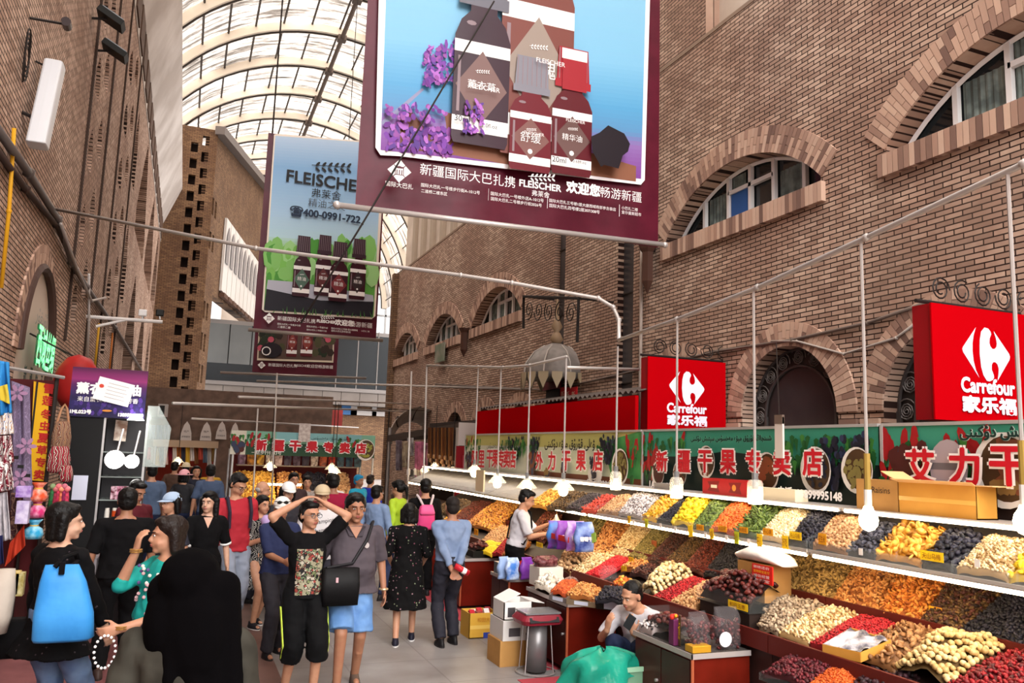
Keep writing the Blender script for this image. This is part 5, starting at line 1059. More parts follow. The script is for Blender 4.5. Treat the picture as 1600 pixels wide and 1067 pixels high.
H('dried_fruit_heap', 'small orange apricot pile beside the clear bag', [(955, 917), (978, 922), (990, 910), (968, 906)], PLL, 'raisin', .05, C_ORG[:2]+C_GLD[1:3], .05)
t = pouch('plastic_bag', 'thick bag of packed dark dates on a white box', at(852, 884, x=3.72)+V((0, 0, .0)), .26, .11, .2, M('#4a1d22', .25, noise=(30, '#7d4d50')), .1)
bx = t.location.copy(); tag(MB().b2((3.6, bx.y-.12, CT), (3.88, bx.y+.15, bx.z-.002)).build('white_box', M('#d8cfc4', .6), bevel=.006), 'white box under the packed dark dates', 'box')
card('yellow card above the packed dates', 843, 851, .17, .05, YCARD, '和田大枣', x=3.75)
BLU, VIO = M('#3f74c4', .3, noise=(9, '#c9d6ea')), M('#6d2f95', .3, noise=(7, '#8c4fb0'))
for k, (px, py, m, l) in enumerate(((800, 906, BLU, 'blue snack bag beside the steel bin on the counter'), (822, 905, VIO, 'purple snack bag next to the blue one on the counter'), (786, 904, M('#8ba3cc', .3), 'pale blue snack bag behind the blue one on the counter'))): pouch('snack_bag', l, at(px, py, z=CT)+V((0, 0, .002)), .15, .24, .07, m, .15*k, group='snack bags on the counter')
for k, (px, py, m, l) in enumerate(((870, 857, M('#7d3fa5', .3, noise=(8, '#4a86d0')), 'purple and blue raisin bag nearest the vendor with the clear bag'), (884, 858, VIO, 'second purple raisin bag of the upright row'), (899, 860, M('#8a4fb5', .3, noise=(6, '#d6c2e4')), 'large violet raisin bag in the middle of the upright row'), (912, 862, M('#2c3f86', .3, noise=(9, '#7b93cc')), 'dark blue raisin bag ending the upright row'))):
    o = pouch('snack_bag', l, at(px, py, x=4.16), .24, .32, .08, m, .1*k-.2, group='upright raisin bags'); text(o, '葡萄干', V(o.location)+V((-.0, -.05, .14)), (1, 0, 0), (0, 0, 1), WH, width=.15, bold=.003)
tag(MB().b2((4.05, at(890, 816, x=4.16).y-.2, 1.08), (4.06, at(890, 816, x=4.16).y+.25, 1.14)).build('red_card', M('#cf2a22', .5)), 'red strip card above the upright raisin bags', 'card')
card('lime star card at the end of the raisin bags', 928, 840, .1, .1, M('#a8d84a', .5), None, x=4.2, tilt=.3)
sb = at(758, 905, z=CT); tag(MB().b2((3.53, 8.98, CT), (3.75, 9.17, CT+.12)).build('steel_bin', M('#7d7f80', .3, .5)), 'open steel bin at the end of the snack bag counter', 'bin')
H('berry_heap', 'red jujubes behind the blue snack bags', rq(3.8, 4.0, 8.9, 9.3, CT+.05), None, 'raisin', .035, C_RED, .06, world=True)
bxs = at(745, 832, x=3.9); tag(MB().b2((3.7, 10.4, CT), (4.0, 10.75, CT+.08)).build('black_box', DARK), 'dark box of dates on the counter by the man in the blue shirt', 'box'); grid_dates(rq(3.72, 3.98, 10.42, 10.73, CT+.1), 40, .06, 'dark date in the black box by the man in the blue shirt', 'dates in the black box'); card('orange card on the black date box', 744, 831, .16, .08, OCARD, '红枣', x=3.69)
# bins in front of the nearest rack
for l, q, kd, sz, cs in (('dark red jujubes in a clear low bin before the near rack', [(1192, 1052), (1262, 1072), (1335, 1040), (1240, 1022)], 'raisin', .034, ['#2b0b10', '#571820', '#6d2029']), ('orange goji in the bin before the near rack', [(1255, 1080), (1325, 1095), (1355, 1058), (1290, 1046)], 'berry', .024, C_ORG[:2]+['#b04a1c']), ('black dates in the bin before the figs', [(1330, 1075), (1400, 1095), (1440, 1062), (1375, 1030)], 'raisin', .05, ['#150a0e', '#2d161c', '#40222a'])):
    H('dried_fruit_heap', l, q, (.62, .42, 3.85), kd, sz, cs, .05)
acr_box('shallow clear bin at the front of the near rack', [at(1186, 1062, z=.56), at(1262, 1088, z=.56), at(1350, 1052, z=.56), at(1250, 1030, z=.56)], .05)
t = thing('fruit_box', 'orange edged box of black fruit under plastic film beside the goji berries', 'box', at(1340, 1030, pl=PLL)); Q = [at(*q, pl=PLL)+V((0, 0, .07)) for q in ((1286, 1026), (1345, 1040), (1392, 1020), (1330, 1000))]
m = MB()
for i in range(4): a, b = Q[i], Q[(i+1) % 4]; m.add([a-V((0, 0, .05)), b-V((0, 0, .05)), b+V((0, 0, .01)), a+V((0, 0, .01))], [(0, 1, 2, 3)])
m.build('carton_wall', CARD_O, t, solid=.008); MB().sheet(lambda s, u: Q[0]*(1-s)*(1-u)+Q[1]*s*(1-u)+Q[2]*s*u+Q[3]*(1-s)*u+V((0, 0, .012+.012*math.sin(s*14)*math.sin(u*11))), 16, 12).build('film', M('#55525c', .15, noise=(9, '#c9c7d0'), bump=(25, .6)), t, smooth=True)
# floor things
SCM = M('#3b3a3e', .35); t = thing('weighing_scale', 'dark red electronic scale on a grey metal pedestal', 'scale', V((3.27, 7.3, 0)))
MB().tube([(3.27, 7.3, .02), (3.27, 7.3, .46)], .1, 20).build('pedestal', M('#7a7879', .35, .5), t, smooth=True)
m = MB(); m.tube([V((3.27+.19*math.cos(a), 7.3+.19*math.sin(a), .015)) for a in np.linspace(0, 2*PI, 25)], .006, 5)
for k in range(4): m.tube([V((3.27+.19*math.cos(k*PI/2+.6), 7.3+.19*math.sin(k*PI/2+.6), .015)), V((3.27+.15*math.cos(k*PI/2+.6), 7.3+.15*math.sin(k*PI/2+.6), .47))], .005, 5)
m.build('wire_stand', STEEL, t); m = MB(); m.loft([(V((3.27, 7.3, .46)), .2, .17), (V((3.27, 7.3, .5)), .22, .18), (V((3.27, 7.29, .545)), .19, .15)], 24, sq=5); m.build('scale_body', M('#7a1f2c', .35), t)
MB().b2((3.1, 7.17, .55), (3.46, 7.45, .565)).build('weighing_plate', M('#aeb0b4', .25, .7), t); MB().box((3.27, 7.135, .505), (.3, .02, .05), MX.Rotation(-.5, 3, 'X')).build('display', M('#1d1f22', .3), t)
t = thing('carton', 'brown carton at the bottom of the stack by the scale', 'box', (3.2, 7.72, 0)); MB().b2((3.0, 7.55, 0), (3.38, 7.9, .24)).build('body', CARD, t)
t = thing('carton', 'white printed carton in the middle of the stack by the scale', 'box', (3.22, 7.72, .24)); MB().b2((3.02, 7.54, .241), (3.42, 7.9, .43)).build('body', M('#cfcbc8', .6), t); m = MB(); m.b2((3.08, 7.538, .28), (3.2, 7.54, .36)); m.b2((3.26, 7.538, .29), (3.38, 7.54, .31)); m.build('print', M('#4a4548', .6), t)
t = thing('carton', 'open white carton on top of the stack by the scale', 'box', (3.18, 7.72, .43)); m = MB(); q = .008
for lo, hi in (((3.03, 7.56, .431), (3.33, 7.86, .44)), ((3.03, 7.56, .431), (3.04, 7.86, .6)), ((3.32, 7.56, .431), (3.33, 7.86, .6)), ((3.03, 7.56, .431), (3.33, 7.57, .6)), ((3.03, 7.85, .431), (3.33, 7.86, .6))): m.b2(lo, hi)
m.build('body', M('#d9d6d4', .6), t); m = MB(); m.add([V((3.03, 7.56, .6)), V((3.03, 7.86, .6)), V((3.2, 7.86, .68)), V((3.2, 7.56, .68))], [(0, 1, 2, 3)]); m.add([V((3.33, 7.56, .6)), V((3.33, 7.86, .6)), V((3.46, 7.86, .58)), V((3.46, 7.56, .58))], [(0, 1, 2, 3)]); m.build('flap', M('#e2dfdc', .6), t, solid=.006)
MB().b2((3.07, 7.558, .46), (3.15, 7.56, .55)).b2((3.2, 7.558, .47), (3.28, 7.56, .53)).build('print', M('#3d393c', .6), t)
p = at(755, 997, z=0); t = thing('carton', 'open yellow carton of red packets on the floor before the counter', 'box', p); m = MB(); a, b, c, d = p.x-.17, p.x+.17, p.y, p.y+.3
for lo, hi in (((a, c, 0), (b, d, .01)), ((a, c, 0), (b, c+.008, .27)), ((a, d-.008, 0), (b, d, .27)), ((a, c, 0), (a+.008, d, .27)), ((b-.008, c, 0), (b, d, .27))): m.b2(lo, hi)
m.build('body', M('#d0a03c', .55), t); MB().b2((a+.01, c-.002, .1), (b-.01, c, .14)).build('packing_tape', M('#e3bd62', .2), t); text(t, '和田大枣', (p.x+.02, c, .2), (1, 0, 0), (0, 0, 1), M('#b8721e', .5), width=.2)
MB().b2((p.x, c-.003, .0), (b, c, .06)).build('blue_print', M('#34449a', .5), t)
for k in range(6): tag(MB().box((a+.05+.046*k, c+.1+.1*(k % 2), .245), (.06, .1, .05), MX.Rotation(.4*k-.8, 3, 'X')).build('packet', M(['#b01c2c', '#d8cfca', '#8f1420'][k % 3], .4)), ['deep red packet nearest the carton edge', 'white packet beside the red packets', 'dark red packet in the carton middle', 'bright red packet over the white one', 'second white packet of the carton', 'dark red packet at the far carton end'][k]+' in the yellow carton', 'packet', 'packets in the yellow carton')
p = at(978, 1070, y=6.0); t = thing('crate', 'pale green plastic crate lined with a bag', 'crate', V((3.36, 5.95, 0))); m = MB()
for lo, hi in (((3.1, 5.8, 0), (3.6, 6.12, .015)), ((3.1, 5.8, 0), (3.6, 5.815, .4)), ((3.1, 6.105, 0), (3.6, 6.12, .4)), ((3.1, 5.8, 0), (3.145, 6.12, .4)), ((3.585, 5.8, 0), (3.6, 6.12, .4))): m.b2(lo, hi)
m.build('body', M('#6f9a7d', .4, alpha=.9), t); MB().b2((3.085, 5.785, .37), (3.615, 5.8, .405)).b2((3.085, 6.12, .37), (3.615, 6.135, .405)).build('rim', M('#8ab596', .4), t)
GB = M('#1d8f78', .25, noise=(5, '#157a66'), bump=(9, .8), alpha=.93); m = MB()
def gb(s, u):
    a = s*2*PI; r = 1+.12*math.sin(a*3+u*5)+.07*math.sin(a*7-u*9); R0 = (.34*math.cos(u*1.45))*r
    return V((3.24+R0*math.cos(a)*1.05, 5.95+R0*.6*math.sin(a), .36+.16*math.sin(u*1.5)*(1+.12*math.sin(a*5))-.26*max(0, .32-u)*(1.6 if math.cos(a) < .3 else .3)))
m.sheet(gb, 48, 14); tag(m.build('plastic_bag', GB, smooth=True), 'crumpled teal plastic bag spilling over the pale green crate', 'bag')
# ---------------------------------------------------------------- fittings on the west wall
t = thing('neon_shop_sign', 'cream pointed panel with green neon letters under a brick arch', 'sign', (XL, 12.15, 2.62))
MB().prism([(a-12.15, b-2.62) for a, b in arch(12.15, 2.62, 1.17, 1.17, .45)[0]], (XL-.06, 12.15, 2.62), (0, 1, 0), (0, 0, 1), .04).build('panel', M('#cdbcae', .6), t)
mf = MB(); ap = arch(12.15, 2.62, 1.2, 1.2, .45)[0]; mf.tube([V((XL+.02, a, b)) for a, b in ap[1:]], .06, 6); mf.b2((XL-.05, 10.95, 2.5), (XL+.2, 13.35, 2.66)); mf.build('frame', M('#4a3630', .6), t)
GREEN = emis('green_neon', (.03, .75, .2), 1.1)
for k, ch in enumerate('西域丝绸'): text(t, ch, (XL+.12, 11.55+.36*k, 3.18), (0, 1, 0), (0, 0, 1), M('#2a3a30', .5), height=.5, width=.34, bold=.02); text(t, ch, (XL+.14, 11.55+.36*k, 3.18), (0, 1, 0), (0, 0, 1), GREEN, height=.5, width=.32, bold=.008)
for k, ch in enumerate('新疆特产'): text(t, ch, (XL+.03, 11.45+.42*k, 2.8), (0, 1, 0), (0, 0, 1), M('#39443c', .5), height=.24, width=.17, bold=.008)
text(t, arabic('ئۇيغۇر'), (XL+.03, 12.2, 3.6), (0, 1, 0), (0, 0, 1), M('#8d8f8c', .5), width=.9, height=.25)
a, b = at(86, 100, x=-1.72), at(58, 228, x=-1.72); t = thing('wall_light', 'long white box light fixed upright on the brick wall', 'lamp', b)
ax = (a-b).normalized(); m = MB(); m.loft([(b, .09, .13), (b+ax*.01, .1, .14), (a-ax*.01, .1, .14), (a, .09, .13)], 16, sq=6); m.build('housing', M('#cfd0d4', .35), t); MB().tube([a-ax*.1, V((XL, a.y-.1, a.z-.05))], .012, 6).build('bracket', IRON, t); MB().tube([b+ax*.35, V((XL, b.y, b.z+.35))], .02, 6).build('bracket', IRON, t)
t = thing('security_camera', 'small dark security camera on a bracket with coiled cable', 'camera', at(103, 38, x=-1.6)); c = V(t.location); m = MB(); m.tube([c+V((0, .1, .02)), c+V((.02, -.14, -.03))], .05, 12); m.build('housing', M('#3a2e2e', .4), t); MB().tube([c, V((XL, c.y-.3, c.z-.15))], .015, 6).build('bracket', IRON, t)
MB().tube([V((XL+.06, c.y-.5+.12*math.cos(q*.5), c.z-.55+.2*math.sin(q*.5)-.004*q)) for q in range(60)], .008, 4).build('cable', IRON, t)
for k, (px, py) in enumerate(((174, 30), (180, 80))):
    c = at(px, py, x=-1.62); t = thing('floodlight', ['upper', 'lower'][k]+' black floodlight on the slit brick strip', 'lamp', c, 0, 'floodlights'); m = MB(); m.box(c, (.42, .32, .1), MX.Rotation(.5, 3, 'Y')); m.build('housing', DARK, t); MB().box(c+V((.03, 0, .055)), (.36, .28, .015), MX.Rotation(.5, 3, 'Y')).build('glass', M('#9aa0a6', .1), t); MB().tube([c, V((XL, c.y, c.z-.05))], .02, 6).build('bracket', IRON, t)
XP = XL+.07
def wpath(P, x=XP): return [at(a, b, x=x) for a, b in P]
GP_ = 'pipes and cables along the brick wall'
pipe('thick grey pipe running along the west wall', wpath([(-20, 180), (45, 270), (90, 342), (112, 410), (135, 448), (180, 512), (225, 585)]), .045, 'wall_pipe', M('#6b625f', .45, .3), GP_)
pipe('brown cable bundle beside the grey wall pipe', wpath([(-20, 215), (40, 295), (88, 352), (120, 425), (150, 470), (212, 560)], XL+.05), .035, 'wall_cable', M('#3f2f2a', .7), GP_, 'cable')
pipe('loose pale conduit bending off the grey wall pipe', wpath([(95, 350), (120, 420), (143, 470), (165, 465)], XL+.12), .025, 'wall_pipe', M('#a79d98', .4, .3), GP_)
pipe('yellow gas pipe on the brick beside the shop arch', wpath([(22, 200), (14, 330), (2, 450)], XL+.06), .02, 'gas_pipe', M('#d39a1e', .5))
pipe('thin yellow pipe behind the purple sign', wpath([(155, 505), (148, 575)], XL+.06), .025, 'gas_pipe', M('#c08f26', .5))
pipe('orange thin pipe above the purple sign', wpath([(176, 520), (170, 590)], XL+.06), .022, 'gas_pipe', M('#b86a2a', .5))
pipe('white electrical conduit coming down to the bracket arm', wpath([(139, 428), (139, 500), (136, 570)], XL+.1), .022, 'conduit', M('#b9b2ae', .5))
ya = 17.2; a, b = at(145, 496, y=ya), at(254, 503, y=ya); t = thing('bracket_arm', 'white pipe arm sticking out from the west wall', 'bracket', a); MB().tube([a-V((.6, 0, 0)), b], .035, 8).tube([at(150, 510, y=ya), at(195, 500, y=ya)], .028, 8).build('arm', M('#d9d4d2', .4), t)
for k, (px, l) in enumerate(((223, 'white spotlight'), (250, 'dark spotlight'))):
    c = at(px, 489, y=ya); o = thing('spotlight', l+' standing on the white pipe arm', 'lamp', c); MB().box(c, (.15, .12, .13)).build('housing', WHITE if k == 0 else DARK, o, bevel=.02); MB().tube([c-V((0, 0, .06)), at(px, 499, y=ya)], .015, 6).build('stem', STEEL, o)
# ---------------------------------------------------------------- clothes stall on the west side
def pattern(name, cols, sc=(6, 6, 6), dist=6.0, det=2.0, rough=.8):
    m, nt, b = _new(name); L = nt.links; tc = nt.nodes.new('ShaderNodeTexCoord'); mp = nt.nodes.new('ShaderNodeMapping'); mp.inputs['Scale'].default_value = sc; L.new(tc.outputs['Object'], mp.inputs[0])
    w = _node(nt, 'ShaderNodeTexWave', Scale=1.0, Distortion=dist, Detail=det); w.inputs['Detail Scale'].default_value = 2.0; L.new(mp.outputs[0], w.inputs['Vector'])
    r = nt.nodes.new('ShaderNodeValToRGB'); r.color_ramp.interpolation = 'CONSTANT'; e = r.color_ramp.elements
    while len(e) < len(cols): e.new(.5)
    for i, c in enumerate(cols): e[i].position = i/len(cols); e[i].color = lin(c)
    L.new(w.outputs[0], r.inputs[0]); L.new(r.outputs[0], b.inputs['Base Color']); b.inputs['Roughness'].default_value = rough; b.inputs['Specular IOR Level'].default_value = .2; return m
def hang(name, label, P, y, mat, fold=.02, nf=4, cat='garment', group='goods hanging at the clothes stall', parent=None, d=0):
    """Cloth hung by its top edge: picture corners tl, tr, br, bl at distance y, with folds."""
    a, b, c, e = [at(*q, y=y) for q in P]; ph = random.random()*6
    def f(s, u):
        p = a*(1-s)*u+b*s*u+c*s*(1-u)+e*(1-s)*(1-u); p.y += fold*math.sin(s*nf*2*PI+ph)*(1.15-u*.7)+fold*.4*math.sin(s*nf*4.3+u*5); return p
    o = MB().sheet(f, 28, 20).build(name, mat, parent, smooth=True, solid=.006); return tag(o, label, cat, group) if parent is None else o
LAV = pattern('lavender_damask', ['#6d5f78', '#766883', '#8f7f9c', '#6d5f78'], (9, 9, 7), 9, 3); IKAT = pattern('red_ikat', ['#e8e2de', '#15131a', '#8f1a34', '#e5dcd8', '#701429'], (5, 5, 2.2), 14, 3)
t_ = thing('clothes_rail', 'steel rail with dark posts holding the hanging clothes', 'rail', (-1.6, 8.6, 0)); a, b = at(-40, 565, y=8.6), at(100, 590, y=9.2); MB().tube([a, b], .018, 6).build('bar', STEEL, t_); m = MB(); m.tube([V((a.x, a.y, 0)), a], .02, 6); m.tube([V((b.x-.06, b.y+.02, 0)), b-V((.06, 0, 0))], .02, 6); m.build('post', IRON, t_)
o = hang('scarf', 'long lavender shawl with pink flowers hanging at the clothes stall', [(18, 595), (46, 605), (50, 790), (14, 800)], 8.7, LAV, .03, 2)
hang('scarf', 'dark paisley shawl with an orange hem under the lavender shawl', [(18, 770), (36, 770), (40, 850), (16, 870)], 8.55, pattern('dark_paisley', ['#3c2228', '#6b4a45', '#241418', '#8a6a5a'], (8, 8, 8), 12, 4), .02, 2)
hang('scarf', 'orange cloth below the dark paisley shawl', [(16, 848), (38, 820), (40, 852), (8, 885)], 8.5, M('#a8321c', .8), .02, 2)
for px, py in ((28, 614), (42, 697), (32, 748)):
    fl = Print(at(px, py, y=8.6), (1, 0, 0), (0, 0, 1), .02)
    for k in range(6): fl.poly(ellipse(.05*math.cos(k*1.05), .05*math.sin(k*1.05), .035, .018, 8, rot=k*1.05), M('#9a7492', .8))
    fl.done('embroidered_flower', o)
fl = Print(at(20, 712, y=8.6), (1, 0, 0), (0, 0, 1), .02); zz = [(0, 0), (.05, .0), (.05, -.08), (.1, -.08), (.1, -.16), (.16, -.16)]
fl.poly([(p, q) for p, q in zz]+[(p, q-.03) for p, q in reversed(zz)], DARK); fl.done('zigzag_print', o)
hang('garment', 'bright blue and yellow costume at the edge of the clothes stall', [(-8, 562), (14, 566), (19, 645), (-8, 652)], 8.3, M('#1f6fb0', .7, noise=(4, '#2f86c6')), .03, 2)
hang('garment', 'yellow trimmed piece over the blue costume', [(-6, 605), (12, 600), (16, 632), (-6, 622)], 8.27, M('#c9b23a', .8), .01, 2)
hang('garment', 'white lace edge with blue drops below the blue costume', [(-8, 648), (18, 644), (21, 678), (-8, 680)], 8.3, pattern('drops', ['#e2dede', '#1d4f92', '#d8a030', '#e2dede'], (14, 14, 9), 5), .02, 3)
hang('scarf', 'upper red white and black ikat scarf', [(-8, 682), (17, 680), (21, 722), (-8, 730)], 8.3, IKAT, .03, 3); hang('scarf', 'lower red and white ikat scarf with fringe', [(-8, 722), (17, 720), (22, 764), (-8, 770)], 8.26, IKAT, .03, 3)
hang('garment', 'white lace dress hanging below the ikat scarves', [(-8, 772), (12, 768), (17, 842), (-8, 850)], 8.3, M('#c9c4c8', .8, noise=(20, '#a8a3aa')), .03, 3)
hang('garment', 'navy cloth at the bottom of the costume stack', [(-8, 838), (4, 836), (6, 880), (-8, 885)], 8.25, M('#1d2048', .8), .02, 2)
# vertical yellow shop banner
Yb = 9.3; P = [at(*q, y=Yb) for q in ((46, 750), (72, 752), (88, 600), (64, 597))]; t = thing('shop_banner', 'vertical yellow banner with red characters beside the lavender shawl', 'banner', P[0]); up = (P[3]-P[0]).normalized(); u = (P[1]-P[0]).normalized(); MB().prism([(0, 0), ((P[1]-P[0]).length, 0), ((P[2]-P[0]).dot(u), (P[2]-P[0]).dot(up)), ((P[3]-P[0]).dot(u), (P[3]-P[0]).length)], P[0], u, up, .01).build('banner_cloth', M('#d9a514', .6), t)
w_ = (P[1]-P[0]).length; hh_ = (P[3]-P[0]).length
for k, ch in enumerate('雪莲冬虫夏草专卖'): text(t, ch, P[0]+u*w_*.55+up*hh_*(.94-k*.123-(0.015 if k > 1 else 0)), u, (0, 0, 1), M('#b01a18', .5), height=hh_*.095, lift=.013, bold=.003)
MB().tube([V((P[0].x-.02, Yb, 0)), P[3]-V((.03, 0, 0))], .015, 6).build('post', IRON, t)
tag(MB().b2((-1.85, 9.35, 0), (-1.25, 9.4, 2.62)).build('door_curtain', M('#4c1418', .8, noise=(2, '#35100f'))), 'dark red curtain behind the yellow shop banner', 'curtain')
# woven bags and sachets
WOV = pattern('woven_bag', ['#7d1a2a', '#e2d6c8', '#1d1a1c', '#5d4a35', '#8f2434'], (7, 7, 9), 4, 2)
def sack(label, px, py, y, w, h, mat, strap=True, name='woven_bag', group='woven bags on the post'):
    c = at(px, py, y=y); t = thing(name, label, 'bag', c, .3, group); MB().loft([(V((0, 0, -h/2)), w*.3, .03), (V((0, 0, -h*.4)), w*.5, .06), (V((0, 0, 0)), w*.52, .07), (V((0, 0, h*.4)), w*.4, .05), (V((0, 0, h/2)), w*.32, .02)], 18).build('body', mat, t, smooth=True, world=False)
    if strap: MB().tube([V((-w*.3, 0, h*.45)), V((-w*.15, 0, h*.9)), V((0, 0, h*1.05)), V((w*.15, 0, h*.9)), V((w*.3, 0, h*.45))], .012, 6).build('strap', M('#a87a5a', .7), t, world=False)
sack('woven bag with a leaf shaped band, uppermost on the post', 96, 682, 9.1, .17, .3, pattern('brown_woven', ['#6d4636', '#a8907a', '#3d2a22', '#8f6a50'], (8, 8, 8), 6)); sack('striped red and black woven bag below the leaf banded one', 92, 718, 9.05, .2, .26, WOV, False); sack('small red woven bag lowest on the post', 103, 740, 9.0, .12, .16, WOV, False)
for k, (px, py, cs, l) in enumerate(((60, 768, '#d9502c', 'orange satin sachet with a red tie'), (58, 793, '#c22a6a', 'pink satin sachet below the orange one'), (53, 826, '#2f9cc9', 'light blue satin sachet lowest of the column'))):
    c = at(px, py, y=8.8); t = thing('sachet', l, 'sachet', c, 0, 'satin sachets'); m = M(cs, .3, noise=(14, mixc(cs, '#ffffff', .5)), bump=(20, .4)); MB().lathe((0, 0, 0), [(.0, -.09), (.07, -.09), (.085, -.05), (.07, 0), (.03, .03), (.045, .055), (.07, .085), (.03, .08), (0, .06)], 18).build('pouch', m, t, smooth=True, world=False); MB().tube([V((.032*math.cos(q), .032*math.sin(q), .03)) for q in np.linspace(0, 2*PI, 13)], .008, 5).build('tie', M('#e0b04a', .4), t, world=False)
for k in range(6):
    c = at(82+4.6*k, 765+(k % 2)*4, y=8.9); cs = ['#2a6b3a', '#8f1f3a', '#b8284a', '#d9704a', '#8a2050', '#c93a5a'][k]; t = thing('tassel', ['green', 'maroon', 'crimson', 'coral', 'plum', 'rose'][k]+' silk tassel hanging under the woven bags', 'tassel', c, 0, 'silk tassels'); MB().ell((0, 0, .03), (.028, .028, .03)).build('knot', M(mixc(cs, '#ffd0b0', .4), .5), t, smooth=True, world=False); MB().lathe((0, 0, 0), [(.0, -.19), (.03, -.19), (.022, -.05), (.015, 0), (0, .01)], 10).build('fringe', M(cs, .6, noise=(40, mixc(cs, '#000000', .4))), t, smooth=True, world=False)
for k, (px, py, w, h, cs, l) in enumerate(((38, 768, .12, .1, '#7a4fa8', 'white and purple box above the yellow packs'), (36, 800, .1, .2, '#a99ac4', 'pale violet patterned pack'), (10, 915, .1, .22, '#c9a82a', 'yellow pack with a dark picture, lowest'), (22, 910, .09, .2, '#b8962f', 'second yellow pack standing beside the first'), (31, 912, .07, .2, '#8a7a2a', 'olive yellow jar at the end of the packs'))):
    c = at(px, py, y=8.4); o = MB().box(c, (w, .1, h), None).build('gift_pack', M(cs, .5, noise=(18, mixc(cs, '#ffffff', .45))), bevel=.006); tag(o, l+' on the clothes stall', 'box', 'gift packs on the clothes stall')
m = MB(); q = [at(*p_, y=8.6) for p_ in ((-30, 940), (48, 940))]; t = thing('goods_table', 'cluttered low table at the foot of the clothes stall', 'table', (q[0].x, 8.6, 0)); MB().b2((-2.0, 7.0, .55), (-1.36, 8.9, .6)).build('table_top', M('#6b5a4c', .6), t)
for x in (-1.9, -1.42):
    for y in (7.1, 8.8): MB().b2((x-.02, y-.02, 0), (x+.02, y+.02, .55)).build('leg', IRON, t)
MB().b2((-2.0, 7.02, .0), (-1.4, 8.88, .3)).build('lower_shelf', M('#4b4247', .7), t)
for k in range(14):
    y = 7.12+.12*k; s = .16+.08*(k % 3); cs = ['#d9d5d2', '#8f8a90', '#c9b04a', '#4b3d3f', '#b9b2b6', '#2c2a2f', '#c4bdb8'][k % 7]
    tag(MB().box((-1.44-.08*(k % 2), y, .6+s/2), (.1, .1, s), .2*k).build('packet', M(cs, .4, noise=(16, mixc(cs, '#202020', .5))), bevel=.008), 'small wrapped packet standing in the row on the cluttered table', 'packet', 'packets on the cluttered table')
# ---------------------------------------------------------------- perfume kiosk with the purple sign
YK = 10.3; A_ = at(106, 650, y=YK); B_ = at(232, 580, y=YK); t = thing('kiosk_sign', 'purple sunset sign with white characters and a phone number', 'sign', A_)
w_, h_ = B_.x-A_.x, B_.z-A_.z; MB().b2((A_.x, YK, A_.z), (B_.x, YK+.06, B_.z)).build('sign_board', M('#17122a', .4), t)
pr = Print(A_+V((0, -.001, 0)), (1, 0, 0), (0, 0, 1), .002); cs = ['#1c1538', '#231a46', '#2a1f52', '#241a45', '#3d2259', '#4f1c54', '#8a2868', '#741e58', '#45123a']
for k in range(36): pr.poly(rect(0, h_*k/36, w_, h_*(k+1)/36), M(mixc(cs[int(k/36*8)], cs[int(k/36*8)+1], (k/36*8) % 1), .4)); pr.h -= .0002
rr = random.Random(3)
for k in range(60): pr.poly(ellipse(rr.uniform(.02, w_-.02), rr.uniform(.04, h_*.4), .02, .03, 6), M(rr.choice(['#3a2c6b', '#4a2f80', '#2a2058']), .5)); pr.h -= .0002
pr.text('薰衣草精油', w_*.5, h_*.58, WH, width=w_*.84, bold=.006); pr.text('来自薰衣草之乡的芳香', w_*.5, h_*.36, WH, width=w_*.8)
pr.text('1ML023号', w_*.16, h_*.1, WH, width=w_*.27, bold=.003); pr.text('13899867790', w_*.82, h_*.07, WH, width=w_*.33, bold=.003); pr.poly(ellipse(w_*.5, h_*.14, .05, .012), M('#c9843a', .5)); pr.done('picture_print', t)
n_ = Print(at(178, 612, y=YK-.05), V((1, 0, -.22)), V((.22, 0, 1)), 0); n_.poly(rect(-.19, -.13, .19, .13), WH); n_.h += .004; n_.poly(ellipse(-.14, .03, .025, .022), M('#c9432f', .5))
for k in range(5): n_.poly(rect(-.08, .08-.04*k, .14-.02*(k % 2), .086-.04*k), M('#b7b2b4', .5))
tag(n_.done('paper_notice', None), 'tilted white certificate clipped over the purple sign', 'paper')
xk0, xk1, xk2 = A_.x+.02, at(158, 700, y=YK).x, B_.x+.05
t = thing('display_kiosk', 'black kiosk with a glass cabinet of perfumes under the purple sign', 'kiosk', ((xk0+xk2)/2, YK, 0)); MB().b2((xk0, YK+.02, 0), (xk1, YK+.55, A_.z)).build('black_panel', BLACK, t)
m = MB(); m.b2((xk1, YK+.5, 0), (xk2, YK+.55, A_.z+.1)); m.b2((xk1, YK+.02, 0), (xk2, YK+.52, .75)); m.build('body', M('#3b3a3d', .4), t)
for z in (1.1, 1.36, 1.62, 1.9): MB().b2((xk1+.02, YK+.05, z), (xk2-.02, YK+.5, z+.012)).build('glass_shelf', glass_mat('shelf_glass', '#cfdcd8', .35), t)
m = MB()
for x in (xk1+.01, xk2-.01): m.b2((x-.012, YK+.02, .75), (x+.012, YK+.045, A_.z))
m.build('post', STEEL, t); m = MB(); m.add([V((xk2-.02, YK, 1.75)), V((xk2+.22, YK-.02, 1.75)), V((xk2+.25, YK-.02, 2.2)), V((xk2+.1, YK, 2.45)), V((xk2-.02, YK, 2.45))], [(0, 1, 2, 3, 4)]); m.build('glass_wing', glass_mat('wing_glass', '#c9d6d2', .3), t, solid=.006)
SPOT = emis('spot_white', (1, .96, .9), 22)
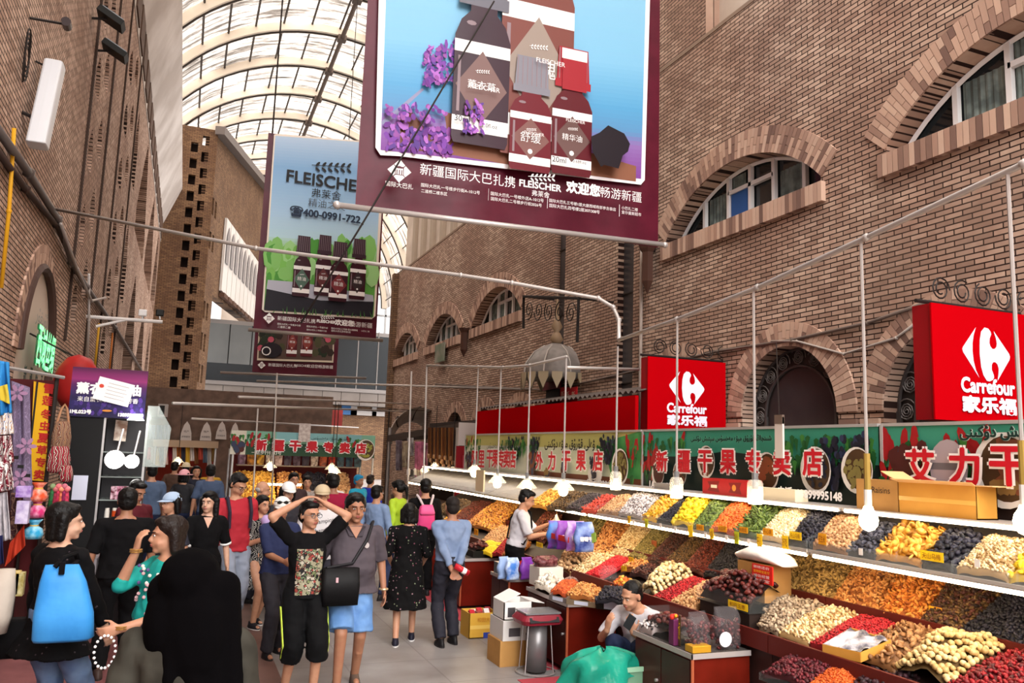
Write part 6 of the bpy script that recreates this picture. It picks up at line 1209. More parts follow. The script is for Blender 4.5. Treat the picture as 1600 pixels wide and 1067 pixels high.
for k, (px, py, r) in enumerate(((179, 718, .1), (206, 721, .075))):
    c = at(px, py, y=YK-.12); o = thing('spotlight', ['larger', 'smaller'][k]+' dazzling white spotlight in front of the perfume cabinet', 'lamp', c, 0, 'kiosk spotlights'); MB().lathe((0, 0, 0), [(.0, 0), (r, 0), (r*.98, .02), (0, .03)], 20, R=MX.Rotation(PI/2, 3, 'X')).build('lens', SPOT, o, smooth=True, world=False); MB().lathe((0, .005, 0), [(r*1.04, 0), (r*1.08, -.02), (r*.6, -.14), (0, -.15)], 20, R=MX.Rotation(PI/2, 3, 'X')).build('housing', STEEL, o, smooth=True, world=False); MB().tube([V((0, .1, 0)), V((.05, .14, .35))], .012, 6).build('arm', STEEL, o, world=False)
c = at(212, 655, y=YK-.05); o = thing('spotlight', 'flat glowing lamp right under the purple sign', 'lamp', c); MB().lathe(c, [(0, -.01), (.09, -.01), (.03, .05), (0, .05)], 16).build('lens', SPOT, o, smooth=True)
for k in range(5):
    c = at(180+9.5*k, 748, y=YK+.1); c.z = 1.372+.075; tag(MB().box(c, (.065, .04, .15)).build('perfume_box', M(['#d8b8c4', '#c98aa4', '#dcd0d4', '#b86a8a', '#d8c4cc'][k], .4, noise=(22, '#5d1a2c')), bevel=.003), ['pale pink', 'deeper pink', 'white', 'rose', 'blush'][k]+' perfume box on the upper glass shelf', 'box', 'perfume boxes in the kiosk')
for k in range(12):
    c = at(164+5.8*k, 770+(k % 3), y=YK+.12); z = (1.112 if k % 2 else .762); cs = ['#d9571c', '#e2ddd4', '#d9571c', '#c94a18', '#e8d9c8', '#d65a22'][k % 6]; o = thing('jar', ['orange capped jar by the post', 'white low jar near the post', 'tall orange jar in the first pair', 'dark orange low jar', 'cream jar in the middle', 'orange low jar in the middle', 'orange tall jar past the middle', 'white low jar past the middle', 'orange jar beside the wing', 'deep orange low jar', 'cream jar near the wing', 'orange low jar at the wing'][k]+' on the kiosk shelf', 'jar', V((c.x, YK+.15, z)), 0, 'jars in the kiosk'); MB().tube([V((0, 0, 0)), V((0, 0, .13))], .026, 10).build('body', M(cs, .35), o, world=False); MB().tube([V((0, 0, .13)), V((0, 0, .16))], .022, 10).build('lid', M('#e9e4da' if k % 2 else '#b8b2a8', .4), o, world=False)
for k, (q, l) in enumerate((((111, 743, 138, 781), 'blank white sheet taped to the black kiosk panel'), ((130, 862, 152, 915), 'second white sheet low on the black kiosk panel'))):
    a, b = at(q[0], q[3], y=YK+.0), at(q[2], q[1], y=YK+.0); tag(MB().b2((a.x, YK+.008, a.z), (b.x, YK+.016, b.z)).build('paper_sheet', M('#c3c6d8', .6)), l, 'paper')
hang('poster', 'small portrait poster inside the perfume cabinet', [(181, 656), (200, 658), (196, 690), (177, 688)], YK+.35, M('#8a6a5a', .5, noise=(8, '#d8ccc0')), 0, 1, 'poster', None)
c = at(115, 585, y=11.5); t = thing('red_lantern', 'red rounded lantern cloth showing above the purple sign', 'lantern', c); MB().ell(c+V((.04, 0, -.1)), (.27, .2, .36)).build('body', M('#a3201e', .5, noise=(3, '#8c1a18')), t, smooth=True); MB().tube([c+V((.04, 0, .2)), V((XL, c.y+.2, c.z+.5))], .012, 5).build('cord', IRON, t)
# counter and stool by the bag woman
tag(MB().b2((-1.3, 9.55, 0), (-.72, 10.2, .82)).build('glass_counter', M('#8f8c92', .25, noise=(2, '#77747a'))), 'grey glass counter in front of the black kiosk', 'counter')
# ---------------------------------------------------------------- people
SK = {'fair': '#c99f86', 'mid': '#b5866a', 'tan': '#9c6e54', 'dark': '#80563f'}
def skin(c): return M(SK.get(c, c), .5, noise=(18, mixc(SK.get(c, c), '#8a4a3a', .16)), spec=.35)
FOLDS = bpy.data.textures.new('cloth_folds', 'CLOUDS'); FOLDS.noise_scale = .085; FOLDS.noise_depth = 1
EYEW, IRIS, BROW = M('#d9d2cc', .3), M('#1c120e', .25), M('#1a1412', .7)
HAIRB = M('#0a0808', .5, bump=(40, .5)); HAIRD = M('#1c1310', .5, bump=(40, .5))
def remesh(o, vox, sm=4, sub=0):
    r = o.modifiers.new('skin_surface', 'REMESH'); r.mode = 'VOXEL'; r.voxel_size = vox; r.use_smooth_shade = True
    s = o.modifiers.new('smooth', 'SMOOTH'); s.factor = .5; s.iterations = sm; return o
def ik(S, T, a, b, pole):
    S, T, pole = V(S), V(T), V(pole); d = T-S; L = min(d.length, (a+b)*.999); u = d.normalized(); T = S+u*L
    k = (a*a-b*b+L*L)/(2*L); h = math.sqrt(max(a*a-k*k, 0)); p = pole-u*pole.dot(u)
    p = p.normalized() if p.length > 1e-5 else V((0, 1, 0)); return S+u*k+p*h, T
def hand(mb, W, d, n, side, curl=.5, s=1.0):
    """Palm, four jointed fingers and a thumb from wrist W along d, palm facing n."""
    d = V(d).normalized(); n = V(n); n = (n-d*n.dot(d)).normalized(); x = d.cross(n)*side
    mb.loft([(W+d*t, w*s, h*s, MX((x, n, d)).transposed()) for t, w, h in ((-.02, .026, .021), (.015*s, .031, .02), (.05*s, .041, .017), (.088*s, .042, .014), (.098*s, .036, .01))], 14)
    for k, (off, L) in enumerate(((.031, .072), (.0105, .081), (-.0105, .076), (-.031, .06))):
        p = W+d*.09*s+x*off*s; dd = d; c = curl*(1+.12*k)
        for j, fr in enumerate((.46, .31, .25)):
            a = c*(.55, .8, .55)[j]; dd = (dd*math.cos(a)+n*math.sin(a)).normalized(); q = p+dd*L*fr*s; mb.cap(p, (.0095-.001*j)*s, q, (.0085-.001*j)*s, 8); p = q
    t0 = W+d*.03*s+x*.03*s; t1 = t0+(d*.55+x*.62+n*.35).normalized()*.042*s; t2 = t1+(d*.85+x*.25+n*.4).normalized()*.036*s
    mb.cap(t0, .014*s, t1, .0105*s, 8); mb.cap(t1, .0105*s, t2, .0085*s, 8)
def person(label, x, y, rz, h=1.7, wd=1.0, belly=0, sk='fair', top=None, bottom=None, hair=None, shoe='#1c1a1c', lean=0, twist=0, hy=0, hp=0, hr=0, handL=None, handR=None, poleL=(.3, .8, -.2), poleR=(-.3, .8, -.2), stride=.12, spread=.1, face=True, vox=.011, cap=None, z=0, sit=None, female=False, curl=.5, palmL=None, palmR=None, sock=None, head=1.05):
    """Local frame: faces -y, own left = +x. top=(material, sleeve 0-2, hem z, flare); bottom=(kind, material, length z)."""
    k = h/1.70; sm = skin(sk); B = MB(); K = lambda *p: V(p)*k
    pel = K(0, 0, .95) if not sit else K(0, 0, sit); R = MX.Rotation(lean, 3, 'X') @ MX.Rotation(twist, 3, 'Z')
    T = lambda px, py, pz: pel+R @ (K(px, py, pz-.95))
    sw = .178*wd; hw = .092*(1.06 if female else 1); belly *= k
    hips = [pel+K(s*hw, 0, -.05) for s in (-1, 1)]
    feet = [K(-spread, -stride, .085), K(spread, stride, .085)] if not sit else [K(-.14, -.3, .085), K(.14, -.27, .085)]
    knees = []
    for i in range(2):
        kn, ft = ik(hips[i], feet[i], .44*k, .43*k, (0, -1, .1) if not sit else (0, -.6, 1)); knees.append(kn); feet[i] = ft
    sh = [T(-sw, .005, 1.372), T(sw, .005, 1.372)]
    hd = [handR, handL]; pol = [poleR, poleL]; pal = [palmR, palmL]; elb = []; wr = []
    for i in range(2):
        s = -1 if i == 0 else 1
        tgt = V(hd[i])*k if hd[i] is not None else sh[i]+K(s*.09, -.06+.05*s*(1 if stride > 0 else -1), -.515)
        e, w = ik(sh[i], tgt, .285*k, .25*k, pol[i]); elb.append(e); wr.append(w)
    torso = [(.83, .125, .1, .0), (.9, .165, .115, .01), (.97, .165, .115, .005), (1.06, .142, .1, -.005), (1.16, .15, .105, -.005), (1.27, .165, .112, 0), (1.36, .155*wd, .095, .008), (1.405, .115*wd, .075, .012), (1.45, .065, .06, .012)]
    def trings(infl=0, zlo=0, zhi=9):
        out = []
        for z_, rx, ry, cy in torso:
            if zlo <= z_ <= zhi:
                bz = math.exp(-((z_-1.08)/.13)**2)*belly; fem = (-.012 if female and 1.0 < z_ < 1.2 else .008 if female and z_ < 1 else 0)
                out.append((T(0, cy-bz*.5, z_), (rx*(wd*.5+.5)+fem+infl)*k+bz*.45, (ry+infl)*k+bz*.6, R))
        return out
    B.loft(trings(), 22, sq=2.3)
    nb, hc = T(0, .015, 1.43), T(0, -.012, 1.588); RH = R @ MX.Rotation(hy, 3, 'Z') @ MX.Rotation(hp, 3, 'X') @ MX.Rotation(hr, 3, 'Y'); G = lambda a, b, c: hc+RH @ (K(a, b, c)*head); e3 = lambda *r: V(r)*k*head
    B.cap(nb, .058*k, G(0, .02, -.05), .052*k, 12)
    B.ell(G(0, .012, .028), e3(.076, .095, .088), RH); B.ell(G(0, -.022, -.042), e3(.06, .068, .072), RH); B.ell(G(0, -.06, -.093), e3(.03, .024, .02), RH); B.ell(G(0, -.05, -.045), e3(.06, .04, .03), RH)
    B.cap(G(0, -.086, .008), .009*k, G(0, -.103, -.027), .013*k, 8); B.ell(G(0, -.098, -.032), e3(.02, .012, .009), RH, 1); B.ell(G(0, -.074, .024), e3(.052, .018, .01), RH); B.ell(G(0, -.083, -.058), e3(.026, .012, .014), RH)
    for s in (-1, 1): B.ell(G(s*.077, .012, -.008), e3(.011, .021, .032), RH, 1)
    for i in range(2):
        s = -1 if i == 0 else 1
        B.cap(T(s*sw*.45, .008, 1.385), .055*k, sh[i], .05*k, 12); B.cap(sh[i], .05*k*wd**.5, elb[i], .041*k, 12); B.cap(elb[i], .041*k, wr[i], .0275*k, 12); m_ = elb[i]+(wr[i]-elb[i])*.3; B.ell(m_, .042*k, lv=1)
        d = (wr[i]-elb[i]).normalized(); hand(B, wr[i], d if pal[i] is None else (d*.4+V(pal[i][0])).normalized(), V((-s, -.15, 0)) if pal[i] is None else V(pal[i][1]), -s if True else 1, curl, k)
        B.cap(hips[i], .092*k, knees[i], .056*k, 14); B.cap(knees[i], .056*k, feet[i], .038*k, 12); c_ = knees[i]+(feet[i]-knees[i])*.3+K(0, .012, 0); B.ell(c_, e3(.05, .052, .11), None, 1)
        B.cap(feet[i]+K(0, .035, -.04), .036*k, feet[i]+K(0, -.12, -.055), .028*k, 10)
    o = B.build('person', sm, None, smooth=True); remesh(o, vox, 3); o.location = (x, y, z); o.rotation_euler = (0, 0, rz); tag(o, label, 'person')
    def part(mb, name, mat, v=None, s_=4, remes=True, **kw):
        q = mb.build(name, mat, o, smooth=True, world=False, **kw)
        if remes: remesh(q, v or max(vox, .011), s_)
        if name in ('shirt', 'dress', 'trousers', 'shorts'):
            d_ = q.modifiers.new('folds', 'DISPLACE'); d_.texture = FOLDS; d_.strength = .026*k; d_.mid_level = .5; d_.texture_coords = 'LOCAL'
        return q
    ctx = dict(o=o, T=T, G=G, RH=RH, R=R, k=k, sh=sh, elb=elb, wr=wr, knees=knees, feet=feet, hips=hips, pel=pel, part=part, e3=e3, K=K, nb=nb)
    if top:
        mt, slv, hem, flare = (list(top)+[0])[:4]; m = MB(); rg = [r for r in trings(.016) ]; zs = [t[0] for t in torso]
        rg = [r for r, z_ in zip(rg, zs) if z_ >= max(hem, .83)-.001 and z_ < 1.44]
        if hem < .9:
            low = [];
            n_ = max(2, int((.95-hem)/.1))
            for j in range(n_+1):
                z_ = hem+(.9-hem)*j/n_; q = pel+K(0, .008, z_-.95) if hem < .8 else T(0, .008, z_); f_ = (.9-z_)/max(.9-hem, .01)*flare; low.append((q, (.192*(wd*.4+.6)+f_)*k+belly*.2, (.128+f_)*k+belly*.25, None if hem < .8 else R))
            rg = low+[r for r, z_ in zip([q for q in trings(.016)], zs) if .93 < z_ < 1.44]
        rg.append((T(0, .012, 1.437), .075*k, .068*k, R)); m.loft(rg, 24, sq=2.3)
        for i in range(2):
            s = -1 if i == 0 else 1; m.cap(T(s*sw*.42, .008, 1.385), .062*k, sh[i], .06*k, 14)
            if slv > 0: f_ = min(slv, 1); m.ell(sh[i], .062*k*wd**.5); (m.tube([sh[i], sh[i]+(elb[i]-sh[i])*f_], [.062*k*wd**.5, .066*k], 16) if slv <= 1 else m.cap(sh[i], .062*k*wd**.5, elb[i], .055*k, 14))
            if slv > 1: m.tube([elb[i], elb[i]+(wr[i]-elb[i])*(slv-1)*.97], [.056*k, .042*k], 14)
        ctx['top'] = part(m, 'dress' if hem < .75 else 'shirt', mt, s_=3)
    if bottom:
        kd, mb_, ln = bottom; m = MB()
        if kd == 'skirt':
            m.loft([(pel+K(0, 0, ln-.95), .23*k, .17*k), (pel+K(0, 0, -.1), .195*k, .145*k), (pel+K(0, 0, .09), .16*k, .115*k)], 22)
        else:
            m.loft([(pel+R @ K(0, .008, a-.95) if a > .9 else pel+K(0, .008, a-.95), b*k+belly*.3, c*k+belly*.3) for a, b, c in ((.81, .15, .11), (.9, .178, .125), (.98, .172, .12), (1.03, .155, .112))], 22, sq=2.3)
            for i in range(2):
                wide = .03 if kd == 'shorts' else .012; L1 = (hips[i]-knees[i]).length; full = .95-.08
                f_ = (.9-ln)/.43; m.ell(hips[i], (.094+min(wide, .014))*k); m.tube([hips[i], hips[i]+(knees[i]-hips[i])*min(f_, 1)], [(.094+min(wide, .014))*k, (.072+wide*1.3)*k if f_ <= 1 else (.066+wide)*k], 18)
                if f_ > 1: g_ = min((f_-1)/.92, 1); m.ell(knees[i], (.066+wide)*k); m.tube([knees[i], knees[i]+(feet[i]-knees[i])*g_*.5, knees[i]+(feet[i]-knees[i])*g_], [(.066+wide)*k, (.068+wide)*k, (.058+wide*1.2)*k], 16)
        part(m, {'shorts': 'shorts', 'skirt': 'skirt'}.get(kd, 'trousers'), mb_, s_=3)
    if shoe:
        for i in range(2):
            f_ = feet[i]; m = MB(); m.loft([(f_+K(0, -.02, -.083), .044*k, .125*k), (f_+K(0, -.02, -.055), .046*k, .128*k), (f_+K(0, -.005, -.03), .04*k, .1*k), (f_+K(0, .03, .01), .036*k, .05*k)], 16)
            q = m.build('shoe', M(shoe, .5), o, smooth=True, world=False); MB().loft([(f_+K(0, -.02, -.086), .047*k, .13*k), (f_+K(0, -.02, -.07), .048*k, .131*k)], 16).build('sole', M('#d9d6d4' if sock else '#2a2728', .6), q, world=False)
    if face:
        for s in (-1, 1):
            m = MB(); m.ell(G(s*.031, -.0835, .004), e3(.0135, .006, .0062), RH, 1, 0); m.ell(G(s*.031, -.0885, .004), e3(.006, .003, .006), RH, 1, 1); m.build('eye', [EYEW, IRIS], o, smooth=True, world=False)
            MB().cap(G(s*.016, -.0915, .022), .004*k, G(s*.047, -.083, .026), .003*k, 6).build('eyebrow', BROW, o, world=False)
        m = MB(); m.ell(G(0, -.0935, -.055), e3(.023, .006, .005), RH, 1); m.ell(G(0, -.092, -.063), e3(.019, .006, .0055), RH, 1); m.build('lips', M(mixc(SK.get(sk, sk), '#8a3038', .55), .4), o, smooth=True, world=False)
    if hair:
        st, hm = hair; m = MB()
        if st == 'bald':
            m.ell(G(0, .03, .0), e3(.081, .082, .05), RH)
        else:
            vol = 1.08 if female or st == 'full' else 1.0
            m.ell(G(0, .028, .05), e3(.084*vol, .097*vol, .08*vol), RH); m.ell(G(0, .05, .0), e3(.08*vol, .068*vol, .085), RH)
            if st != 'buzz' and not cap:
                m.ell(G(0, -.035, .088), e3(.066, .05, .03), RH)
                for s in (-1, 1): m.cap(G(s*.074, -.005, .04), .015*k, G(s*.076, .0, .005), .01*k, 8)
            if st in ('long', 'bob'):
                e_ = -.3 if st == 'long' else -.09
                for a, b in ((0, .075), (-.045, .06), (.045, .06), (-.078, .025), (.078, .025)): m.cap(G(a, b, .03), .04*k, G(a*1.05, b+.01, e_), .032*k, 10)
            if st == 'ponytail': m.cap(G(0, .11, .04), .03*k, G(0, .15, -.03), .035*k, 10); m.cap(G(0, .15, -.03), .035*k, G(0, .13, -.2), .012*k, 10)
            if st == 'bun': m.ell(G(0, .12, -.01), .042*k)
        part(m, 'hair', hm, v=.009, s_=2)
    if cap:
        cm, vis = cap; m = MB(); v_ = []
        m.loft([(G(0, .014, .035+.0*j) + RH @ K(0, 0, .1*head*math.sin(j*PI/12)), .094*k*head*math.cos(j*PI/12.6), .114*k*head*math.cos(j*PI/12.6), RH) for j in range(7)], 20)
        q = m.build('cap', cm, o, smooth=True, world=False); n = MB(); rim = []
        if vis == 'brim': n.loft([(G(0, .014, .03), .16*k, .18*k, RH), (G(0, .014, .036), .16*k, .18*k, RH)], 24)
        else:
            for j in range(11):
                a = PI*(.12+.76*j/10); rim.append((math.cos(a)*.088, -math.sin(a)*.105+.014)); 
            vs_ = [G(a, b, .042) for a, b in rim]+[G(a*1.0, b-.075*math.sin(PI*(.05+.9*j/10)), .026) for j, (a, b) in enumerate(rim)]; n.add(vs_, [(j, j+1, 12+j, 11+j) for j in range(10)])
        n.build('visor', cm, q, smooth=True, world=False, solid=.006)
    return ctx
def glasses(c, mat=None, shades=False):
    G, k, RH = c['G'], c['k'], c['RH']; m = MB(); mat = mat or M('#2a2a2e', .3)
    for s in (-1, 1):
        m.tube([G(s*.033+.023*math.cos(a), -.103, .002+.017*math.sin(a)) for a in np.linspace(0, 2*PI, 17)], .0022*k, 5); m.tube([G(s*.056, -.1, .006), G(s*.082, -.04, .01), G(s*.083, .02, .0)], .002*k, 5)
    m.tube([G(-.01, -.105, .006), G(.01, -.105, .006)], .002*k, 5)
    if shades:
        for s in (-1, 1): m.ell(G(s*.033, -.102, .002), c['e3'](.022, .004, .016), RH, 1)
    m.build('glasses', mat, c['o'], world=False)
def w2(c, p): return wm(c['o']) @ V(p)
def speck(name, base, cols, sc, thr):
    m, nt, b = _new(name); L = nt.links; tc = nt.nodes.new('ShaderNodeTexCoord'); v = _node(nt, 'ShaderNodeTexVoronoi', Scale=float(sc)); L.new(tc.outputs['Object'], v.inputs['Vector'])
    sx = nt.nodes.new('ShaderNodeSeparateColor'); L.new(v.outputs['Color'], sx.inputs[0]); r = nt.nodes.new('ShaderNodeValToRGB'); r.color_ramp.interpolation = 'CONSTANT'; e = r.color_ramp.elements
    while len(e) < len(cols)+1: e.new(.5)
    for i, c in enumerate([base]+cols): e[i].position = 0 if i == 0 else .55+.45*(i-1)/len(cols); e[i].color = lin(c)
    L.new(sx.outputs[0], r.inputs[0]); mx = nt.nodes.new('ShaderNodeMixRGB'); L.new(ramp(nt, v.outputs['Distance'], [(thr, (1, 1, 1, 1)), (thr+.03, (0, 0, 0, 1))]), mx.inputs[0]); mx.inputs[1].default_value = lin(base); L.new(r.outputs[0], mx.inputs[2])
    L.new(mx.outputs[0], b.inputs['Base Color']); b.inputs['Roughness'].default_value = .85; b.inputs['Specular IOR Level'].default_value = .15; return m
FL = lambda cols, s=14, d=8: pattern('print_'+cols[0].strip('#'), cols, (s, s, s), d, 3)
BLK_T = M('#09080a', .9, bump=(8, .25), spec=.15); BLK2 = M('#070608', .9, bump=(6, .3), spec=.15); JEAN = M('#4c5f82', .8, noise=(6, '#5f7390'), bump=(7, .3)); NAVY = M('#1c2540', .8, bump=(8, .3))
R90 = PI/2
def skn(x, y, d): return (x, y, d)
# 1 boy with both hands on his head
c = person('boy in glasses with both hands on his head, black T-shirt with a colourful print', 1.05, 7.12, .12, 1.57, .9, 0, 'mid', (BLK_T, .85, .86, .02), ('shorts', M('#08080a', .85, bump=(8, .2), spec=.15), .33), ('short', HAIRB), '#2a2a2e', hy=.35, handR=(-.125, -.02, 1.70), handL=(.125, -.02, 1.70), poleR=(-1, -.15, -.1), poleL=(1, -.15, -.1), stride=-.1, vox=.0075, palmR=((1.2, .1, .75), (.2, 0, -1)), palmL=((-1.2, .1, .75), (-.2, 0, -1)), curl=.35)
glasses(c, M('#3f4a52', .3)); k = c['k']; T = c['T']
cs = [M(q, .6) for q in ('#8f8a72', '#8a3a32', '#6f7a52', '#1c1a19', '#b0a898', '#6f4438', '#55684a')]
rr = random.Random(2); dots = [(rr.random(), rr.random()*1.7, rr.uniform(.03, .085), rr.randrange(7)) for _ in range(230)]; m = MB(); NX, NY = 30, 50
vs_ = [T(-.118+.236*a/NX, -.2, .9+.4*b/NY) for b in range(NY+1) for a in range(NX+1)]; m.v = [tuple(p) for p in vs_]; m.n = len(vs_)
for b in range(NY):
    for a in range(NX):
        u, v = (a+.5)/NX, 1.7*(b+.5)/NY; c0 = 0
        for dx, dy, r_, q in dots:
            d2 = (u-dx)**2+(v-dy)**2
            if d2 < r_*r_: c0 = q if d2 < r_*r_*.6 else 3
        m.f.append((b*(NX+1)+a, b*(NX+1)+a+1, (b+1)*(NX+1)+a+1, (b+1)*(NX+1)+a)); m.mi.append(c0)
m.tone = [.5]*m.n; q_ = m.build('shirt_print', cs, c['o'], world=False); sw_ = q_.modifiers.new('drape', 'SHRINKWRAP'); sw_.target = c['top']; sw_.offset = .006; sw_.wrap_method = 'PROJECT'; sw_.use_project_y = True; sw_.use_positive_direction = True; sw_.use_negative_direction = False; q_['label'] = 'colourful picture print'
for s in (-1, 1):
    i = 0 if s < 0 else 1; h0, k0, f0 = c['hips'][i], c['knees'][i], c['feet'][i]
    for q in range(2): MB().tube([h0+V((s*.118*k, -.02+.02*q, -.1)), k0+V((s*.092*k, -.015+.02*q, 0)), k0+(f0-k0)*.3+V((s*.089*k, -.015+.02*q, 0))], .006, 5).build('side_stripe', M('#c5e04a', .6), c['o'], world=False)
# 2 man in grey polo
c = person('heavy man in a grey polo shirt and light blue shorts with a crossbody bag', 1.47, 7.28, -.05, 1.62, 1.18, .075, 'tan', (M('#4b4349', .8, bump=(7, .3)), .95, .84, .03), ('shorts', M('#587fb4', .75, noise=(7, '#6a90c0'), bump=(6, .3)), .5), ('full', HAIRB), '#5a4a40', stride=.14, hy=.1, vox=.0075, head=1.13, handR=(-.3, -.12, .93))
k = c['k']; T = c['T']; o = c['o']
m = MB(); m.add([T(-.06, -.075, 1.43), T(.06, -.075, 1.43), T(0, -.135, 1.33)], [(0, 2, 1)]); m.build('open_collar', skin('tan'), o, world=False, solid=.004)
for s in (-1, 1): MB().add([T(s*.01, -.12, 1.345), T(s*.065, -.09, 1.44), T(s*.095, -.06, 1.43), T(s*.06, -.125, 1.35)], [(0, 1, 2, 3)]).build('collar', M('#3f383e', .8), o, world=False, solid=.008)
m = MB(); m.add([T(.1+.022*math.cos(a), -.148, 1.27+.026*math.sin(a)) for a in np.linspace(0, 2*PI, 13)[:-1]], [tuple(range(12))]); m.build('chest_badge', M('#b3a9a6', .5), o, world=False, solid=.006)
bg_ = thing('crossbody_bag', 'black crossbody bag at the front of the man in the grey polo', 'bag', w2(c, (-.13, -.27, .9)), 0); p0 = V(bg_.location); m = MB(); m.loft([(p0+V((0, 0, -.16)), .15, .05), (p0+V((0, 0, .0)), .16, .055), (p0+V((0, 0, .14)), .15, .045)], 18, sq=6); m.build('body', M('#070608', .6, bump=(9, .3), spec=.2), bg_, smooth=True)
MB().tube([p0+V((-.12, .02, .14)), w2(c, T(-.03, -.2, 1.12)), w2(c, T(.1, -.145, 1.32)), w2(c, T(.17, -.0, 1.47)), w2(c, T(.13, .12, 1.36)), w2(c, T(-.02, .16, 1.1)), p0+V((-.16, .12, .1))], .014, 6).build('strap', M('#1a181c', .6), bg_); MB().b2((p0.x-.05, p0.y-.06, p0.z+.03), (p0.x-.03, p0.y-.052, p0.z+.07)).build('zip_pull', M('#c9a0a8', .4), bg_)
W = c['wr'][1]; MB().tube([W+V((.034*math.cos(a), .034*math.sin(a), .0)) for a in np.linspace(0, 2*PI, 15)], .009, 6).build('watch', M('#c9b08a', .3, .6), o, world=False)
# 3 man in light blue shirt, hands behind his back
SHB = M('#6b7d9c', .75, noise=(5, '#7788a6'), bump=(7, .4)); TRO = M('#23222b', .75, bump=(6, .35))
c = person('man from behind in a light blue shirt with hands clasped at his back', 2.78, 8.55, PI+.05, 1.54, 1.08, .02, 'tan', (SHB, 1.85, .93, .0), ('trousers', TRO, .05), ('buzz', M('#1c1614', .7)), '#161416', stride=.05, vox=.008, handR=(-.03, .19, .87), handL=(.05, .2, .88), poleR=(-1, .35, 0), poleL=(1, .35, 0), palmR=((.6, 0, -.5), (0, 1, 0)), palmL=((-.6, 0, -.5), (0, 1, 0)))
p = w2(c, (-.03, .24, .8)); t = thing('drink_bottle', 'red and white drink bottle held behind the blue shirted man', 'bottle', p); MB().tube([p+V((-.06, 0, .05)), p+V((.09, 0, -.03))], .032, 12).build('body', M('#b3202c', .3), t, smooth=True); MB().tube([p+V((.02, 0, .007)), p+V((.06, 0, -.014))], .0335, 12).build('paper_label', WH, t, smooth=True)
# 4 woman in the flowered black dress, from behind
FD = speck('black_floral', '#080708', ['#8a6a72', '#6b3f4c', '#7a8068'], 34, .24)
c = person('woman from behind in a black dress scattered with small flowers', 2.36, 8.75, PI-.25, 1.45, 1.06, .03, 'mid', (FD, 1.2, .42, .07), None, ('bob', HAIRB), '#1d1c2a', stride=.16, female=True, vox=.01, face=False, sock=True, handL=(.2, -.16, .95), handR=(-.2, -.16, .95))
# 5 seated vendor at the gap between the counters
WT = M('#bdbac0', .8, bump=(6, .3))
c = person('smiling vendor in a white T-shirt resting his cheek on his hand over a phone', 3.93, 6.36, -1.1, 1.62, 1.1, .04, 'mid', (WT, .9, .93, 0), ('trousers', NAVY, .05), ('buzz', HAIRB), '#1c1a1c', sit=.36, lean=.5, hy=-.15, hp=-.18, vox=.0075, handR=(-.13, -.5, .62), handL=(.11, -.45, .63), poleR=(-.6, -.3, -1), poleL=(.5, -.2, -1), palmR=((.1, .1, 1), (.3, .8, 0)), palmL=((-.1, .1, 1), (-.3, .8, 0)))
p = w2(c, c['wr'][1]+V((-.01, -.04, .09))); tag(MB().box(p, (.07, .011, .125), MX.Rotation(-.9, 3, 'Z') @ MX.Rotation(.5, 3, 'Y')).build('mobile_phone', M('#2a2d30', .25), bevel=.006), 'dark mobile phone held by the seated vendor', 'phone')
t = thing('stool', 'low wooden stool under the seated vendor', 'stool', (3.92, 6.38, 0)); MB().tube([(3.92, 6.4, .2), (3.92, 6.4, .24)], .17, 18).build('seat', M('#7a5a3c', .6), t)
for a in range(4): MB().tube([(3.92+.13*math.cos(a*R90+.7), 6.4+.13*math.sin(a*R90+.7), 0), (3.92+.1*math.cos(a*R90+.7), 6.4+.1*math.sin(a*R90+.7), .2)], .018, 6).build('leg', M('#6a4c32', .6), t)
# 6 vendor in white filling a clear bag
c = person('vendor in a white T-shirt and black strap lifting a clear bag', 3.93, 9.5, 1.15, 1.6, 1.0, .02, 'mid', (WT, .9, .93, 0), ('trousers', BLK2, .05), ('short', HAIRB), '#1c1a1c', lean=.2, hp=.2, vox=.009, handL=(.16, -.44, 1.24), handR=(-.1, -.42, 1.14))
T = c['T']; MB().tube([T(.14, -.1, 1.42), T(.02, -.155, 1.25), T(-.16, -.1, 1.02), T(-.1, .13, 1.05), T(.1, .14, 1.3), T(.16, .03, 1.46), T(.14, -.1, 1.42)], .012, 6).build('strap', BLK2, c['o'], world=False)
p = w2(c, (.05, -.5, 1.0)); pouch('plastic_bag', 'clear white bag held up by the standing vendor', p, .2, .3, .12, glass_mat('white_film', '#e6e2dc', .6, .3), 1.0)
# 7 woman with the blue tote, profile
c = person('woman in a speckled black jacket and jeans carrying a bright blue tote bag', -.66, 6.0, 2.35, 1.62, 1.05, .03, 'fair', (speck('speckled_black', '#070608', ['#4a4044', '#3a3035'], 30, .15), 1.9, .74, .09), ('trousers', JEAN, .04), ('bob', HAIRB), '#2a2728', hy=-.55, stride=.08, female=True, vox=.0085, handR=(-.22, -.25, .82), handL=(.24, -.05, .8))
TB_ = M('#2f7fc4', .45, noise=(3, '#3f92d6'), bump=(5, .5)); p = V((-.57, 5.6, 1.1)); t = thing('tote_bag', 'bright blue tote bag on the arm of the woman in the speckled jacket', 'bag', p, .0)
m = MB(); m.loft([(p+V((0, 0, -.24)), .145, .05), (p+V((.01, 0, -.22)), .165, .07), (p+V((.0, 0, -.08)), .16, .075), (p+V((-.02, 0, .1)), .125, .05), (p+V((-.035, 0, .2)), .09, .02)], 20, sq=3.2); m.build('body', TB_, t, smooth=True)
MB().tube([p+V((-.07, -.03, .19)), p+V((-.03, -.0, .24)), p+V((.02, .12, .25)), p+V((.03, .16, .2)), p+V((.02, .03, .19))], .014, 6).build('handle', BLK2, t); MB().b2((p.x-.045, p.y-.055, p.z+.15), (p.x-.015, p.y-.03, p.z+.22)).build('clasp', BLK2, t)
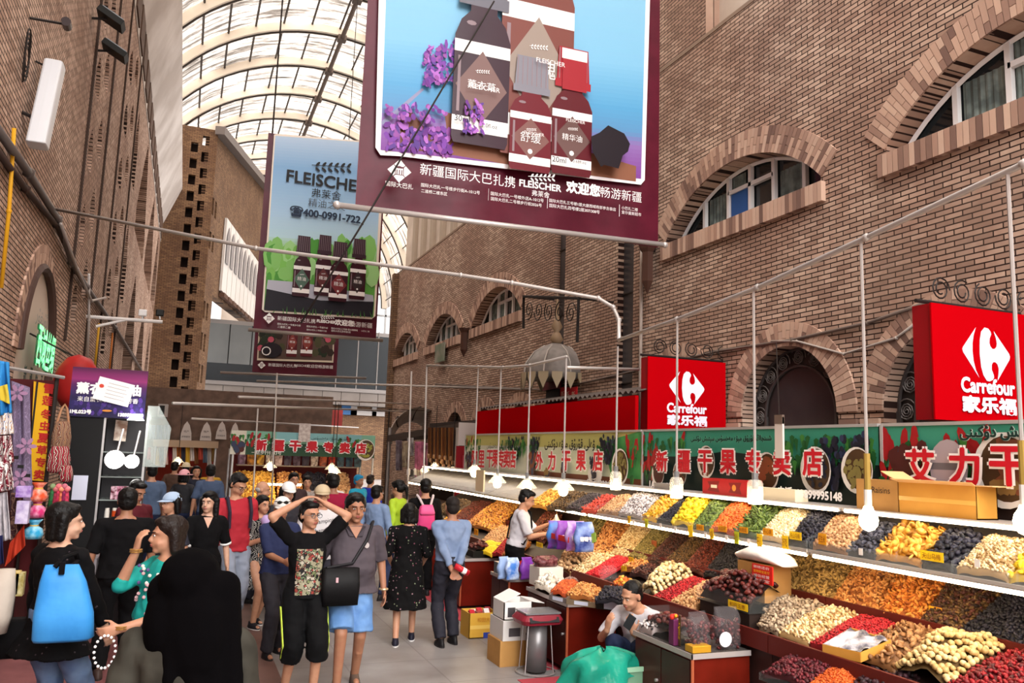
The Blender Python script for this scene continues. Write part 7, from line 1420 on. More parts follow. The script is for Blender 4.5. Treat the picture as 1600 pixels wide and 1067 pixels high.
tag(MB().loft([(V((-1.0, 5.9, .86)), .1, .07), (V((-.99, 5.9, .96)), .11, .08), (V((-.97, 5.9, 1.1)), .095, .07), (V((-.94, 5.9, 1.24)), .05, .04)], 16).build('shoulder_bag', M('#b9aea2', .7, noise=(4, '#a89c90'), bump=(7, .4)), smooth=True), 'beige cloth bag behind the woman with the blue tote', 'bag')
tag(MB().loft([(V((-.9, 6.1, .68)), .19, .09), (V((-.89, 6.1, .8)), .2, .1), (V((-.87, 6.1, .9)), .16, .08)], 16, sq=4).build('black_bag', BLK2, smooth=True), 'wide black bag hanging below the beige cloth bag', 'bag')
# 8 man in black from behind
c = person('man from behind in a plain black T-shirt and black trousers at the kiosk', -.42, 8.25, PI+.15, 1.6, 1.15, .05, 'tan', (BLK_T, .95, .88, .01), ('trousers', BLK2, .04), ('full', HAIRB), '#3a2c28', stride=.16, spread=.13, vox=.01, face=False)
# 9 woman in turquoise, hand to her mouth
TQ = M('#168c84', .7, noise=(7, '#1f9c92'), bump=(7, .35))
c = person('woman in a turquoise flowered tunic holding a hand to her mouth', -0.03, 5.6, -1.2, 1.57, 1.1, .05, 'mid', (TQ, 1.25, .55, .05), ('trousers', M('#2a2b33', .8), .05), ('bob', HAIRD), '#2a2626', hy=-.15, stride=.08, female=True, vox=.008, handR=(-.02, -.2, 1.49), handL=(.14, -.3, 1.04), poleR=(-.6, .1, -1), palmR=((.0, .05, 1), (0, 1, 0)), curl=.8)
T = c['T']; pr = MB(); rr = random.Random(4)
for q in range(46):
    a = rr.uniform(-.4, 1.2); z_ = rr.choice([rr.uniform(1.2, 1.4), rr.uniform(.58, .75), rr.uniform(.8, 1.2)]); pr.ell(T(.178*math.sin(a), -.135*math.cos(a)-.03, z_), (.012, .012, .012), None, 1, rr.choice([0, 1, 2]))
q_ = pr.build('flower_print', [M('#c9a0a4', .7), M('#5a4a7a', .7), M('#d8cfc4', .7)], c['o'], world=False)
p = w2(c, (.26, -.1, .86)); t = thing('handbag', 'dark plum handbag hanging from the shoulder of the woman in turquoise', 'bag', p); m = MB(); m.loft([(p+V((0, 0, -.17)), .12, .06), (p+V((0, 0, -.1)), .15, .075), (p+V((0, 0, .08)), .13, .055), (p+V((0, 0, .14)), .1, .02)], 18, sq=3); m.build('body', M('#1d1220', .4, bump=(8, .3)), t, smooth=True)
MB().tube([p+V((0, -.07, .12)), w2(c, T(.2, -.1, 1.2)), w2(c, T(.165, .0, 1.475)), w2(c, T(.2, .1, 1.2)), p+V((0, .07, .12))], .015, 6).build('strap', M('#161b2e', .6), t)
p = w2(c, c['wr'][1]+V((.0, -.08, -.1))); t = thing('bead_necklace', 'string of white beads held by the woman in turquoise', 'beads', p)
for q in range(18): a = q*PI/9; MB().ell(p+V((.055*math.cos(a), .0, .09*math.sin(a)-.02)), .0095, lv=1).build('bead', WH, t, smooth=True)
for W in c['wr']:
    for j in range(2): MB().tube([W+V((.033*math.cos(a), .033*math.sin(a), .012*j)) for a in np.linspace(0, 2*PI, 13)], .005, 5).build('bracelet', M('#b98a4a', .3, .6), c['o'], world=False)
# 10 near woman with cap and long hair, from behind
DKJ = M('#35322b', .85, noise=(5, '#282620'), bump=(6, .5)); NB = M('#040304', .95, spec=.05)
c = person('woman from behind with black hair and dark olive jacket, nearest of all', .08, 3.3, PI-.2, 1.63, 1.05, .02, 'mid', (DKJ, 1.9, .8, .02), ('trousers', BLK2, .05), ('long', NB), '#1c1a1c', hy=-.3, female=True, vox=.009)
G = c['G']; m = MB()
for a, b, e_ in ((-.06, .06, -.4), (0, .08, -.3), (.06, .06, -.26), (-.11, .03, -.55), (.1, .02, -.28), (-.15, .0, -.6)): m.cap(G(a*.8, b, .0), .06, G(a*1.5, b+.03, e_), .035, 10)
m.ell(G(0, .035, .035), (.108, .122, .11), c['RH']); m.ell(G(-.04, .07, -.16), (.13, .08, .2), c['RH']); m.ell(G(.05, .07, -.12), (.09, .08, .15), c['RH']); c['part'](m, 'loose_hair', NB, s_=3); T = c['T']; m = MB(); m.ell(G(.085, .05, -.02), (.06, .07, .075), c['RH']); c['part'](m, 'hair_bun', NB, s_=2)
# 11 woman in black blouse, long hair
c = person('woman with long hair in a black blouse with white cuffs, behind the nearest capped woman', 0.31, 9.3, .1, 1.52, .98, 0, 'fair', (BLK_T, .95, .9, 0), ('trousers', BLK2, .05), ('long', HAIRB), '#1c1a1c', hy=-.5, female=True, vox=.0085)
m = MB(); m.add([c['T'](-.05, -.075, 1.42), c['T'](.05, -.075, 1.42), c['T'](0, -.128, 1.3)], [(0, 2, 1)]); m.build('neckline', skin('fair'), c['o'], world=False, solid=.006)
for i in range(2): a, b = c['sh'][i], c['elb'][i]; MB().tube([a+(b-a)*.93, a+(b-a)*1.02], .066*c['k'], 14).build('cuff', WH, c['o'], smooth=True, world=False)
# 12 man in red T-shirt looking down
c = person('tall man in a red T-shirt and glasses looking down, dark backpack straps', 0.62, 9.75, .35, 1.7, 1.04, .0, 'mid', (M('#a32632', .8, bump=(6, .35)), .95, .86, .01), ('trousers', M('#8b93a4', .8, bump=(6, .35)), .05), ('short', HAIRB), '#d0ccc8', hp=.5, hy=.35, vox=.0085)
glasses(c); T = c['T']
for s in (-1, 1): MB().tube([T(s*.12, -.135, 1.12), T(s*.125, -.135, 1.3), T(s*.13, -.06, 1.45), T(s*.13, .1, 1.4), T(s*.12, .15, 1.15)], .02, 6).build('backpack_strap', M('#2a2230', .7), c['o'], world=False)
# 13 the others
PL_ = M('#97a2b4', .8, noise=(30, '#77849c')); O = {}
def crowd(key, label, x, y, rz, **kw): O[key] = person(label, x, y, rz, **kw); return O[key]
crowd('bald', 'elderly bald man in a pale checked short sleeved shirt', 1.02, 11.2, 1.35, h=1.56, sk='mid', top=(PL_, .95, .86, .01), bottom=('trousers', M('#3a3d4a', .8), .05), hair=('bald', M('#a8a09a', .8)), vox=.01, belly=.03, hp=.15)
c = crowd('cap1', 'person in a navy T-shirt and white cap with sunglasses on it, behind the boy', .98, 8.55, .25, h=1.51, sk='tan', top=(M('#22294a', .8, bump=(7, .3)), .95, .88, .01), bottom=('trousers', M('#28262c', .8), .05), hair=('short', HAIRB), cap=(M('#d9d4d0', .6), 'peak'), hp=.12, hy=-.3, vox=.009, belly=.03, handR=(-.05, -.3, 1.05), handL=(.1, -.28, 1.0))
G = c['G']; m = MB()
for s in (-1, 1): m.ell(G(s*.034, -.085, .088), c['e3'](.03, .012, .02), c['RH'], 1)
m.tube([G(-.08, -.03, .088), G(0, -.098, .092), G(.08, -.03, .088)], .004, 5); m.build('sunglasses', DARK, c['o'], world=False)
LEAFD = pattern('leaf_dress', ['#121114', '#121114', '#d5d0ca', '#121114'], (9, 9, 9), 10, 1)
crowd('leaf', 'woman in a black and white leaf print dress mostly hidden by the boy', .92, 9.9, .5, h=1.45, sk='mid', top=(LEAFD, .9, .5, .06), hair=('bob', HAIRB), shoe='#1c1c20', sock=True, female=True, vox=.011, handR=(-.12, -.3, 1.18))
p = w2(O['leaf'], (-.16, -.36, 1.12)); tag(MB().loft([(p, .05, .05), (p+V((0, 0, .1)), .08, .08), (p+V((0, 0, .15)), .05, .05)], 14).build('lavender_pouch', M('#b39ac9', .5), smooth=True), 'small lavender coloured pouch held by the woman in the leaf dress', 'pouch')
p = w2(O['bald'], (-.2, -.25, .85)); pouch('plastic_bag', 'clear carrier bag with red sweets by the elderly bald man', V((.82, 10.6, .82)), .26, .36, .14, FILM, .3, contents=tone_mat('red_sweets', ['#a8202c', '#d8d0cc', '#c94a3a'], .4))
c = crowd('champ', 'man in a beige cap and white scrawled T-shirt behind the boy and heavy man', 1.5, 9.35, .12, h=1.6, sk='mid', top=(M('#c2bec0', .8, bump=(7, .3)), .95, .86, .01), bottom=('trousers', M('#2c2b33', .8), .05), hair=('short', HAIRB), cap=(M('#b9a78a', .7), 'peak'), belly=.05, wd=1.1, vox=.009, hy=-.2)
T = c['T']
for q, (s, zz) in enumerate((('Champion', 1.3), ('Champion', 1.2), ('Champion', 1.1))):
    mb_ = MB(); text(None, s, V((0, 0, 0)), (1, 0, .12), (-.12, 0, 1), None, width=.26, lift=0, mb=mb_); mb_.v = [tuple(V(p)+T(0, -.155-.02*(q == 2), zz)) for p in mb_.v]; q_ = mb_.build('shirt_lettering', DARK, c['o'], world=False); d_ = q_.modifiers.new('drape', 'SHRINKWRAP'); d_.target = c['top']; d_.offset = .004; d_.wrap_method = 'PROJECT'; d_.use_project_y = True; d_.use_negative_direction = True
crowd('cap2', 'woman in a white baseball cap behind the boy', 1.28, 10.6, .2, h=1.57, sk='fair', top=(M('#2c2a30', .8), .95, .88, 0), bottom=('trousers', NAVY, .05), hair=('bob', HAIRB), cap=(M('#e3e0de', .6), 'peak'), female=True, vox=.01, hp=.15)
crowd('magenta', 'man from behind in a deep crimson shirt at the middle stall', 2.05, 11.8, PI-.3, h=1.65, wd=1.1, sk='tan', top=(M('#8f1436', .8, bump=(6, .3)), .95, .86, .01), bottom=('trousers', NAVY, .05), hair=('full', HAIRB), vox=.011, face=False)
crowd('v1', 'young man with short hair looking out from the middle stall', 1.72, 13.6, .1, h=1.6, sk='mid', top=(M('#3a2a2c', .8), .95, .88, 0), bottom=('trousers', NAVY, .05), hair=('full', HAIRB), vox=.011)
crowd('v2', 'woman with tied hair in a pale patterned top near the middle stall', 2.02, 14.2, -.1, h=1.53, sk='mid', top=(FL(['#8f8580', '#4a4446', '#b5aca6']), .95, .88, 0), bottom=('trousers', BLK2, .05), hair=('bun', HAIRB), female=True, vox=.012)
c = crowd('v3', 'man with glasses in a white shirt smiling by the middle stall', 2.2, 12.9, .05, h=1.62, sk='fair', top=(M('#d0ccca', .8), .95, .88, 0), bottom=('trousers', NAVY, .05), hair=('full', HAIRB), vox=.011); glasses(c)
crowd('lblue', 'person from behind in a pale blue hooded jacket', 2.55, 11.2, 2.2, h=1.53, sk='mid', top=(M('#7489ab', .8, bump=(6, .3)), 1.9, .86, .01), bottom=('trousers', M('#2b3350', .8), .05), hair=('short', HAIRB), vox=.011)
crowd('cyan', 'far person in a bright cyan top and headscarf past the middle stall', 3.1, 15.2, .6, h=1.53, sk='tan', top=(M('#1f93b5', .7), 1.9, .8, .03), bottom=('trousers', NAVY, .05), hair=('full', M('#1a7fae', .7)), female=True, vox=.013)
crowd('neon', 'woman with a ponytail in a neon yellow jacket at the nut heaps', 3.02, 11.9, -2.3+PI*2, h=1.57, sk='mid', top=(M('#a5c42e', .6, bump=(6, .3)), 1.9, .86, .01), bottom=('trousers', NAVY, .05), hair=('ponytail', HAIRB), female=True, vox=.0105, hp=.25)
c = crowd('pink', 'man from behind in a black T-shirt carrying a pink backpack', 3.28, 11.35, PI-.15, h=1.62, sk='mid', top=(BLK_T, .95, .88, 0), bottom=('trousers', BLK2, .05), hair=('full', HAIRB), vox=.0105, face=False)
T = c['T']; p = w2(c, T(0, .2, 1.17)); t = thing('backpack', 'small pink backpack with white straps on the man in black', 'backpack', p); m = MB(); m.loft([(p+V((0, 0, -.17)), .11, .05), (p+V((0, 0, -.14)), .13, .07), (p+V((0, 0, .05)), .12, .07), (p+V((0, 0, .15)), .09, .05), (p+V((0, 0, .17)), .04, .02)], 18, sq=3); m.build('body', M('#d2447f', .45, bump=(6, .3)), t, smooth=True); MB().loft([(p+V((0, -.06, .03)), .1, .02), (p+V((0, -.07, .06)), .11, .035), (p+V((0, -.03, .17)), .08, .03)], 14).build('flap', M('#dd5a90', .45), t, smooth=True)
for s in (-1, 1): MB().tube([p+V((s*.05, -.02, .15)), w2(c, T(s*-.09, .12, 1.42)), w2(c, T(s*-.12, .0, 1.475)), w2(c, T(s*-.13, -.13, 1.3)), w2(c, T(s*-.13, -.08, 1.1)), p+V((s*.12, .03, -.12))], .017, 6).build('strap', M('#c9b9bc', .6), t)
crowd('royal', 'far person in a royal blue top near the belt stall', 3.45, 15.8, 2.4, h=1.52, sk='mid', top=(M('#1f2f9c', .7), .95, .86, 0), bottom=('trousers', BLK2, .05), hair=('short', HAIRD), vox=.013, face=False)
crowd('maroon', 'man in a maroon T-shirt with a white pendant looking down at the kiosk', -.42, 9.85, .75, h=1.6, sk='tan', top=(M('#4f141d', .8, bump=(6, .3)), .95, .88, 0), bottom=('trousers', NAVY, .05), hair=('short', HAIRB), hp=.4, vox=.009)
T = O['maroon']['T']; MB().b2(T(.0, -.15, 1.2)-V((.012, .006, .02)), T(.0, -.15, 1.2)+V((.012, .004, .025))).build('pendant', WH, O['maroon']['o'], world=False)
crowd('lcap', 'person in a pale blue cap with dark hair behind the woman in turquoise', -.05, 9.35, -1.0, h=1.5, sk='mid', top=(M('#2b2a33', .8), .95, .88, 0), bottom=('trousers', BLK2, .05), hair=('bob', HAIRB), cap=(M('#9fb3cc', .7), 'peak'), female=True, vox=.011)
for k_, l, x, y, rz, hh, cl, hr_, cp in (('f1', 'broad man from behind in a denim blue shirt among the far crowd', -.42, 14.6, PI+.2, 1.74, '#4a5a74', 'short', None), ('f2', 'man from behind in a slate blue shirt walking to the far shop', .5, 15.2, PI, 1.74, '#42506a', 'full', None), ('f3', 'far woman in a pink brimmed hat and dark top', .08, 15.8, 2.6, 1.62, '#2a2a2e', 'bob', ('#d9a0a8', 'brim')), ('f4', 'far person in black with a white collar beside the pink hat', .3, 17.2, .2, 1.66, '#1b1d2a', 'bob', None), ('f5', 'far dark haired man behind the denim blue shirt', -.75, 15.6, .5, 1.72, '#5a5560', 'short', None), ('f6', 'far person in a cream brimmed hat past the pink hat', .12, 19.5, PI, 1.66, '#3a3238', 'short', ('#d8c8a8', 'brim')), ('f7', 'far woman with a mustard scarf near the lit clothes shop', .62, 18.6, 0, 1.64, '#b38a2a', 'full', None), ('f8', 'far person in a brown jacket beside the hanging garments', -.1, 18.8, 2.8, 1.7, '#4f3a30', 'short', None)):
    crowd(k_, l, x, y, rz, h=hh*.95, sk='mid', top=(M(cl, .8, bump=(6, .3)), .95, .88, 0), bottom=('trousers', NAVY, .05), hair=(hr_, HAIRB), vox=.014, face=rz < 1.5, cap=(M(cp[0], .7), cp[1]) if cp else None)
# ---------------------------------------------------------------- middle stall standing across the hall
YI = 17.0; A_ = at(362, 672, y=YI); B_ = at(586, 690, y=YI); zb = at(450, 712, y=YI).z; zt = A_.z; w_ = B_.x-A_.x; h_ = zt-zb
t = thing('market_stall', 'dried fruit stall across the hall with a green seven character sign', 'stall', ((A_.x+B_.x)/2, YI, 0))
MB().b2((A_.x, YI, zb), (B_.x, YI+.05, zt)).build('sign_board', TDK, t); pr = Print(V((A_.x, YI-.001, zb)), (1, 0, 0), (0, 0, 1), .003)
pr.poly(rect(0, h_*.45, w_, h_), M('#7fb59c', .5)); pr.poly(rect(w_*.3, h_*.62, w_*.9, h_), M('#7fb3b8', .5)); pr.poly([(0, 0), (w_, 0), (w_, h_*.4), (w_*.5, h_*.52), (0, h_*.46)], M('#26442f', .5)); pr.poly(rect(0, 0, w_*.1, h_), M('#cfc9ba', .5))
leaves(pr, 0, h_*.4, .8, h_*.99, 46, 41, .3); leaves(pr, w_-.8, h_*.55, w_-.1, h_*.99, 26, 42, .1); bunch(pr, .16, h_*.45, .12, .18, 16, DATE, 43, .05); bowl(pr, w_-.2, h_*.35, .26, M('#8f8f3a', .5), 44, 30, .05, .03)
pr.text(arabic('قۇرۇق مېۋە مەخسۇس سېتىش'), w_*.62, h_*.78, INK, width=w_*.35); pr.text('一层步行街43号', w_*.24, h_*.1, WH, width=w_*.2)
for k, ch in enumerate('新疆干果专卖店'): pr.text(ch, w_*(.2+.115*k), h_*.42, REDT, height=h_*.42, bold=.014, outline=.035, mat2=WH)
pr.done('picture_print', t)
for x in (A_.x+.06, B_.x-.02):
    for y in (YI+.03, YI+1.3): MB().tube([V((x, y, 0)), V((x, y, zb+.1))], .025, 6).build('post', STEEL, t)
MB().b2((A_.x+.1, YI+.1, 0), (B_.x-.1, YI+.9, .8)).build('counter_body', WOODR, t); MB().b2((A_.x+.1, YI+1.25, 0), (B_.x-.1, YI+1.3, zb)).build('back_wall', M('#5a1a1c', .7), t)
m = MB().b2((A_.x+.2, YI+.7, 1.6), (B_.x-.2, YI+1.2, 1.62)); m.build('shelf', M('#8a7a6c', .6), t)
for k in range(14):
    x = A_.x+.28+k*.185; cs = ['#8a7090', '#c98a3a', '#d9a83a', '#d9d0cc', '#c4b0b0', '#4a4458', '#5a4a5c', '#3d3848', '#c9b8b0', '#b85a3a', '#c43a2c', '#4a6a7c', '#3a5a70', '#52707c'][k]
    tag(MB().loft([(V((x, YI+.75, 1.625)), .07, .03), (V((x, YI+.75, 1.75)), .08, .035), (V((x, YI+.75, 1.86)), .075, .008)], 10, sq=4).build('snack_bag', M(cs, .35, noise=(16, mixc(cs, '#201018', .5)))), ['mauve', 'amber', 'golden', 'white', 'pale pink', 'slate', 'dusky plum', 'dark slate', 'cream', 'rust', 'red', 'steel blue', 'deep teal blue', 'grey teal'][k]+' snack bag on the middle stall shelf', 'bag', 'snack bags of the middle stall')
for l, q, cs, kd in (('big orange apricot heap at the end of the middle stall', (A_.x+.15, A_.x+.95), C_GLD, 'round'), ('brown nut heap in the middle stall beside the apricots', (A_.x+1.0, A_.x+1.5), C_ALM, 'round'), ('black raisin heap in the centre of the middle stall', (A_.x+1.55, A_.x+2.0), C_BLK, 'raisin'), ('tan nut heap near the far post of the middle stall', (A_.x+2.05, A_.x+2.5), C_TAN, 'round')):
    H('dried_fruit_heap' if 'nut' not in l else 'nut_heap', l, [V((q[0], YI+.05, .82)), V((q[1], YI+.05, .82)), V((q[1], YI+.8, 1.45)), V((q[0], YI+.8, 1.45))], None, kd, .06, cs, .1, world=True)
c = at(437, 757, y=YI-.05); t = thing('light_tube', 'glowing tube over the apricot heap of the middle stall', 'lamp', c); MB().tube([c-V((.42, 0, 0)), c+V((.42, 0, 0))], .022, 6).build('tube', TUBE, t)
def cone_lamp(label, px, py, y, r=.14, up=1.4):
    c = at(px, py, y=y); o = thing('pendant_lamp', label, 'lamp', c, 0, 'cone lamps of the far stalls'); MB().lathe(c, [(r, -.01), (r*.95, .0), (r*.3, .1), (.02, .13)], 16).build('shade', SHADE, o, smooth=True); MB().ell(c+V((0, 0, .0)), (.06, .06, .07)).build('bulb', BULB, o, smooth=True); MB().tube([c+V((0, 0, .1)), c+V((0, 0, up))], .008, 5).build('cord', IRON, o)
for a in (('cone lamp over the golden bags of the middle stall', 422, 730, YI-.1), ('cone lamp over the red bags of the middle stall', 518, 733, YI-.1), ('second cone lamp over the red bags of the middle stall', 523, 738, YI-.2), ('bare bright bulb by the pink scarves', 664, 736, 18.6), ('cone lamp by the hanging belts', 679, 731, 17.8), ('cone lamp before the white panel board', 707, 738, 16.9), ('warm lamp glowing in the far clothes shop', 278, 722, 21)): cone_lamp(*a)
def papers(label, px0, py0, px1, py1, y):
    a, b = at(px0, py1, y=y), at(px1, py0, y=y); tag(MB().b2((a.x, y, a.z), (b.x, y+.02, b.z)).build('paper_notice', M('#d5cdc8', .6, noise=(18, '#b7a9a4'))), label, 'paper')
papers('white licence sheet hanging before the middle stall sign', 466, 662, 486, 690, YI-.15)
a = at(1226, 716, x=4.9); b = at(1213, 652, x=4.9); t = thing('paper_notice', 'framed white licence hanging before the teal sign', 'paper', a); MB().b2((4.88, min(a.y, b.y), a.z), (4.9, max(a.y, b.y), b.z)).build('sheet', M('#cfc6c0', .6), t); MB().b2((4.877, min(a.y, b.y), b.z-.06), (4.903, max(a.y, b.y), b.z+.02)).build('clip_bar', M('#6b5a50', .6), t); MB().tube([V((4.89, (a.y+b.y)/2, b.z)), at(1213, 535, x=6.9)], .006, 4).build('string', IRON, t)
a = at(752, 768, x=3.85); tag(MB().b2((3.84, a.y-.1, a.z), (3.86, a.y+.22, at(748, 734, x=3.85).z)).build('paper_notice', M('#e2cfa8', .5)), 'cream card with orange edges hanging over the far rack', 'paper')
# ---------------------------------------------------------------- belt and leather stall beyond the fruit row
t = thing('market_stall', 'stall of hanging belts and scarves with a sloping dark canopy', 'stall', (5.6, 19.5, 0)); P = [at(*q, y=yy) for q, yy in (((735, 658), 16.8), ((606, 680), 23), ((606, 690), 23), ((735, 668), 16.8))]
MB().hexa(P+[p+V((1.6, 0, .15)) for p in P]).build('canopy', M('#4f4641', .6), t)
for q, yy in ((714, 17.2), (608, 23)): p = at(q, 700, y=yy); MB().tube([V((p.x, yy, 0)), V((p.x, yy, at(q, 668, y=yy).z))], .045, 8).build('post', STEEL, t)
p = at(650, 740, y=19); MB().b2((p.x+.2, 17.3, 0), (p.x+1.0, 22.2, .8)).build('table', M('#5a4438', .6), t); MB().b2((p.x+1.3, 17.0, 0), (p.x+1.35, 22.5, 2.8)).build('back_wall', M('#3a302c', .8), t)
for k in range(14):
    x = 670+k*2.9; yy = 18.4-.06*k; a, b = at(x, 668, y=yy), at(x, 712+(k*7) % 20, y=yy); cs = ['#5a3320', '#6b4428', '#3f2a20', '#7d5230'][k % 4]
    o = thing('belt', 'leather belt hanging in the row under the sloping canopy', 'belt', a, 0, 'hanging leather belts'); MB().tube([a, b], .022, 5).build('strap', M(cs, .5), o); MB().ell(b, (.05, .04, .07), lv=1).build('buckle_end', M(mixc(cs, '#d9b48a', .4), .4), o)
for k, (q, cs, l) in enumerate((((648, 690, 662, 745), '#b86a8a', 'pink scarf hanging beside the bare bulb'), ((655, 692, 668, 790), '#c98aa0', 'pale pink long scarf below the bare bulb'), ((628, 690, 640, 730), '#a89a80', 'olive beige bag hanging under the canopy'), ((618, 688, 628, 735), '#8a8088', 'grey scarf hanging at the canopy end'), ((636, 684, 646, 712), '#b9b4b0', 'white bundle hung under the canopy'))): hang('scarf', l, [(q[0], q[1]), (q[2], q[1]), (q[2], q[3]), (q[0], q[3])], 19+.3*k, M(cs, .8, noise=(6, mixc(cs, '#301820', .4))), .03, 2, 'scarf', 'goods under the sloping canopy')
for k in range(8): c = at(638+5*k, 742+2*(k % 2), y=19.0); tag(MB().loft([(c, .05, .05), (c+V((0, 0, .12)), .05, .05), (c+V((0, 0, .16)), .02, .02)], 10).build('jar', M(['#d8d2cc', '#2c2426', '#c9c0b8', '#8a7a6a', '#ddd6d0', '#b39a4a', '#a8762a', '#2f2a2c'][k], .4)), ['white', 'black', 'cream', 'taupe', 'bright white', 'mustard', 'amber', 'charcoal'][k]+' jar in the row below the hanging belts', 'jar', 'jars below the hanging belts')
a, b = at(716, 696, y=16.7), at(744, 661, y=16.7); tag(MB().b2((a.x, 16.7, a.z), (b.x, 16.74, b.z)).build('panel_board', M('#cfc4bf', .6)), 'blank whitish panel board next to the red board', 'board')
a, b = at(712, 740, y=16.7), at(726, 697, y=16.7); tag(MB().b2((a.x, 16.7, 0), (b.x, 16.75, b.z)).build('panel_board', M('#8f1420', .6)), 'dark red board below the whitish panel', 'board'); a, b = at(722, 745, y=16.6), at(745, 712, y=16.6); tag(MB().b2((a.x, 16.6, 0), (b.x, 16.62, b.z)).build('panel_board', M('#c0505c', .6, noise=(6, '#b03a48'))), 'pink red board beside the farthest olive sign', 'board')
c = at(655, 680, y=24); m = MB(); m.sheet(lambda s, u: V((c.x+.95*math.cos(PI*s)*math.cos(u*.9), c.y+1.2*math.sin(u*.9), c.z-.3+1.15*math.sin(PI*s)*math.cos(u*.9))), 28, 8); t = thing('dome_canopy', 'pale rounded canopy behind the belt stall', 'canopy', c); m.build('shell', M('#b9aea2', .7, noise=(2, '#9c9186')), t, smooth=True)
m = MB()
for a in (.25, .5, .75): m.tube([V((c.x+.97*math.cos(PI*a)*math.cos(u), c.y-.02+1.2*math.sin(u), c.z-.3+1.17*math.sin(PI*a)*math.cos(u))) for u in np.linspace(0, .85, 8)], .02, 4)
m.tube([V((c.x-.97, c.y-.03, 0)), V((c.x-.97, c.y-.03, c.z+.75)), V((c.x+.97, c.y-.03, c.z+.75)), V((c.x+.97, c.y-.03, 0))], .025, 5); m.build('frame', IRON, t)
# ---------------------------------------------------------------- wall ornaments on the east wall
c = V((6.75, 14.5, at(857, 595, x=6.75).z)); t = thing('dome_ornament', 'grey onion dome canopy with a spire above a small doorway', 'canopy', c); k_ = .62
MB().lathe(c, [(k_, .0), (k_*1.05, .12), (k_*1.0, .3), (k_*.75, .52), (k_*.4, .66), (.1, .72)], 24).build('dome', M('#8d8580', .5, noise=(4, '#77706b')), t, smooth=True); MB().lathe(c+V((0, 0, .7)), [(.06, 0), (.14, .1), (.08, .22), (.05, .26), (.12, .36), (.05, .5), (.025, .8), (0, 1.1)], 14).build('spire', M('#9a8268', .45), t, smooth=True)
m = MB()
for q in range(16): a = q*PI/8; m.prism([(-.1, .1), (.1, .1), (.1, 0), (0, -.22), (-.1, 0)], c+V((k_*1.08*math.cos(a), k_*1.08*math.sin(a), 0)), (-math.sin(a), math.cos(a), 0), (0, 0, 1), .02)
m.build('scalloped_fringe', M('#a8977c', .6), t); m = MB()
for q in range(8): a = q*PI/4; m.tube([c+V((k_*r*math.cos(a)*1.03, k_*r*math.sin(a)*1.03, z)) for r, z in ((1, 0), (1.05, .12), (1, .3), (.75, .52), (.4, .66))], .015, 5)
m.build('rib', M('#b9b0a8', .5), t)
a, b = at(858, 648, x=6.97), at(874, 604, x=6.97); MB_ = MB().b2((6.93, min(a.y, b.y)-.1, a.z-.4), (6.97, max(a.y, b.y)+.1, b.z)); struct(MB_.build('door_20', M('#0f0c0d', .6))); tag(MB().b2((6.88, min(a.y, b.y)-.2, b.z-.05), (6.93, max(a.y, b.y)+.2, b.z+.62)).build('door_sign', M('#5d1f28', .5)), 'dark maroon sign board under the onion dome', 'sign')
for k, px in enumerate((879, 887, 896)):
    a, b = at(px, 648, x=6.85), at(px, 605, x=6.85); t = thing('cloth_banner', ['first', 'second', 'third'][k]+' narrow red banner from the doorway under the dome', 'banner', a, 0, 'narrow red banners'); MB().b2((6.85, a.y-.13, a.z), (6.86, a.y+.13, b.z)).build('banner_cloth', M('#c3202a', .6), t)
    for q, ch in enumerate('新疆美食'): text(t, ch, (6.845, a.y, b.z-.15-q*.2), (0, -1, 0), (0, 0, 1), M('#e9c9b0', .5), height=.14)
a, b, d, e = at(818, 513, x=6.3), at(818, 463, x=6.3), at(904, 466, x=6.3), at(902, 535, x=6.3); t = thing('iron_bracket', 'black wrought iron frame with scrolls high on the brick wall', 'bracket', b); MB().tube([a, b, d, e], .03, 5).tube([b, V((XR, b.y, b.z))], .02, 5).tube([d, V((XR, d.y, d.z))], .02, 5).build('frame', IRON, t); m = MB()
for q in range(5): c = b+(d-b)*(.12+.19*q)+V((0, 0, -.28)); m.tube([c+V((0, (.02+.009*j)*math.cos(j*.55+q), (.02+.009*j)*math.sin(j*.55+q))) for j in range(22)], .012, 4)
m.build('scroll', IRON, t)
for k, (px, y0, y1) in enumerate(((1012, 383, 460), (726, 513, 558))):
    a, b = at(px, y0, x=6.86), at(px, y1, x=6.86); t = thing('wall_lantern', ['iron wall lantern below the near banner rod', 'iron wall lantern between the arched windows'][k], 'lantern', a, 0, 'iron wall lanterns'); h = a.z-b.z; MB().lathe(V((a.x, a.y, b.z)), [(0, 0), (.1, h*.26), (.1, h*.85), (.14, h*.92), (.17, h), (0, h)], 6).build('body', M('#4a3128', .5), t); MB().b2((a.x, a.y-.02, a.z-.1), (XR, a.y+.02, a.z-.06)).build('bracket', IRON, t)
a = at(688, 558, x=6.9); tag(MB().b2((6.86, a.y-.45, a.z-.15), (6.9, a.y+.45, a.z+.4)).build('wall_board', M('#8d8a7c', .6, noise=(3, '#6f7a66'))), 'small grey green board under the second far window', 'board')
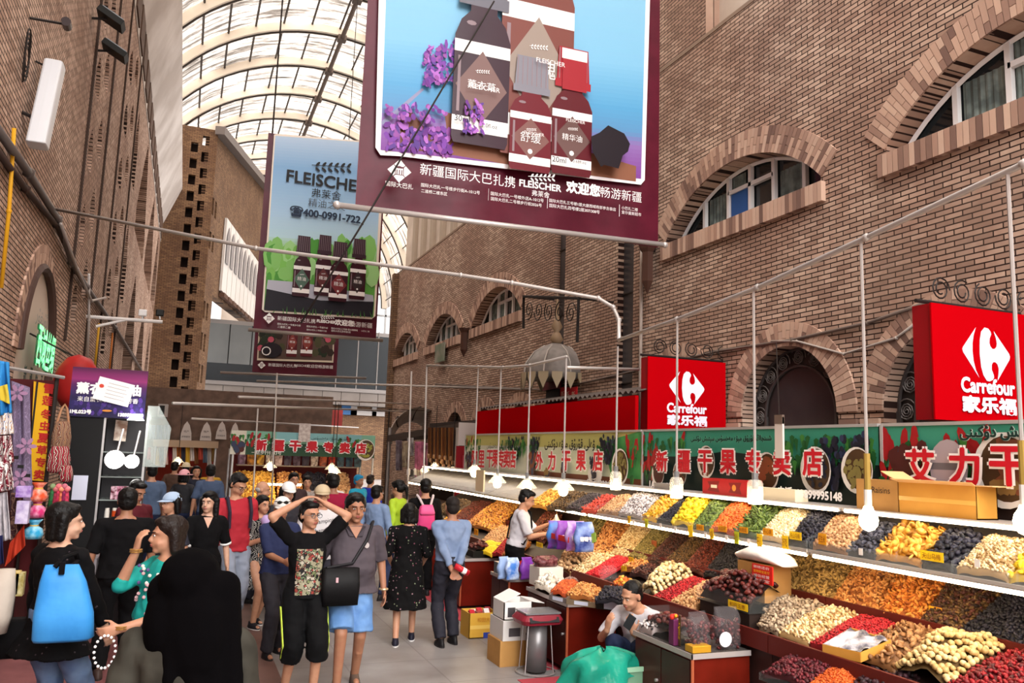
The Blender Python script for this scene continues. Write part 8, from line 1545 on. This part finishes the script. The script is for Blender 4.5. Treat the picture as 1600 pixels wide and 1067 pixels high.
# ---------------------------------------------------------------- far shops on the west side
for k, (px, py, w, h) in enumerate(((290, 700, 18, 30), (321, 700, 18, 29), (345, 698, 17, 28), (366, 696, 14, 24))):
    y = 31.97; a = at(px-w/2, py-12, y=y); b = at(px+w/2, py-12, y=y); c = at(px, py-12-h, y=y); W2 = (b.x-a.x); Hh = c.z-a.z; t = thing('shop_sign', ['white pointed shop sign nearest the brick pilaster', 'second white pointed shop sign from the pilaster', 'third white pointed shop sign from the pilaster', 'last white pointed shop sign, behind the middle stall'][k], 'sign', a, 0, 'pointed shop signs'); MB().prism([(0, 0), (W2, 0), (W2*.95, Hh*.4), (W2*.75, Hh*.8), (W2*.5, Hh), (W2*.25, Hh*.8), (W2*.05, Hh*.4)], a, (1, 0, 0), (0, 0, 1), .04).build('sign_board', M('#bdb3ac', .6), t)
    for j, s in enumerate(('民族服饰', '特产')): text(t, s, a+V((W2/2, 0, Hh*(.2+.27*j))), (1, 0, 0), (0, 0, 1), M('#3f3a3a', .6), width=W2*(.7-.25*j), lift=.045)
t = thing('clothes_shop', 'far clothes shop with an orange interior under a cream awning', 'shop', (-1, 22, 0)); a, b = at(240, 694, y=22), at(340, 697, y=22); MB().b2((a.x, 21.6, a.z-.05), (b.x, 22.4, a.z+.12)).build('awning', M('#a38a72', .6), t); MB().b2((a.x, 23.2, 0), (b.x, 23.3, a.z)).build('back_wall', M('#7a2416', .7), t)
for x in (a.x+.05, b.x-.05): MB().tube([V((x, 21.7, 0)), V((x, 21.7, a.z))], .03, 6).build('post', STEEL, t)
MB().b2((a.x+.2, 22, 0), (b.x-.2, 22.8, .8)).build('counter_body', M('#6b4a38', .6), t); MB().b2((a.x-.8, 32, 0), (b.x+4.5, 32.1, at(300, 655, y=32).z+1.1)).build('facade', M('#6b564a', .85, noise=(3, '#55443b')), t)
for k in range(16):
    px = 232+6.8*k; cs = ['#b8304a', '#d9d0cc', '#c9a03a', '#4a3a5a', '#d9b8b0', '#8a2030', '#e0d8d0', '#b86a2a', '#3a3a4c', '#d0a83a', '#dcd4ce', '#7a4a2a', '#b84a3a', '#5a6a7c', '#c9c0ba', '#8a6a3a'][k]; hang('garment', ['red', 'white', 'golden', 'indigo', 'blush', 'maroon', 'ivory', 'amber', 'slate', 'mustard', 'off white', 'brown', 'brick red', 'steel blue', 'light grey', 'ochre'][k]+' garment hanging in the far clothes shop', [(px-3, 699), (px+3, 699), (px+3.5, 718+(k*5) % 12), (px-3.5, 718+(k*5) % 12)], 21.8+.05*(k % 3), M(cs, .8), .03, 1, 'garment', 'garments in the far clothes shop')
t = thing('air_conditioner', 'white outdoor unit on the brick pilaster', 'air conditioner', at(254, 650, y=23)); a, b = at(246, 651, y=23), at(263, 632, y=23); MB().b2((a.x, 22.8, a.z), (b.x, 23.3, b.z)).build('casing', M('#a39a94', .5), t); MB().b2((a.x+.04, 22.79, a.z+.04), (a.x+.16, 22.8, b.z-.04)).build('grille', DARK, t); MB().b2((a.x-.9, 23.0, a.z-.03), (b.x, 23.2, a.z)).build('bracket', IRON, t)
for k in range(3): px = 238+11*k; hang('garment', ['pale blue shirt drying by the outdoor unit', 'denim blue trousers drying by the outdoor unit', 'grey blue shirt drying by the outdoor unit'][k], [(px-5, 664), (px+5, 664), (px+5, 686), (px-5, 686)], 22.6, M(['#7f8ba6', '#5a6788', '#8f99ac'][k], .8), .03, 2, 'garment', 'laundry by the outdoor unit')
a, b = at(472, 664, y=40), at(536, 640, y=40); tag(MB().b2((a.x, 40, a.z), (b.x, 40.1, b.z)).build('far_signboard', M('#8a2a26', .6, noise=(.8, '#6b1f1c'))), 'dark red picture board on the far wall under the bridge', 'sign'); MB().b2((a.x, 40.02, 0), (a.x+.15, 40.2, b.z)).build('post', IRON, bpy.data.objects['far_signboard']).__setitem__('kind', 'thing')
a, b = at(548, 648, y=53.2), at(604, 630, y=53.2); t = thing('far_signboard', 'grey sign frame under the bridge at the brick corner', 'sign', a); m = MB(); m.b2((a.x, 53.2, b.z-.3), (b.x, 53.36, b.z)); m.b2((a.x, 53.2, a.z), (b.x, 53.36, a.z+.3)); m.b2((a.x, 53.2, a.z), (a.x+.4, 53.36, b.z)); m.b2((a.x+1.4, 53.2, a.z), (a.x+1.7, 53.36, b.z)); m.build('frame', M('#b3adaa', .5), t); MB().b2((a.x-.6, 53.22, a.z), (a.x, 53.36, b.z)).build('blue_panel', M('#3f6a9c', .5), t)
